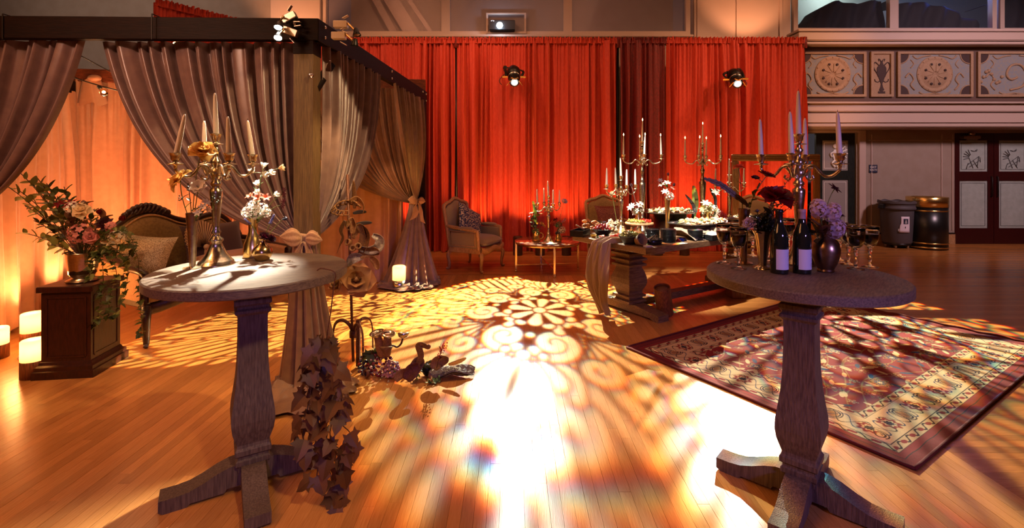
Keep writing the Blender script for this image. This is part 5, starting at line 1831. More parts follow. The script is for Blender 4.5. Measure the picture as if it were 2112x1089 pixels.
def wine_bottle(label, loc, rz, seal):
    t = thing('wine_bottle', label, 'bottle', loc, rz)
    m = MB(); m.lathe([(.030, .004), (.037, 0), (.039, .006), (.039, .165), (.037, .185), (.028, .21), (.019, .235), (.0155, .26), (.0145, .29), (.016, .291), (.016, .300), (.010, .301)], 32); m.build('body', 'bottle', t)
    m = MB(); m.lathe([(.0160, .238 + .02), (.0158, .286), (.0172, .288), (.0172, .302), (.005, .303)], 24, cap=False); m.build('capsule', seal, t)
    m = MB(); m.grid(lambda u, v: (.0396 * math.sin(-1.0 + 1.95 * u), -.0396 * math.cos(-1.0 + 1.95 * u), .022 + .095 * v), 24, 4); lb = m.build('label', 'paper', t)
    # the words run up the label and cannot be read; thin strokes stand in their places
    m = MB()
    rr = random.Random(9)
    for k in range(13):                        # upright strokes and hooks, as the script shows from here
        z = .036 + .0052 * k
        if k in (4, 8): continue
        a = .42 + rr.uniform(0, .05)
        w = rr.uniform(.16, .30)
        m.grid(lambda u, v: (.0400 * math.sin(a + w * u), -.0400 * math.cos(a + w * u), z + .0010 * v), 5, 2)
        h = rr.uniform(.002, .0045)
        e = a + w * rr.choice((.0, .5, 1))
        m.grid(lambda u, v: (.0400 * math.sin(e + .028 * u), -.0400 * math.cos(e + .028 * u), z + h * v), 2, 2)
    m.build('label_print', 'ink', lb)
    return t


MT['capsule_dark'] = mat('capsule_dark', '#120c10', .35)
MT['capsule_pink'] = mat('capsule_pink', '#a88a8c', .5)
wine_bottle('dark wine bottle with plain white label, left of the pair on the right table', ON(1607, 563, TOPZ), .18, 'capsule_dark')
wine_bottle('dark wine bottle with pale pink capsule, right of the pair on the right table', ON(1654, 563, TOPZ), .12, 'capsule_pink')

GL_OUT = [(.001, .0), (.037, .001), (.038, .003), (.016, .008), (.006, .014), (.0065, .03), (.010, .045), (.0065, .055), (.008, .075), (.012, .084), (.008, .092), (.012, .100), (.028, .116), (.037, .140), (.0395, .165), (.0385, .185), (.0405, .205)]
GL_IN = [(.0390, .205), (.0372, .185), (.0380, .165), (.0355, .140), (.026, .119), (.006, .106), (.0005, .105)]


def wine_glass(label, loc, fill=.168, rz=0.0):
    t = thing('wine_glass', label, 'wine glass', loc, rz)
    put('goblet', cached('goblet', lambda: MB().lathe(GL_OUT + GL_IN, 32, cap=False), 'glass'), t)
    if fill:
        r = float(np.interp(fill, [z for _, z in reversed(GL_IN)], [q for q, _ in reversed(GL_IN)])) - .0004
        pr = [(q - .0004 if q > .001 else q, z + .0004) for q, z in reversed(GL_IN) if z < fill] + [(r, fill), (.0005, fill)]
        put('wine', cached('wine%.3f' % fill, lambda: MB().lathe(pr, 32, cap=False), 'wine'), t)
    put('gilt_rim', cached('gilt_rim', lambda: MB().tube([(.0398 * math.cos(a), .0398 * math.sin(a), .2052) for a in np.linspace(0, 2 * PI, 33)], .0009, 5, cap=False), 'gold'), t)
    return t


for lab, px, py, f in (('wine glass at the left front edge of the right cocktail table', 1523, 554, .170), ('wine glass at the far left edge of the right cocktail table', 1494, 543, .168),
                       ('wine glass behind the feather vase on the right cocktail table', 1516, 527, .150), ('wine glass behind the footed gold vase on the right cocktail table', 1552, 528, .150),
                       ('wine glass directly behind the left wine bottle', 1584, 541, .150), ('wine glass seen between the two wine bottle necks', 1626, 524, .170),
                       ('fullest wine glass, frontmost of the right group on the right table', 1765, 555, .168), ('wine glass at the far right of the right cocktail table', 1794, 551, .166),
                       ('wine glass behind the frontmost one of the right group', 1750, 546, .160), ('rearmost wine glass of the right group on the right table', 1731, 538, .155)):
    wine_glass(lab, ON(px, py, TOPZ), f)

# ================================================================== flowers
def petal(mb, az, tilt, L, W, curl, cup, r0=0.0, z0=0.0, nt=5, ns=4, point=.7, wav=0.0):
    ca, sa_ = math.cos(az), math.sin(az)
    rows = []
    r, z = r0, z0
    for i in range(nt):
        t = i / (nt - 1)
        if i:
            a = tilt - curl * (t - .5 / (nt - 1))
            r += L / (nt - 1) * math.cos(a); z += L / (nt - 1) * math.sin(a)
        w = W * (math.sin(PI * min(.97, .13 + t * .84)) ** point)
        row = []
        for j in range(ns):
            s = 2 * j / (ns - 1) - 1
            zz = z + cup * s * s * W + wav * math.sin(5 * s + 7 * t + az * 3) * W * t
            x, y = r - cup * .3 * s * s * W, s * w
            row.append((x * ca - y * sa_, x * sa_ + y * ca, zz))
        rows.append(row)
    vs = [p for r_ in rows for p in r_]
    fs = [(i * ns + j, i * ns + j + 1, (i + 1) * ns + j + 1, (i + 1) * ns + j) for i in range(nt - 1) for j in range(ns - 1)]
    mb.add(vs, fs)


def rose(open_=1.0, seed=1):
    rr = random.Random(seed)
    m = MB()
    for k, (n, tl, L, W, cu, r0) in enumerate(((5, .30, 1.0, .62, .9, .05), (5, .75, .85, .52, .8, .04), (5, 1.1, .66, .40, .5, .03), (4, 1.35, .50, .28, .1, .02))):
        for i in range(n):
            petal(m, 2 * PI * i / n + k * .5 + rr.uniform(-.15, .15), tl * (1 if k else open_) + rr.uniform(-.1, .1), L * rr.uniform(.9, 1.1), W, cu, .25, r0, .0, wav=.12)
    m.ball((0, 0, .32), .16, 8, 6, (1, 1, 1.3))
    return m


def flat(n, L=1.0, W=.4, tilt=.25, curl=.3, cup=.1, layers=1, point=.7, wav=.04):
    m = MB()
    for l in range(layers):
        for i in range(n):
            petal(m, 2 * PI * i / n + l * PI / n, tilt + .35 * l, L * (1 - .2 * l), W, curl, cup, .06, 0, wav=wav, point=point)
    return m


def florets(n=26, seed=1, r=1.0, fr=.30, np_=5, sc=(1, 1, .9)):
    rr = random.Random(seed)
    m = MB()
    for i in range(n):
        z = 1 - 1.75 * (i + .5) / n
        a = i * 2.39996 + rr.uniform(-.2, .2)
        q = math.sqrt(max(0, 1 - z * z))
        d = Vector((q * math.cos(a) * sc[0], q * math.sin(a) * sc[1], z * sc[2]))
        s = MB()
        for k in range(np_):
            petal(s, 2 * PI * k / np_ + a, .35, 1.0, .42, .5, .1, .05, nt=3, ns=3)
        M = along(d * r, d * (r + 1)) @ Matrix.Scale(fr * rr.uniform(.8, 1.2), 4)
        m.add(s.v, s.f, True, M)
    return m


def bell():
    m = MB()
    for i in range(5):
        petal(m, 2 * PI * i / 5, 1.25, 1.1, .42, .55, .3, .08, 0, wav=.08)
    m.lathe([(.05, -.05), (.14, .05), (.18, .3)], 8, cap=False)
    return m


def tulip():
    m = MB()
    for i in range(6):
        petal(m, 2 * PI * i / 6, 1.5 - (.0 if i % 2 else .08), 1.15, .42, -.35, -.2 if False else .1, .20 if i % 2 else .24, 0, point=.8)
    m.ball((0, 0, .45), .33, 10, 7, (1, 1, 1.6))
    return m


def spike(n=26):
    m = MB()
    for i in range(n):
        a = i * 2.4; z = i / n
        m.ball((.11 * (1 - .5 * z) * math.cos(a), .11 * (1 - .5 * z) * math.sin(a), z), .07, 5, 4)
    return m


def berries(n=9, seed=1):
    rr = random.Random(seed)
    m = MB()
    for i in range(n):
        m.ball((rr.uniform(-.5, .5), rr.uniform(-.5, .5), rr.uniform(0, 1.3)), .16, 7, 5)
    return m


def thistle():
    m = MB()
    m.ball((0, 0, .3), .32, 9, 7)
    for i in range(12):
        petal(m, 2 * PI * i / 12, .45, .9, .10, .1, .0, .1, .05, nt=3, ns=3)
    return m


HEADS = dict(rose=lambda: rose(), rose2=lambda: rose(.2, 5), anemone=lambda: flat(7, 1, .48, .5, .5, .2, 2), star=lambda: flat(6, 1, .20, .12, .2, .05), lily=lambda: flat(6, 1.1, .26, .75, 1.0, .1), dahlia=lambda: flat(10, 1, .24, .2, .1, .15, 3),
             cluster=lambda: florets(), stock=lambda: florets(40, 3, 1.0, .34, 5, (.75, .75, 1.2)), carnation=lambda: flat(9, .9, .42, .35, .2, .2, 4, wav=.2), bell=bell, tulip=tulip, spike=spike, berries=berries, thistle=thistle,
             ranunculus=lambda: rose(.8, 8))


def leaf_mesh(L=1.0, W=.32, fold=.25, curl=.4):
    m = MB()
    petal(m, 0, .25, L, W, curl, fold, 0, 0, nt=6, ns=3, point=.85)
    return m


def ivy_mesh():
    """five-lobed leaf, stalk at the origin, tip along +x, folded along the midrib"""
    half = [(0, 0), (.02, .22), (-.16, .40), (.12, .42), (.30, .62), (.40, .34), (.62, .30), (1.0, 0)]
    m = MB()
    def z(x, y): return -.28 * x * x + .18 * abs(y) - .12 * y * y
    for s in (1, -1):
        pts = [(x, s * y, z(x, y)) for x, y in half]
        mid = [(.2, 0, z(.2, 0)), (.45, 0, z(.45, 0))]
        vs = pts + mid
        # fan triangles from the midrib
        fs = [(0, 1, 8), (1, 2, 3), (1, 3, 8), (3, 4, 5), (3, 5, 8), (8, 5, 9), (5, 6, 9), (6, 7, 9)]
        m.add(vs, [f if s > 0 else f[::-1] for f in fs])
    return m


def head(kind, m, parent, M, r, name='blossom'):
    o = put(name, cached('head_' + kind + m, HEADS[kind], m), parent)
    o.matrix_local = M @ Matrix.Scale(r, 4)
    return o


def leaf(parent, at, d, L, m='leaf', W=.32, key='leaf', roll=0.0, name='leaf', face=None):
    d = Vector(d).normalized()
    q = d.to_track_quat('X', 'Z').to_matrix().to_4x4()
    if face is not None:                       # the blade turns its upper side this way
        z = Vector(face); z = (z - d * z.dot(d)).normalized()
        y = z.cross(d)
        q = Matrix((d, y, z)).transposed().to_4x4()
    o = put(name, cached(key + m + '%.2f' % W, (lambda: ivy_mesh()) if key == 'ivy' else (lambda: leaf_mesh(1, W)), m), parent)
    o.matrix_local = Matrix.Translation(at) @ q @ Matrix.Rotation(roll, 4, 'X') @ Matrix.Scale(L, 4)
    return o


def stemmed(name, label, base, tip, heads, cat='flower', bend=(0, 0, 0), sm='stem', r=.0022, leaves=0, lm='leaf', ll=.05, group=None, lw=.32, seed=None):
    """a cut stem from base to tip; heads: (kind, material, size, offset along/aside, name)"""
    base, tip = Vector(base), Vector(tip)
    t = thing(name, label, cat, base, 0, group)
    c = base.lerp(tip, .55) + Vector(bend) + Vector((0, 0, .25 * abs((tip - base).length) * .4))
    pts = [p - base for p in bez(base, c, tip, 9)]
    m = MB(); m.tube(pts, r, 6); m.build('stem', sm, t)
    rr = random.Random(seed if seed is not None else sum(map(ord, label)) & 255)
    d = (pts[-1] - pts[-2]).normalized()
    for h in heads:
        kind, mt, sz = h[:3]
        off = Vector(h[3]) if len(h) > 3 else Vector((0, 0, 0))
        dr = (d + Vector(h[4])).normalized() if len(h) > 4 else d
        at = pts[-1] + off
        if off.length > .004:
            s = MB(); s.tube([pts[-2], (pts[-2] + at) / 2 + Vector((0, 0, .004)), at], r * .7, 5); s.build('side_stem', sm, t)
        q = dr.to_track_quat('Z', 'Y').to_matrix().to_4x4()
        head(kind, mt, t, Matrix.Translation(at) @ q, sz, h[5] if len(h) > 5 else 'blossom')
    for k in range(leaves):
        f = .35 + .6 * k / max(1, leaves)
        i = min(len(pts) - 2, int(f * (len(pts) - 1)))
        p = pts[i].lerp(pts[i + 1], f * (len(pts) - 1) - i)
        a = k * 2.4 + rr.uniform(-.5, .5)
        u = d.orthogonal().normalized()
        dd = Matrix.Rotation(a, 3, d) @ u + d * .7
        leaf(t, p, dd, ll * rr.uniform(.7, 1.2), lm, lw, roll=rr.uniform(-.5, .5))
    return t


def top(key, h): return VT[key] + Vector((0, 0, h))


# --- left table
y = VT['LTV'].y
b = top('LTV', .20)
stemmed('garden_rose', 'big open yellow rose hanging to the left of the trumpet vase', b, PT(372, 372, y - .03), [('rose', 'p_yellow', .070, (0, 0, 0), (-.9, -.4, -.2))], bend=(-.03, 0, .0), leaves=1)
stemmed('garden_rose', 'big open yellow rose in front of the candelabra stem', b, PT(416, 312, y - .06), [('rose', 'p_yellow', .066, (0, 0, 0), (.3, -.6, .2))], bend=(-.02, 0, 0), leaves=0)
stemmed('anemone', 'white anemone with dark centre below the yellow roses', b, PT(410, 386, y - .06), [('anemone', 'p_white', .038, (0, 0, 0), (0, -1.2, .1)), ('berries', 'p_plum', .006, (0, -.012, .004), (0, -1, 0), 'flower_centre')], leaves=1, ll=.03)
stemmed('freesia', 'white freesia sprig low at the right of the trumpet vase', b, PT(424, 418, y - .05), [('lily', 'p_white', .022), ('lily', 'p_white', .020, (-.014, 0, -.02), (-.4, -.5, 0)), ('lily', 'p_cream', .018, (.012, 0, -.035), (.6, -.6, 0)), ('lily', 'p_white', .020, (-.03, -.01, -.05), (-.5, -.7, 0))], leaves=2, ll=.035)
stemmed('berry_twig', 'twig of dark green berries left in the trumpet vase', b, PT(390, 392, y - .02), [('berries', 'berry', .026), ('berries', 'berry', .020, (-.045, 0, -.05))], 'twig', leaves=2, ll=.03, sm='stem_brown')
stemmed('berry_twig', 'twig of dark green berries against the candelabra stem', b, PT(440, 414, y - .03), [('berries', 'berry', .028)], 'twig', leaves=2, ll=.03, sm='stem_brown')
y = VT['LBV'].y
b = top('LBV', .16)
stemmed('lisianthus', 'tall stem of white bell flowers in the gold bottle vase', b, PT(543, 346, y), [('bell', 'p_white', .030), ('bell', 'p_white', .030, (-.055, 0, -.03), (-.6, -.3, .2)), ('bell', 'p_white', .033, (.012, -.01, -.055), (.5, -.7, 0)), ('bell', 'p_white', .030, (-.02, -.01, -.10), (-.5, -.6, 0)), ('bell', 'p_white', .030, (.04, -.01, -.04), (.9, -.4, 0)),
         ('bell', 'p_white', .029, (-.02, -.01, -.15), (-.3, -.8, 0)), ('bell', 'p_white', .028, (.06, 0, -.16), (1, -.3, -.1)), ('bell', 'p_cream', .030, (.085, 0, -.005), (1.2, 0, -.6))], leaves=4, ll=.04)
stemmed('alstroemeria', 'orange blossoms in the middle of the gold bottle vase', b, PT(531, 408, y), [('lily', 'p_orange', .030, (0, 0, 0), (0, -1, 0)), ('lily', 'p_orange', .028, (.045, 0, 0), (.5, -.8, 0)), ('lily', 'p_orange', .026, (-.03, -.02, .01), (-.5, -.7, 0))])
for k, (px, py, s) in enumerate(((522, 425, .034), (510, 437, .030), (540, 430, .032), (528, 440, .034), (549, 438, .026))):
    stemmed('candytuft', ['upper left', 'lower left', 'upper right', 'lower middle', 'lower right'][k] + ' white flower cluster at the mouth of the gold bottle vase', b, PT(px, py, y - .03), [('cluster', 'p_white', s)], group='white clusters in the gold bottle vase', leaves=3, ll=.03, seed=k)
for lab, px, py in (('upper thin twig with a dark star blossom beside the post', 585, 400), ('lower thin twig with a dark star blossom beside the post', 583, 424)):
    stemmed('star_twig', lab, b, PT(px, py, y), [('star', 'p_dark', .020, (0, 0, 0), (1, -.5, 0)), ('star', 'p_dark', .016, (.004, 0, .025), (.6, -.8, 0))], bend=(.02, 0, .05), sm='leaf_light')
y = VT['LRV'].y
b = top('LRV', .09)
stemmed('dark_blossom', 'burgundy blossom at the mouth of the round bud vase', b, PT(546, 489, y - .01), [('carnation', 'p_dark', .036), ('carnation', 'p_dark', .026, (.035, 0, -.01), (.8, -.4, 0))], leaves=2, ll=.035, lm='leaf_dark')
stemmed('tulip', 'dark purple tulip leaning right from the round bud vase', b, PT(583, 452, y), [('tulip', 'p_plum', .022, (0, 0, 0), (1.4, 0, -.2))], sm='leaf_light')
stemmed('lavender', 'lavender spike standing above the round bud vase', b, PT(557, 461, y), [('spike', 'p_lav', .055)])
stemmed('lavender', 'lavender spike leaning left from the round bud vase', b, PT(517, 462, y), [('spike', 'p_lav', .045, (0, 0, 0), (-.6, 0, .2))])

# --- right table
y = VT['RTV'].y
b = top('RTV', .20)
t = thing('feather', 'long grey-brown feather curving left from the silver trumpet vase', 'feather', b)
pts = crv([(0, 0, 0), PT(1546, 430, y) - b, PT(1515, 402, y - .01) - b, PT(1485, 380, y - .02) - b, PT(1452, 368, y - .03) - b], 8)
m = MB(); m.tube(pts, [.003 - .002 * i / len(pts) for i in range(len(pts))], 5); m.build('quill', 'feather', t)
m = MB()
k0 = 8
m.grid(lambda u, v: pts[k0 + int(round(v * (len(pts) - 1 - k0)))] + Vector((.3, .3, .9)).normalized() * ((u - .5) * .034 * math.sin(PI * min(.96, .15 + v * .8)) ** .6) + Vector((0, 0, .003 * math.sin(60 * v))), 7, len(pts) - k0); m.build('vane', 'feather_grey', t)
stemmed('ranunculus', 'coral ranunculus on a tall stem above the silver trumpet vase', b, PT(1524, 346, y), [('ranunculus', 'p_orange', .034, (0, 0, 0), (0, 0, 1))], bend=(0, 0, 0), leaves=2, ll=.03)
stemmed('dark_anemone', 'dark red anemone with wide petals before the candelabra', b, PT(1580, 364, y - .05), [('anemone', 'p_red', .045, (0, 0, 0), (.0, -.3, .9)), ('anemone', 'p_dark', .022, (-.055, 0, -.01), (-.6, -.4, .3))], bend=(-.03, 0, -.02), leaves=0)
stemmed('herb_sprig', 'frilly green sprig halfway up the dark anemone stem', b, PT(1562, 388, y - .05), [('spike', 'leaf', .03), ('spike', 'leaf', .028, (.02, 0, -.01), (.8, 0, 0))], 'sprig', leaves=5, ll=.03)
stemmed('small_blossom', 'tiny white blossom at the mouth of the silver trumpet vase', b, PT(1542, 431, y - .03), [('lily', 'p_white', .014)])
y = VT['RFV'].y
b = top('RFV', .13)
stemmed('red_rose', 'big dark red rose above the left wine bottle', b, PT(1600, 408, y - .05), [('rose', 'p_red', .088, (0, 0, 0), (0, -.35, 1.0))], bend=(.01, .02, 0), leaves=3, ll=.05, lm='leaf_dark')
stemmed('thistle', 'blue-grey thistle head left of the red rose', b, PT(1562, 438, y), [('thistle', 'p_plum', .026), ('thistle', 'p_plum', .018, (-.03, 0, -.03))], leaves=2, lm='leaf_dark')
stemmed('carnation', 'pale frilled carnation at the left lip of the footed vase', b, PT(1547, 462, y - .02), [('carnation', 'p_lilac', .040, (0, 0, 0), (-.5, -.6, 0))])
for k, (px, py) in enumerate(((1560, 452), (1580, 448), (1600, 458), (1572, 470), (1592, 470), (1585, 440))):
    stemmed('dark_foliage', ['leftmost', 'tall middle', 'rightmost', 'low left', 'low right', 'tallest'][k] + ' dark leafy filler stem in the fluted footed vase', b, PT(px, py, y - .03 + .02 * (k % 3)), [('cluster', 'leaf_dark', .022)], 'foliage', leaves=6, lm='leaf_dark', ll=.045, group='dark foliage in the footed vase', seed=k)
for k, (px, py) in enumerate(((1625, 372), (1650, 390), (1618, 410), (1640, 420), (1610, 392))):
    stemmed('bronze_foliage', ['tallest', 'upper right', 'lower middle', 'lower right', 'leftmost'][k] + ' airy bronze-leaved twig behind the red rose', b + Vector((.02, .10, 0)), PT(px, py, y + .1), [('berries', 'p_orange', .02)], 'foliage', leaves=10, lm='leaf_brown', ll=.024, group='bronze twigs behind the red rose', sm='stem_brown', r=.0014, seed=20 + k)
y = VT['RBV'].y
b = top('RBV', .13)
for lab, px, py, s in (('upper left white stock bloom over the bronze vase', 1688, 432, .042), ('white stock bloom at upper right over the bronze vase', 1716, 440, .042), ('white stock bloom low at the right lip of the bronze vase', 1722, 474, .044)):
    stemmed('stock', lab, b, PT(px, py, y - .03), [('stock', 'p_lilac', s, (0, 0, 0), (.3 if px > 1700 else -.2, -.3, .6))], leaves=1, ll=.05, lm='leaf_dark')
stemmed('magnolia_leaf', 'broad two-toned magnolia leaves at the left of the bronze vase', b, PT(1690, 462, y - .04), [], 'leaf spray', leaves=5, lm='leaf_brown', ll=.085, lw=.38, sm='stem_brown')
stemmed('dark_leaves', 'dark glossy leaves hanging left over the bronze vase', b, PT(1668, 478, y - .03), [], 'leaf spray', leaves=4, lm='leaf_dark', ll=.07, lw=.36)
stemmed('star_flower', 'dark star-shaped flower silhouetted before the green door', b, PT(1722, 388, y + .02), [('star', 'p_dark', .034, (0, 0, 0), (0, -1, .2)), ('star', 'p_dark', .02, (0, -.008, 0), (0, -1, .2))], bend=(-.05, 0, -.01))
stemmed('curled_bloom', 'dark curled seed head bloom'[:0] + 'dark curled seed head at the right of the white stock', b, PT(1736, 446, y), [('thistle', 'p_dark', .018)], leaves=2, lm='leaf_dark', ll=.03)

# --- buffet
b = top('BTV', .30); y = b.y
stemmed('lily_spray', 'spray of white lilies in the slim gold vase on the buffet', b, PT(1376, 378, y), [('lily', 'p_white', .045, (0, 0, 0), (0, -.6, 0)), ('lily', 'p_white', .042, (-.06, 0, -.02), (-.7, -.4, 0)), ('lily', 'p_pink', .040, (.05, 0, -.06), (.6, -.5, 0)), ('lily', 'p_white', .045, (-.03, -.02, -.10), (-.4, -.8, 0))], leaves=4, ll=.05)
stemmed('white_cluster', 'white round flower cluster at the mouth of the slim gold vase', b, PT(1381, 405, y - .02), [('cluster', 'p_white', .05)], leaves=3)
stemmed('dark_star', 'dark star blossom at the left top of the slim gold vase', b, PT(1362, 372, y), [('star', 'p_dark', .035, (0, 0, 0), (0, -1, 0))], sm='stem_brown')
stemmed('dark_calla', 'dark calla rising above the slim gold vase', b, PT(1378, 362, y), [('tulip', 'p_dark', .030)])
stemmed('dark_calla', 'dark calla leaning right from the slim gold vase', b, PT(1389, 384, y), [('tulip', 'p_dark', .034)])
b = top('BWV', .09); y = b.y
for k, (px, py, s) in enumerate(((1301, 428, .045), (1318, 424, .045), (1310, 438, .04), (1322, 436, .035))):
    stemmed('white_cluster', ['upper left', 'upper right', 'lower left', 'lower right'][k] + ' white blossom in the small vase on the wooden cake stand', b, PT(px, py, y), [('lily', 'p_white', s, (0, 0, 0), (0, -.8, 0)), ('lily', 'p_white', s * .8, (.02, 0, .02), (.4, -.8, 0))], leaves=2, ll=.05, group='white blossoms on the cake stand', seed=k)
stemmed('black_calla', 'tall black calla behind the left buffet candelabra', b, PT(1303, 385, y + .1), [('tulip', 'p_dark', .035)], sm='stem_brown', r=.005)
stemmed('hanging_rose', 'cream rose bending left from the left buffet candelabra', (1.27, 5.80, BZ), PT(1262, 400, 5.78), [('rose2', 'p_cream', .04, (0, 0, 0), (-.5, -.5, 0))], bend=(-.0, 0, 0), sm='leaf_light', r=.004)
b = top('BRV', .17); y = b.y
for k, (px, py, s, mt) in enumerate(((1455, 420, .06, 'p_white'), (1468, 426, .06, 'p_white'), (1462, 436, .06, 'p_cream'), (1478, 432, .055, 'p_white'), (1450, 432, .05, 'p_cream'), (1474, 444, .05, 'p_white'))):
    stemmed('white_cluster', ['topmost white', 'second from top white', 'middle cream', 'rightmost white', 'leftmost cream', 'lowest white'][k] + ' flower of the big bunch right of the tall candelabra', b, PT(px, py, y), [('lily', mt, s, (0, 0, 0), (0, -.6, 0)), ('cluster', mt, s * .6, (.02, 0, -.03))], leaves=4, ll=.07, group='big white bunch on the buffet', lm='leaf_light', seed=40 + k)
stemmed('white_lily', 'single white lily rising over the big bunch', b, PT(1474, 398, y), [('lily', 'p_white', .06, (0, 0, 0), (0, -.8, 0))], leaves=2)
for k, (px, py) in enumerate(((1488, 440), (1494, 445), (1483, 437))):
    stemmed('red_blossom', ['middle', 'rightmost', 'leftmost'][k] + ' red blossom at the right of the big white bunch', b, PT(px, py, y), [('rose', 'p_red', .035)], group='red blossoms on the buffet', seed=60 + k)


def plume(label, base, pts, w, m, mv):
    base = Vector(base)
    t = thing('feather', label, 'feather', base)
    P = crv([Vector(p) - base for p in pts], 7)
    g = MB(); g.tube(P, [.004 - .003 * i / len(P) for i in range(len(P))], 5); g.build('quill', m, t)
    g = MB(); n = len(P)
    g.grid(lambda u, v: P[int(round((.15 + .85 * v) * (n - 1)))] + Vector((1, 0, 0)) * ((u - .5) * w * math.sin(PI * min(.97, .12 + .84 * v)) ** .6) + Vector((0, -.01, 0)) * abs(u - .5) * 2, 7, n); g.build('vane', mv, t)
    return t


plume('broad golden-brown leaf plume left of the right tall candelabra', (2.32, 6.30, BZ), [(2.32, 6.30, BZ), PT(1433, 430, 6.3), PT(1433, 405, 6.3), PT(1430, 383, 6.3)], .085, 'feather', 'leaf_light')
plume('dark curved plume beside the golden leaf plume', (2.30, 6.28, BZ), [(2.30, 6.28, BZ), PT(1431, 432, 6.28), PT(1424, 415, 6.28), PT(1413, 401, 6.28)], .05, 'feather_dark', 'feather_dark')
plume('dark plume rising behind the big white bunch', (2.62, 6.3, BZ), [(2.62, 6.3, BZ), PT(1475, 415, 6.3), PT(1470, 400, 6.3), PT(1464, 388, 6.3)], .045, 'feather_dark', 'feather_dark')

# --- glass table
b = top('CMV', .11); y = b.y
plume('dark green fern leaf standing in the gold jug', b, [b, PT(1103, 450, y), PT(1103, 430, y), PT(1099, 415, y)], .055, 'stem', 'leaf')
for k, (lab, px, py, mt, kd, s) in enumerate((('blush blossoms at the left of the gold jug', 1097, 440, 'p_pink', 'lily', .045), ('pale blossoms near the fern in the gold jug', 1110, 437, 'p_lilac', 'lily', .040), ('cream flower at the right of the gold jug', 1118, 462, 'p_yellow', 'rose2', .045), ('plum blossoms low in the gold jug', 1100, 462, 'p_plum', 'cluster', .04), ('lime green flowers at the lip of the gold jug', 1104, 476, 'herb', 'cluster', .05), ('violet blossoms at the left edge of the gold jug', 1093, 447, 'p_plum', 'lily', .03))):
    stemmed('jug_flower', lab, b, PT(px, py, y - .02), [(kd, mt, s), (kd, mt, s * .8, (.03, 0, -.03))], leaves=3, ll=.05)
b = top('CBV', .14); y = b.y
stemmed('scabious', 'single white scabious on a long stem beside the glass table candelabra', b, PT(1164, 416, y), [('carnation', 'p_lilac', .055, (0, 0, 0), (0, -.9, 0))], bend=(-.02, 0, 0))
for k, (lab, px, py, mt, kd, s) in enumerate((('coral flowers at the left of the gold bottle vase', 1141, 457, 'p_orange', 'rose2', .04), ('coral flower at the right of the gold bottle vase', 1163, 456, 'p_pink', 'tulip', .04), ('red blossom over the gold bottle vase', 1146, 452, 'p_red', 'rose2', .035), ('white blossoms low right of the gold bottle vase', 1160, 474, 'p_white', 'cluster', .05), ('pale green sprig in the gold bottle vase', 1152, 462, 'herb', 'cluster', .04), ('plum blossom at the front of the gold bottle vase', 1152, 478, 'p_plum', 'lily', .04))):
    stemmed('vase_flower', lab, b, PT(px, py, y - .02), [(kd, mt, s), (kd, mt, s * .7, (-.03, 0, -.02))], leaves=3, ll=.05)

# --- large arrangement on the plinth
b = top('URN', .16); y = b.y
rr = random.Random(12)
G1 = 'leafy branches in the urn'
BRP = [(-4, 372), (42, 357), (38, 392), (60, 372), (78, 368), (96, 378), (132, 385), (118, 405), (52, 425), (70, 455), (40, 480), (80, 492), (105, 505), (150, 420), (175, 415), (195, 430), (215, 445), (235, 470), (140, 445), (110, 440), (160, 470), (185, 485), (120, 475)]
NTH = 'first second third fourth fifth sixth seventh eighth ninth tenth eleventh twelfth thirteenth fourteenth fifteenth sixteenth seventeenth eighteenth nineteenth twentieth twenty-first twenty-second twenty-third'.split()
ORD = sorted(range(23), key=lambda i: math.atan2(BRP[i][0] - 160, 525 - BRP[i][1]))
BR = {i: NTH[n] for n, i in enumerate(ORD)}
for k, (px, py, n, lm) in enumerate(((-4, 372, 9, 'leaf_light'), (42, 357, 10, 'leaf_light'), (38, 392, 10, 'leaf_light'), (60, 372, 14, 'leaf_light'), (78, 368, 14, 'leaf_light'), (96, 378, 14, 'leaf'), (132, 385, 14, 'leaf'), (118, 405, 14, 'leaf_light'), (52, 425, 12, 'leaf_light'), (70, 455, 12, 'leaf'), (40, 480, 10, 'leaf_light'), (80, 492, 10, 'leaf_light'), (105, 505, 8, 'leaf_light'),
                                    (150, 420, 14, 'leaf'), (175, 415, 14, 'leaf_brown'), (195, 430, 12, 'leaf'), (215, 445, 12, 'leaf_brown'), (235, 470, 12, 'leaf'), (140, 445, 12, 'leaf_brown'), (110, 440, 12, 'leaf'), (160, 470, 12, 'leaf_dark'), (185, 485, 12, 'leaf_dark'), (120, 475, 12, 'leaf_brown'))):
    stemmed('leafy_branch', BR[k] + ' leafy branch of the urn arrangement, counted clockwise from the lowest at left', b, PT(px, py, y + rr.uniform(-.18, .18)), [], 'branch', bend=(0, 0, .02), sm='stem_brown', leaves=n, lm=lm, ll=.066, lw=.36, group=G1, seed=k, r=.003)
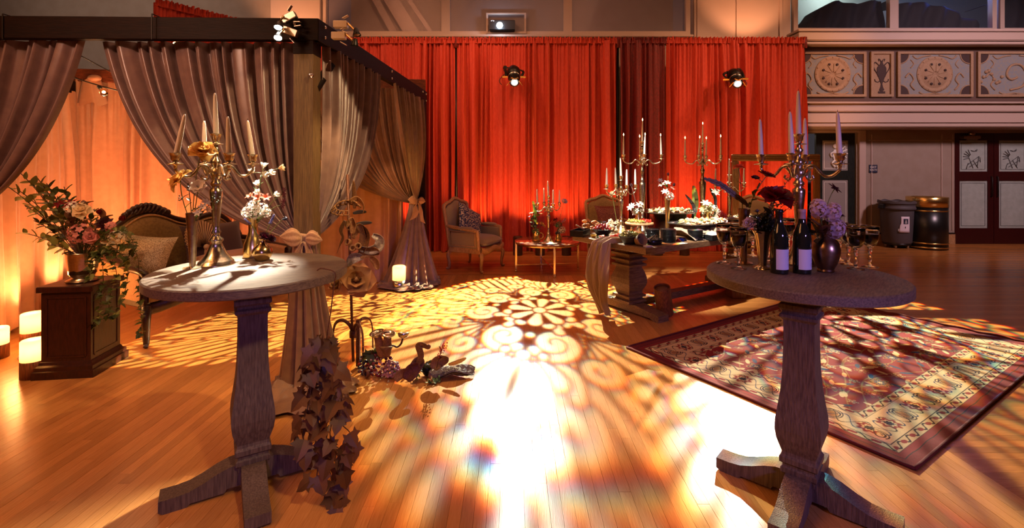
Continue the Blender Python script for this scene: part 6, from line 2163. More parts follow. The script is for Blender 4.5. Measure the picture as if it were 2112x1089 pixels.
for k, (lab, px, py, mt, kd, s) in enumerate((('dark red star flower at the top of the urn arrangement, left', 122, 420, 'p_red', 'star', .05), ('dark red star flower at the top of the urn arrangement, right', 143, 420, 'p_red', 'star', .05), ('small white flower cluster near the top of the urn arrangement', 148, 428, 'p_white', 'cluster', .045), ('peach rose at the upper right of the urn arrangement', 168, 435, 'p_cream', 'rose2', .07),
                                             ('white hydrangea head in the middle of the urn arrangement', 165, 482, 'p_pink', 'cluster', .075), ('pale rose right of the hydrangea in the urn', 186, 490, 'p_pink', 'rose2', .055), ('red bud on the right side of the urn arrangement', 205, 440, 'p_red', 'tulip', .04), ('crimson tulip pointing right out of the urn arrangement', 252, 453, 'p_red', 'tulip', .045),
                                             ('pink snapdragon stem at the right of the urn arrangement', 228, 468, 'p_pink', 'stock', .04), ('cream blossom low at the right of the urn', 228, 500, 'p_cream', 'lily', .055), ('dark plum dahlia at the right of the urn arrangement', 216, 462, 'p_dark', 'dahlia', .06), ('white flowers over the right shoulder of the urn', 240, 490, 'p_white', 'cluster', .05))):
    stemmed('urn_flower', lab, b, PT(px, py, y - .14), [(kd, mt, s, (0, 0, 0), (.2 if px > 180 else 0, -.7, .3))], leaves=3, lm='leaf', ll=.06)
# ivy that trails over the plinth and the settee arm
for k, pts in enumerate((((215, 520), (240, 560), (228, 610), (222, 660)), ((225, 515), (262, 540), (258, 600), (236, 655)), ((230, 505), (280, 520), (288, 600), (292, 660), (290, 690)), ((205, 530), (213, 580), (205, 640), (195, 672)), ((235, 470), (262, 480), (275, 510), (255, 545)), ((200, 520), (190, 545), (184, 575)), ((240, 480), (265, 500), (240, 530)))):
    P = [b] + [PT(px, py, 3.56 + .10 * (i % 2) + (.3 if px > 245 else 0)) for i, (px, py) in enumerate(pts)]
    t = thing('ivy_trail', ['green ivy trail down the middle of the plinth side', 'green ivy trail down the right edge of the plinth', 'longest green ivy trail, falling along the settee leg', 'green ivy trail closest to the front of the plinth', 'short green ivy trail curling over the settee arm', 'shortest green ivy trail at the foot of the urn', 'bushy green ivy trail right beside the urn'][k], 'ivy', b, 0, 'ivy trails of the urn')
    C_ = crv([p - b for p in P], 7)
    m = MB(); m.tube(C_, .0022, 5); m.build('stem', 'stem_brown', t)
    for i in range(4, len(C_), 1):
        for q in range(2 if i % 2 else 1):
            d = Vector((rr.uniform(-1, 1), rr.uniform(-1.2, .2), rr.uniform(-.6, .4)))
            leaf(t, C_[i], d, rr.uniform(.030, .055), 'leaf' if rr.random() < .7 else 'leaf_light', key='ivy', roll=rr.uniform(-.6, .6))

# --- ivy hung from the edge of the left table
hk = ON(703, 545, TOPZ)
hk = Vector((LT.x + .445 * math.cos(-.24), LT.y + .445 * math.sin(-.24), TOPZ))
t = thing('table_hook', 'thin wire hook over the right edge of the left cocktail table', 'hook', hk)
m = MB(); m.tube(crv([(-.07, 0, .012), (-.055, 0, .022), (-.03, 0, .020), (.005, 0, .010), (.018, 0, -.01), (.010, -.0, -.06), (-.004, -.01, -.20), (-.020, -.02, -.32)], 5), .0028, 6); m.build('wire', 'iron', t)
rr = random.Random(77)
ib = hk + Vector((-.022, -.025, -.30))
GI = 'brown ivy strands hanging from the left table'
STR = ['inner brown ivy strand nearest the table column', 'brown ivy strand that swings out right from the table edge', 'longest middle brown ivy strand below the wire hook', 'short brown ivy strand on the left below the wire hook', 'rightmost brown ivy strand below the wire hook', 'brown ivy strand whose tip almost touches the floor']
for k, (xs, L) in enumerate((((-.03, -.06, -.05, -.04, -.02), .62), ((.03, .06, .04, .08, .07), .74), ((.0, .02, .0, .03, .04), .80), ((-.05, -.08, -.07, -.08, -.06), .54), ((.05, .09, .09, .11, .08), .60), ((.0, -.02, .02, .05, .06), .84))):
    t = thing('ivy_strand', STR[k], 'ivy', ib, 0, GI)
    C_ = crv([(0, 0, 0)] + [Vector((x, rr.uniform(-.06, .05), -L * (i + 1) / 5)) for i, x in enumerate(xs)], 5)
    m = MB(); m.tube(C_, .0025, 5); m.build('stem', 'stem_brown', t)
    for i in range(0, len(C_)):
        f = i / len(C_)
        if rr.random() < .15 + .25 * f: continue
        for q in range(2 if rr.random() < .45 - .4 * f else 1):
            a = rr.uniform(-PI, PI)
            rad = Vector((math.cos(a), math.sin(a) - .45, 0))
            d = rad * .45 + Vector((rr.uniform(-.5, .5), 0, rr.uniform(-1.0, -.25)))
            leaf(t, C_[i] + rad * .02, d, rr.uniform(.055, .095), 'leaf_brown', key='ivy', roll=rr.uniform(-.4, .4), face=rad + Vector((0, -.4, .35)))

# ================================================================== the buffet
rr = random.Random(91)


def small(name, label, cat, mesh, loc, rot=None, sc=1.0, group=None):
    o = put(name, mesh, None, loc, rot or (rr.uniform(-.4, .4), rr.uniform(-.4, .4), rr.uniform(0, 6.28)), sc)
    return tag(o, label, cat, group, 'thing')


def bowl(name, label, loc, r0, r1, h, m, rot=(0, 0, 0)):
    g = MB(); g.lathe([(r0 * .9, 0), (r0, .003), (r1 - .004, h - .002), (r1, h), (r1 - .006, h), (r0 - .006, .008), (.001, .007)], 32, cap=False)
    return tag(g.build(name, m, None, loc, rot, sharp=50), label, 'bowl')


ball = lambda m: cached('ball' + m, lambda: MB().ball((0, 0, 0), 1, 9, 7, (1, 1, .92)), m)
lump = lambda m: cached('lump' + m, lambda: MB().ball((0, 0, 0), 1, 8, 6, (1.3, .8, .55)), m)
cracker = lambda m: cached('cracker' + m, lambda: MB().lathe([(.9, 0), (1, .06), (1, .2), (.9, .26), (.001, .26)], 10, cap=False).ball((.1, 0, .42), .55, 7, 5, (1, 1, .7)).ball((-.2, .2, .75), .22, 5, 4), m)
pod = lambda m: cached('pod' + m, lambda: MB().tube(crv([(-1, 0, 0), (-.4, .12, .1), (.4, .1, .1), (1, -.1, 0)], 3), [.08, .2, .26, .3, .3, .3, .26, .2, .14, .08], 6), m)

p = ON(1243, 485, BZ)
bowl('salad_bowl', 'dark flared bowl heaped with radishes at the left of the buffet', p, .065, .125, .072, 'slate')
for i in range(34):
    a, q = i * 2.4, .098 * math.sqrt((i % 20 + .5) / 20)
    small('radish', 'red radish heaped in the dark bowl at the left of the buffet', 'radish', ball('radish'), p + Vector((q * math.cos(a), q * math.sin(a), .068 + .030 * (1 - (q / .1) ** 2) + (.026 if i >= 20 else 0) * (1 - q / .12))), sc=rr.uniform(.015, .020), group='radishes in the bowl')
p = ON(1299, 503, BZ)
bowl('salad_bowl', 'dark flared bowl heaped with green pickles at the front left of the buffet', p, .062, .120, .085, 'slate')
for i in range(46):
    a, q = i * 2.4, .095 * math.sqrt((i % 26 + .5) / 26)
    small('pickle', 'green pickle in the dark bowl at the front of the buffet', 'pickle', pod('olive'), p + Vector((q * math.cos(a), q * math.sin(a), .080 + .026 * (1 - (q / .1) ** 2) + (.018 if i >= 26 else 0))), sc=rr.uniform(.018, .026), group='pickles in the bowl')
bowl('wooden_bowl', 'dark wooden bowl behind the bread at the left end of the buffet', ON(1233, 474, BZ), .05, .105, .10, 'mahogany')
t = thing('serving_dish', 'black rectangular dish with tongs at the left corner of the buffet', 'dish', ON(1197, 486, BZ), BA + .5)
m = MB()
for c, d in (((0, 0, .004), (.24, .15, .008)), ((-.118, 0, .035), (.006, .15, .07)), ((.118, 0, .035), (.006, .15, .07)), ((0, -.073, .035), (.24, .006, .07)), ((0, .073, .035), (.24, .006, .07))): m.box(c, d)
m.build('tray', 'plate', t)
t2 = tag(MB().tube([(-.07, 0, .10), (.03, .0, .045)], [.008, .011], 6).build('serving_tongs', 'oak', None, ON(1200, 484, BZ) + Vector((0, 0, .012))), 'wooden tongs standing in the black dish at the left corner', 'tongs')
for i in range(16):
    q = ON(1207 + rr.uniform(-3, 26), 483 - rr.uniform(0, 5), BZ)
    small('bread_roll', 'golden bread piece heaped by the black dish on the buffet', 'bread', lump('bread'), q + Vector((0, 0, .045 + rr.uniform(0, .09))), sc=rr.uniform(.028, .04), group='bread pieces')
bowl('dip_bowl', 'tiny yellow dip bowl at the left edge of the buffet', ON(1224, 490, BZ), .022, .036, .028, 'p_yellow_pot')
for k in range(6):
    small('pepper_slice', NTH[k] + ' curved red pepper slice from the left at the buffet edge', 'vegetable', pod('tomato'), ON(1238 + 5 * k + rr.uniform(-3, 3), 492 + .5 * k + rr.uniform(-1.5, 1.5), BZ) + Vector((0, 0, .012 + .008 * (k % 3))), sc=rr.uniform(.035, .045), group='red pepper slices')
for k in range(3):
    small('tomato', ['left', 'middle', 'right'][k] + ' one of three shiny red tomatoes beside the pickle bowl', 'tomato', ball('tomato'), ON(1268 + 6 * k, 491 - 1.5 * (k % 2), BZ) + Vector((0, 0, .022)), sc=.023, group='tomatoes beside the pickle bowl')
small('red_onion', 'purple onion ring heap between the peppers and tomatoes', 'onion', lump('p_plum'), ON(1262, 490, BZ) + Vector((0, 0, .014)), sc=.022)
for k, (px, py, s) in enumerate(((1233, 494, .03), (1257, 478, .05), (1393, 462, .06), (1417, 482, .05), (1400, 462, .05))):
    t = thing('herb_bunch', ['sprig of green herb at the left buffet edge', 'green herb bunch right of the radish bowl', 'grey-green herb bunch left of the long tray', 'green herb beside the right plate stack', 'herb sprig under the upper tray'][k], 'herb', ON(px, py, BZ))
    m = MB(); m.tube([(0, 0, 0), (0, 0, s)], .003, 5); m.build('stem', 'stem', t)
    for i in range(9):
        a = i * 2.4; leaf(t, (0, 0, s * (.2 + .09 * i)), (math.cos(a), math.sin(a), .5), s * .9, 'herb', .3)
for i in range(22):
    small('cracker', 'pale cracker in the heap behind the radish bowl', 'cracker', cracker('cheese'), ON(1252 + rr.uniform(0, 24), 480 - rr.uniform(0, 6), BZ) + Vector((0, 0, .03 + rr.uniform(.0, .11))), sc=rr.uniform(.022, .032), group='crackers behind the radish bowl')
t = thing('sauce_jar', 'small glass jar of pale yellow sauce left of the pickle bowl', 'jar', ON(1286, 488, BZ))
m = MB(); m.lathe([(.024, 0), (.026, .004), (.026, .06), (.014, .085), (.014, .10), (.001, .10)], 16, cap=False); m.build('body', 'cream_sauce', t)
m = MB(); m.lathe([(.015, .098), (.015, .115), (.001, .116)], 14, cap=False); m.build('lid', 'gold', t)
t = thing('bread_basket', 'small round wicker basket tipped on its side at the front of the buffet', 'basket', ON(1321, 507, BZ) + Vector((0, 0, .055)))
m = MB(); m.lathe([(.03, -.045), (.05, -.035), (.062, .03), (.060, .032), (.046, -.028), (.001, -.035)], 26, M=Matrix.Rotation(.5, 4, 'Z') @ Matrix.Rotation(1.15, 4, 'X'), cap=False); m.build('body', 'wicker', t)
m = MB(); m.box((.02, -.07, -.035), (.07, .05, .012), TR((0, 0, 0), .4)); tag(m.build('folded_card', 'paper', None, ON(1325, 509, BZ) + Vector((0, .03, .045))), 'small white folded napkin in the wicker basket', 'napkin')
t = thing('serving_dish', 'black oval dish full of cutlery right of the wicker basket', 'dish', ON(1349, 504, BZ), BA)
m = MB()
m.lathe([(.055, 0), (.062, .004), (.078, .055), (.074, .055), (.056, .008), (.001, .008)], 28, M=Matrix.Scale(1.35, 4, (1, 0, 0)), cap=False); m.build('tray', 'plate', t)
for k in range(7):
    o = MB().tube([(-.07, 0, .0), (.02, 0, .012), (.05, 0, .014)], [.004, .003, .006], 6, flat=.4).build('fork', 'silver', None, ON(1341 + 2.4 * k, 503.5, BZ) + Vector((0, 0, .055 + .004 * (k % 3))), (0, -.25, .5 + .12 * k)); tag(o, NTH[k] + ' silver fork from the left in the black oval dish', 'fork', 'forks in the oval dish')
PLT = lambda: MB().lathe([(.050, 0), (.052, .002), (.078, .007), (.080, .009), (.078, .010), (.050, .005), (.001, .0045)], 28, cap=False)
for nm, px, py, n in (('left', 1345, 494, 13), ('middle', 1378, 501, 17), ('right', 1434, 497, 14)):
    for k in range(n):
        small('side_plate', f'black side plate, {NTH[k]} from the bottom of the {nm} stack on the buffet', 'plate', cached('side_plate', PLT, 'plate'), ON(px, py - 2, BZ) + Vector((rr.uniform(-.002, .002), rr.uniform(-.002, .002), .0078 * k)), (0, 0, rr.uniform(0, 3)), group=f'{nm} plate stack')
t = thing('napkin_tray', 'black tray of napkins at the right front of the buffet', 'tray', ON(1472, 493, BZ), BA)
m = MB()
for c, d in (((0, 0, .005), (.30, .18, .01)), ((0, -.088, .03), (.30, .006, .06)), ((0, .088, .03), (.30, .006, .06)), ((-.147, 0, .03), (.006, .18, .06)), ((.147, 0, .03), (.006, .18, .06))): m.box(c, d)
m.build('tray', 'plate', t)
o = MB().box((0, 0, .0), (.13, .10, .03), bev=.006).build('napkin_stack', 'paper', None, ON(1472, 493, BZ) + Vector((0, 0, .052)), (.2, 0, BA + .3)); tag(o, 'white napkins in the black tray', 'napkin')
for k, (px, mt) in enumerate(((1399, 'p_red'), (1406, 'p_blue'), (1411, 'p_plum'), (1403, 'p_plum'))):
    o = put('loose_blossom', cached('head_rose2' + mt, HEADS['rose2'], mt), None, ON(px, 499 - k, BZ) + Vector((0, 0, .012)), (.3, .2, k), .032); tag(o, ['red', 'blue', 'small plum', 'dark plum'][k] + ' blossom lying between the middle and right plate stacks', 'flower')

# cake stand, trays and risers
p = Vector((1.46, 5.56, BZ))
t = thing('cake_stand', 'round wooden cake stand with olives and tomatoes on the buffet', 'cake stand', p)
m = MB(); m.lathe([(.155, .122), (.16, .126), (.16, .140), (.155, .145), (.001, .145)], 40, cap=False); m.build('board', 'oak', t)
for k in range(3):
    a = k * 2.1 + .4
    m = MB(); m.tube([(.09 * math.cos(a), .09 * math.sin(a), 0), (.09 * math.cos(a), .09 * math.sin(a), .125)], .014, 8); m.build('leg', 'brass', t)
for i in range(60):
    a, q = i * 2.4, .135 * math.sqrt((i + .5) / 60)
    x, yq = q * math.cos(a), q * math.sin(a)
    mt = 'tomato' if x > .03 else 'olive'
    if math.hypot(x, yq - .06) < .04: continue
    small('cherry_tomato' if mt == 'tomato' else 'olive', 'cherry tomato on the right half of the cake stand' if mt == 'tomato' else 'green olive on the left half of the cake stand', 'tomato' if mt == 'tomato' else 'olive', ball(mt), p + Vector((x, yq, .158 + rr.uniform(0, .014))), sc=rr.uniform(.011, .015), group=mt + ' pieces on the cake stand')


def tray(label, c, L, Wd, ang, n, grp, kinds, what, m='silver_tray', rnd=False, stack=1):
    t = thing('serving_tray', label, 'tray', c, ang)
    g = MB()
    def rim(u, v):
        a = 2 * PI * u
        e = 1.0 if rnd else (abs(math.cos(a)) ** 6 + abs(math.sin(a)) ** 6) ** (-1 / 6)
        q = (.0, .90, .93, 1.0, 1.01, .99)[int(round(v * 5))]; z = (.004, .004, .006, .018, .020, .017)[int(round(v * 5))]
        return (L / 2 * e * q * math.cos(a), Wd / 2 * e * q * math.sin(a), z)
    g.grid(rim, 48, 6, closed=True)
    g.build('plate', m, t, thick=.003)
    for i in range(n):
        a, q = i * 2.4, math.sqrt((i % (n // stack) + .5) / (n // stack)) * .86
        x, yq = L / 2 * q * math.cos(a), Wd / 2 * q * math.sin(a)
        lv = i // (n // stack)
        w = Vector(c) + Vector((x * math.cos(ang) - yq * math.sin(ang), x * math.sin(ang) + yq * math.cos(ang), .016 + lv * .022))
        nm, mt, fn = kinds[i % len(kinds)]
        small(nm, what, 'canape', fn(mt), w, sc=rr.uniform(.022, .030), group=grp)
    return t


K = [('canape', 'canape', cracker), ('canape', 'cheese', cracker), ('canape', 'bread', lump), ('canape', 'canape', lump), ('canape', 'cheese', cracker), ('canape', 'herb', pod)]
tray('round dark tray of canapes on the glass riser, highest on the buffet', (1.98, 6.08, .985), .74, .58, BA, 70, 'canapes on the upper tray', K, 'small canape on the highest round tray', rnd=True, stack=2)
tray('long tray of canapes on the cloth-covered riser of the buffet', (2.20, 5.62, .905), .86, .40, BA, 76, 'canapes on the long tray', K, 'small canape on the long tray over the cloth riser', stack=2)
tray('tray of canapes at the right end of the buffet before the gilt frame', (3.02, 6.10, .90), .62, .40, BA, 44, 'canapes on the right tray', K, 'small canape on the right end tray of the buffet', stack=2)
t = thing('glass_riser', 'clear glass riser under the highest canape tray', 'riser', (1.98, 6.08, BZ))
m = MB(); m.lathe([(.20, 0), (.20, .203), (.19, .203), (.19, 0)], 32, cap=False); m.build('wall', 'glass', t)
for nm, lab, c, L, Wd in (('riser_box', 'low riser box under the gauze and the long tray', (2.20, 5.64, BZ), .56, .26), ('riser_box', 'low riser box under the right end tray', (3.02, 6.10, BZ), .40, .26)):
    m = MB(); m.box((0, 0, .057), (L, Wd, .114), bev=.006); tag(m.build(nm, 'rustic', None, c, (0, 0, BA)), lab, 'riser')
t = thing('gauze_runner', 'crinkled beige gauze draped over the riser below the long tray', 'cloth', (2.16, 5.58, BZ), BA)
def gz(u, v):
    x = (u - .5) * 1.0
    yq = -.33 + .28 * v + .03 * math.sin(11 * u)
    z = .008 + .10 * min(1, v * 1.5) * (.75 + .25 * math.sin(9 * u + 2)) + .010 * math.sin(90 * u + 5 * v) + .012 * math.sin(23 * u)
    return (x, yq + .015 * math.sin(30 * u), max(.006, z))
m = MB(); m.grid(gz, 130, 16); m.build('folds', 'gauze', t, thick=.003)
t = thing('gauze_napkin', 'beige gauze cloth hanging over the left end of the buffet to the floor', 'cloth', (0, 0, 0))
E0 = BN + BU * .50                                # on the short edge
ox = -BV
def hang(u, v):
    s = (u - .5)
    w = .13 + .19 * math.sin(PI * min(1, v * 1.05)) ** 1.5
    side = BU * (s * w + .06 * math.sin(3 * v) - .03 * v)
    f = .022 * math.sin(20 * s + 3 * v) + .014 * math.sin(37 * s - 4 * v) + .004 * math.sin(130 * s + 9 * v)
    if v < .22:
        k = v / .22
        return E0 + BV * (.20 * (1 - k) - .012 * k) + side * 1.0 + BU * (-.10 * (1 - k)) + Vector((0, 0, .012 + .012 * math.sin(18 * s) + f * .6))
    k = (v - .22) / .78
    f *= 1.4
    z = BZ + .012 - k * (BZ - .10 + .16 * abs(s))
    return Vector((E0.x, E0.y, z)) + ox * (.04 + .09 * math.sin(PI * k) + f + .03) + side
m = MB(); m.grid(hang, 110, 44); m.build('folds', 'gauze', t, thick=.003)

# ================================================================== the iron stand with dried flowers
IS = Vector((-1.225, 3.74, 0))
t = thing('iron_stand', 'tall rust-brown iron stand with scrolled feet, dressed with dried flowers', 'stand', IS)
m = MB(); m.tube([(0, 0, .06), (-.02, 0, .7), (-.045, 0, 1.50)], .011, 8); m.build('pole', 'iron', t)
m = MB(); m.box((.03, .03, .19), (.028, .028, .36), bev=.002); m.build('post', 'iron', t)
m = MB(); m.lathe([(.028, -.025), (.028, .025)], 12, (0, 0, .27)); m.build('collar', 'iron', t)
for k, a in enumerate((-.85, .9, 2.9)):
    d = Vector((math.cos(a), math.sin(a), 0))
    pts = [d * q + Vector((0, 0, z)) for q, z in ((.0, .27), (.03, .335), (.09, .37), (.15, .345), (.175, .27), (.178, .15), (.180, .07), (.20, .02), (.235, .012), (.262, .035), (.255, .065), (.225, .068), (.212, .045))]
    m = MB(); m.tube(crv(pts, 5), .013, 6, flat=.45); m.build('foot', 'iron', t)


def strip(label, pts, w, m, name='dried_leaf', tw=.0, curl=.0):
    P = crv([Vector(p) for p in pts], 6)
    b0 = P[0]
    n = len(P)
    def fn(u, v):
        i = int(round(v * (n - 1)))
        tg = (P[min(i + 1, n - 1)] - P[max(i - 1, 0)]).normalized()
        s = tg.cross(Vector((.3, 1, .2))).normalized()
        nn = tg.cross(s)
        a = tw * v
        s2 = s * math.cos(a) + nn * math.sin(a)
        ww = w * math.sin(PI * min(.97, .10 + .86 * v)) ** .6
        return P[i] - b0 + s2 * ((u - .5) * ww) + nn * (curl * (u - .5) ** 2 * w)
    g = MB(); g.grid(fn, 6, n)
    return tag(g.build(name, m, None, b0, thick=.003), label, 'dried leaf')


Y0 = 3.72
def Q(px, py, dy=0.0): return PT(px, py, Y0 + dy)
o = put('dried_rose', cached('head_rosedried', HEADS['rose'], 'dried'), None, Q(735, 578, -.06), (math.radians(70), 0, .3), .14); tag(o, 'large dried papery rose on the iron stand', 'dried flower')
o = put('dried_rose', cached('head_carnationdried', HEADS['carnation'], 'dried'), None, Q(702, 580, -.03), (math.radians(60), 0, -.6), .10); tag(o, 'frayed dried bloom left of the large dried rose', 'dried flower')
t = thing('seed_pod_ring', 'curled honeycomb seed-pod ring near the top of the iron stand', 'dried flower', Q(716, 432, -.02))
m = MB()
for k in range(13):
    a0, a1 = .4 + k * .36, .4 + (k + 1) * .36
    R1, R2 = .115, .085
    A, B_ = [Vector((R * math.cos(a0), R * .55 * math.sin(a0) - .02, (.25 * R1) * math.sin(a0) * 1.3 + z)) for R, z in ((R1, 0), (R2, .03))]
    C2, D2 = [Vector((R * math.cos(a1), R * .55 * math.sin(a1) - .02, (.25 * R1) * math.sin(a1) * 1.3 + z)) for R, z in ((R1, 0), (R2, .03))]
    for p_, q_ in ((A, C2), (A, B_), (B_, D2)): m.tube([p_, q_], .006, 5)
m.build('ring', 'dried', t)
strip('dark horn-like pod at the tip of the iron stand', [Q(731, 430), Q(731, 405), Q(729, 372)], .04, 'leaf_brown')
strip('tan curled leaf over the pod ring of the iron stand', [Q(722, 415), Q(738, 410), Q(750, 425), Q(748, 442)], .05, 'dried', tw=1)
strip('grey pointed leaf at the right of the pod ring', [Q(728, 440), Q(742, 437), Q(756, 437)], .03, 'feather_dark')
strip('grey pointed leaf below the first one on the iron stand', [Q(735, 463), Q(750, 460), Q(767, 459)], .03, 'feather_dark')
strip('orange-brown leaf hanging under the pod ring', [Q(726, 448), Q(730, 465), Q(728, 482)], .06, 'dried', curl=1)
strip('pale curled leaf at the left under the pod ring', [Q(722, 455), Q(714, 468), Q(720, 474)], .05, 'dried', tw=1.5)
strip('dark ribbon-like leaf at the left of the iron stand', [Q(712, 455), Q(703, 475), Q(707, 490), Q(701, 505), Q(695, 522)], .045, 'leaf_brown', tw=1.2)
strip('dark drooping leaf right of the iron pole', [Q(742, 462), Q(756, 480), Q(752, 505), Q(748, 520)], .09, 'leaf_brown', curl=1.2)
strip('arched brown leaf at the middle of the iron stand', [Q(728, 492), Q(736, 475), Q(745, 466), Q(755, 490)], .05, 'dried', tw=.8)
strip('silvery shell-like leaf bent round at the right of the stand', [Q(745, 510), Q(765, 515), Q(783, 508), Q(786, 492), Q(770, 482)], .075, 'shell_leaf', tw=.5, curl=1.3)
strip('broad tan leaf below the silvery one', [Q(742, 528), Q(755, 520), Q(775, 518), Q(782, 525)], .085, 'dried', curl=.8)
strip('spotted tan leaf pointing down at the right of the stand', [Q(765, 530), Q(776, 540), Q(780, 556)], .065, 'dried', curl=.7)
strip('grey curled leaf cupped round the pole above the dried rose', [Q(748, 528), Q(730, 532), Q(724, 548), Q(735, 560)], .08, 'shell_leaf', tw=.4, curl=1)
for k, (px, py) in enumerate(((719, 500), (728, 512), (738, 508))):
    o = MB().lathe([(.006, -.03), (.022, -.015), (.028, .01), (.022, .02), (.014, .006)], 10, M=Matrix.Rotation(1.2, 4, 'X'), cap=False).build('dried_pod', 'dried', None, Q(px, py, -.04), (0, 0, -.5 + .5 * k)); tag(o, ['left', 'lower', 'right'][k] + ' open brown pod at the middle of the iron stand', 'dried pod')

# fruit and leaves at the foot of the stand
def bunch(label, c, n, r, R3, mats, sc, seed):
    q = random.Random(seed)
    t = thing('grape_bunch', label, 'grapes', c)
    m = MB(); m.tube(crv([(0, 0, R3 * sc[2]), (.01, 0, R3 * sc[2] + .03), (.03, -.0, R3 * sc[2] + .045)], 4), .004, 5); m.build('stalk', 'stem_brown', t)
    for i in range(n):
        z = 1 - 2 * (i + .5) / n
        a = i * 2.39996
        w = math.sqrt(max(0, 1 - z * z))
        s = q.uniform(.85, 1.08)
        put('grape', ball(mats[i % len(mats)]), t, (w * math.cos(a) * R3 * sc[0] * s, w * math.sin(a) * R3 * sc[1] * s, max(r, z * R3 * sc[2] * s + R3 * sc[2])), scale=r * q.uniform(.85, 1.1))
    return t


bunch('bunch of dark blue grapes at the left foot of the iron stand', ON(756, 772), 60, .0125, .075, ['grape_dark', 'grape_dark', 'grape_red'], (.8, .8, .95), 1)
bunch('bunch of deep red grapes and berries, middle of the fruit pile', ON(784, 776), 80, .0120, .090, ['grape_red', 'grape_red', 'grape_blush'], (1, .8, 1.05), 2)
bunch('bunch of pale blush grapes at the right of the fruit pile', ON(808, 778), 50, .0125, .065, ['grape_blush'], (.8, .8, .9), 3)
for k, (x0, y0, x1, y1, lab) in enumerate(((790, 735, 778, 690, 'left'), (796, 735, 800, 692, 'right'))):
    t = thing('lotus_pod', f'{lab} one of the two tall silver-rimmed lotus pods over the grapes', 'dried pod', PT(x0, y0, 3.56))
    d = PT(x1, y1, 3.54) - PT(x0, y0, 3.56)
    M = along((0, 0, 0), d); h = d.length
    m = MB(); m.lathe([(.020, 0), (.034, .02), (.036, h * .5), (.028, h * .8), (.030, h)], 16, M=M); m.build('pod', 'dried', t)
    m = MB(); m.lathe([(.020, h), (.050, h + .008), (.056, h + .016), (.052, h + .020), (.036, h + .012), (.03, h - .01)], 18, M=M, cap=False); m.build('rim', 'silver', t)
t = thing('lotus_pod', 'single silver lotus pod on a bent stalk right of the grapes', 'dried pod', PT(792, 712, 3.56))
q1 = PT(832, 690, 3.54) - PT(792, 712, 3.56)
m = MB(); m.tube(crv([(0, 0, 0), (.07, -.01, .0), (.10, -.01, -.01), (.13, -.01, .02), q1], 5), .007, 6); m.build('stalk', 'stem_brown', t)
m = MB(); m.lathe([(.008, -.03), (.034, -.015), (.044, .008), (.040, .014), (.022, .016), (.016, .0)], 18, M=Matrix.Translation(q1) @ Matrix.Rotation(-.25, 4, 'X'), cap=False); m.build('cup', 'silver', t)
t = thing('lotus_pod', 'low brown lotus pod lying on the grapes', 'dried pod', PT(797, 716, 3.52))
m = MB(); m.lathe([(.01, -.05), (.036, -.02), (.046, .0), (.040, .006), (.001, .004)], 16, M=Matrix.Rotation(-.3, 4, 'X'), cap=False); m.build('cup', 'dried', t)
t = thing('fig_leaves', 'dull green and brown leaves tucked behind the dark grapes', 'leaves', PT(765, 725, 3.6))
for k in range(9):
    leaf(t, (rr.uniform(-.05, .07), rr.uniform(-.03, .03), rr.uniform(-.04, .04)), (math.cos(k * 1.1), -.5, math.sin(k * 1.7)), rr.uniform(.06, .10), 'leaf' if k % 2 else 'leaf_brown', key='ivy')
G0 = 3.52
strip('tan leaf with a long curled tail standing up right of the grapes', [PT(860, 755, G0), PT(868, 735, G0), PT(864, 715, G0), PT(872, 712, G0), PT(882, 716, G0), PT(886, 711, G0)], .055, 'dried', tw=.3)
strip('broad red-brown leaf leaning forward right of the grapes', [PT(838, 784, 3.48), PT(850, 765, 3.5), PT(864, 752, 3.52)], .10, 'dried_red', curl=.6)
strip('second brown leaf beside the broad red-brown one', [PT(848, 770, 3.52), PT(862, 750, 3.54), PT(872, 738, 3.55)], .09, 'leaf_brown', curl=.6)
strip('grey-brown crumpled leaf right of the pine cone', [PT(895, 762, 3.52), PT(905, 745, 3.54), PT(925, 738, 3.54)], .09, 'dried', curl=.8)
strip('thin silver leaf sticking out to the right behind the shell', [PT(925, 752, 3.56), PT(945, 746, 3.56), PT(962, 738, 3.56)], .03, 'silver', curl=.2)
strip('golden leaf lying flat below the grapes', [PT(815, 785, 3.50), PT(826, 772, 3.52), PT(840, 762, 3.54)], .06, 'dried', curl=.4)
t = thing('pine_cone', 'dark pine cone between the leaves right of the grapes', 'pine cone', ON(880, 775))
m = MB(); m.ball((0, 0, .045), .035, 8, 6, (1, 1, 1.3)); m.build('core', 'leaf_dark', t)
for i in range(26):
    z = .015 + .07 * i / 26; a = i * 2.4; leaf(t, (.03 * math.cos(a), .03 * math.sin(a), z), (math.cos(a), math.sin(a), .5), .034, 'leaf_dark', .5, name='scale')
stemmed('berry_sprig', 'sprig of bright red berries over the leaves', PT(900, 760, 3.52), PT(915, 712, 3.52), [('berries', 'tomato', .034, (0, 0, -.02)), ('berries', 'tomato', .032, (-.02, 0, -.055)), ('berries', 'tomato', .028, (-.035, 0, -.085)), ('berries', 'berry', .012, (.004, 0, .016))], 'berry sprig', sm='stem_brown', leaves=2, ll=.04, lm='leaf_brown')
t = thing('oyster_shell', 'big rough oyster shell at the right end of the fruit pile', 'shell', ON(932, 784) + Vector((0, .05, .0)), .25)
def osh(sd):
    def fn(u, v):
        a = 2 * PI * u
        R = .15 * (1 + .12 * math.cos(2 * a + .4) + .04 * math.sin(9 * a) + .03 * math.sin(17 * a)) * v
        x, y = R * math.cos(a), R * .50 * math.sin(a)
        return (x, y, .012 + sd * (.035 * (1 - v * v) + .006 * math.sin(26 * v)) + .03 + .02 * math.sin(3 * a) * v)
    return fn
m = MB(); m.grid(osh(1), 48, 14, closed=True); m.build('upper_valve', 'shell', t)
m = MB(); m.grid(osh(-.7), 48, 10, closed=True); m.build('lower_valve', 'shell', t)
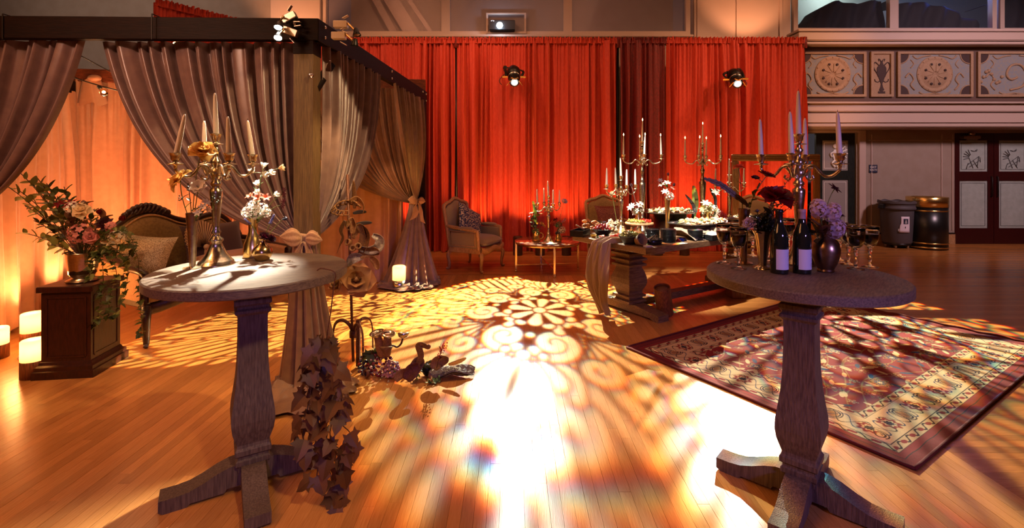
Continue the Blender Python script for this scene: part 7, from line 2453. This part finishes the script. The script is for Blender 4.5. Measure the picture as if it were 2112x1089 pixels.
for k, (px, py) in enumerate(((832, 774), (858, 780), (886, 788), (897, 790), (870, 762), (820, 768))):
    t = thing('moss_tuft', ['pale moss tuft at the right of the grapes', 'dry moss tuft below the broad leaf', 'dry moss tuft left of the shell', 'dry moss tuft under the shell edge', 'dry moss behind the broad leaf', 'gilded moss under the blush grapes'][k], 'moss', ON(px, py), 0, None)
    for i in range(12): leaf(t, (rr.uniform(-.03, .03), rr.uniform(-.03, .03), .006), (rr.uniform(-1, 1), rr.uniform(-1, 1), rr.uniform(.1, .9)), rr.uniform(.03, .055), 'herb' if k % 2 else 'dried', .22)

# ================================================================== lights that hang in view
def projector(label, G, to, flip=1):
    d = (Vector(to) - G).normalized()
    t = thing('stage_spotlight', label, 'spotlight', G)
    M = along((0, 0, 0), -d)                       # z runs back from the lens
    m = MB(); m.lathe([(.085, .04), (.088, .05), (.088, .17), (.080, .18)], 20, M=M); m.build('lens_barrel', 'black_metal', t)
    m = MB(); m.lathe([(.075, .044), (.05, .030), (.001, .024)], 20, M=M, cap=False); m.build('lens', 'lens_glow', t)
    m = MB()
    for r in (.030, .055): m.lathe([(r, .036), (r + .006, .026), (r + .012, .036)], 20, M=M, cap=False)
    m.build('lens_ring', 'chrome', t)
    m = MB(); m.lathe([(.075, .18), (.105, .20), (.105, .30), (.12, .31), (.12, .46), (.09, .54), (.04, .56)], 18, M=M); m.build('housing', 'black_metal', t)
    m = MB(); m.lathe([(.106, .215), (.112, .220), (.112, .232), (.106, .237)], 20, M=M, cap=False); m.build('band', 'silver', t)
    for s in (1, -1):
        m = MB(); m.box((s * .15, 0, .25), (.11, .03, .014), M); m.build('shutter_handle', 'gold', t)
        m = MB(); m.box((s * .085, -.06, .02), (.012, .11, .012), M @ Matrix.Rotation(s * .6, 4, 'Z')); m.box((s * .05, .07, .02), (.09, .012, .012), M @ Matrix.Rotation(s * .4, 4, 'Z')); m.build('gel_clip', 'brass', t)
    c = M @ Vector((0, 0, .30))
    u = M.to_3x3() @ Vector((1, 0, 0))
    if abs(u.x) < .5: u = M.to_3x3() @ Vector((0, 1, 0))
    hang_ = Vector((c.x - flip * .16, c.y + .22, c.z + .17))
    m = MB(); m.tube(crv([c + u * .14, c + u * .15 + Vector((0, .08, .10)), hang_ + Vector((0, 0, .02)), c - u * .15 + Vector((0, .08, .10)), c - u * .14], 6), .012, 6, flat=2); m.build('yoke', 'black_metal', t)
    m = MB(); m.box(hang_, (.06, .05, .09)); m.tube([hang_, Vector((hang_.x, 9.03 - G.y, hang_.z + .03))], .018, 8); m.build('clamp', 'black_metal', t)
    m = MB(); m.tube(crv([c + Vector((0, .15, .08)), c + Vector((-flip * .12, .2, .10)), c + Vector((-flip * .26, .12, -.06)), c + Vector((-flip * .22, .14, -.14))], 5), .007, 5); m.build('cable', 'cord', t)


projector('black stage spotlight hanging before the red drape, left one', GOBO1, (.22, 4.45, 0), 1)
projector('black stage spotlight hanging before the red drape, right one', GOBO2, (2.75, 3.75, 0), -1)


def pin(label, body, hd, to, rot, lit, col):
    t = thing('clip_spotlight', label, 'spotlight', body)
    B = Matrix.Rotation(rot[2], 4, 'Z') @ Matrix.Rotation(rot[1], 4, 'Y') @ Matrix.Rotation(rot[0], 4, 'X')
    m = MB(); m.box((0, 0, 0), (.095, .045, .05), B, bev=.004); m.build('battery_box', col, t)
    for s in (1, -1):
        m = MB(); m.box((.055, 0, s * .032), (.045, .03, .007), B @ Matrix.Rotation(-s * .5, 4, 'Y'), bev=.002); m.build('clip_jaw', 'steel', t)
    h = Vector(hd) - Vector(body)
    m = MB(); m.tube(crv([B @ Vector((-.047, 0, 0)) if rot[1] > -9 and h.x < 0 else B @ Vector((.047, 0, 0)), h * .5 + Vector((0, -.01, .03)), h], 6), .007, 7); m.build('gooseneck', 'brass', t)
    d = (Vector(to) - Vector(hd)).normalized()
    M = along(h, d)
    m = MB(); m.lathe([(.010, -.03), (.014, -.025), (.024, .01), (.030, .025), (.028, .026), (.02, .012)], 16, M=M, cap=False); m.build('shade', 'black_metal', t)
    m = MB(); m.lathe([(.025, .018), (.018, .024), (.001, .026)], 14, M=M, cap=False); m.build('lamp_face', 'white_glow' if lit else 'lens_dim', t)


pin('battery clip spotlight shining white at the front beam, the upper one', PT(597, 36, 3.33), PT(574, 52, 3.24), (-1.4, 2.4, 1.07), (0, -.5, 0), True, 'steel')
pin('battery clip spotlight shining white at the front beam, the lower one', PT(600, 66, 3.33), PT(574, 74, 3.23), (-1.4, 2.2, 1.07), (0, .35, 0), True, 'steel')
pin('battery clip spotlight with grey box at the pergola corner, pointing away right', PT(703, 51, 3.44), PT(735, 66, 3.40), (-.7, 3.2, 1.2), (0, 0, 0), False, 'plate_pale')
pin('battery clip spotlight with amber-lit box at the pergola corner, lower one', PT(699, 74, 3.44), PT(732, 88, 3.40), (-1.15, 3.6, .9), (0, 0, 0), False, 'plate_pale')

for o in bpy.data.objects:
    if o.get('category') and not o.get('kind'):
        o['kind'] = 'thing'
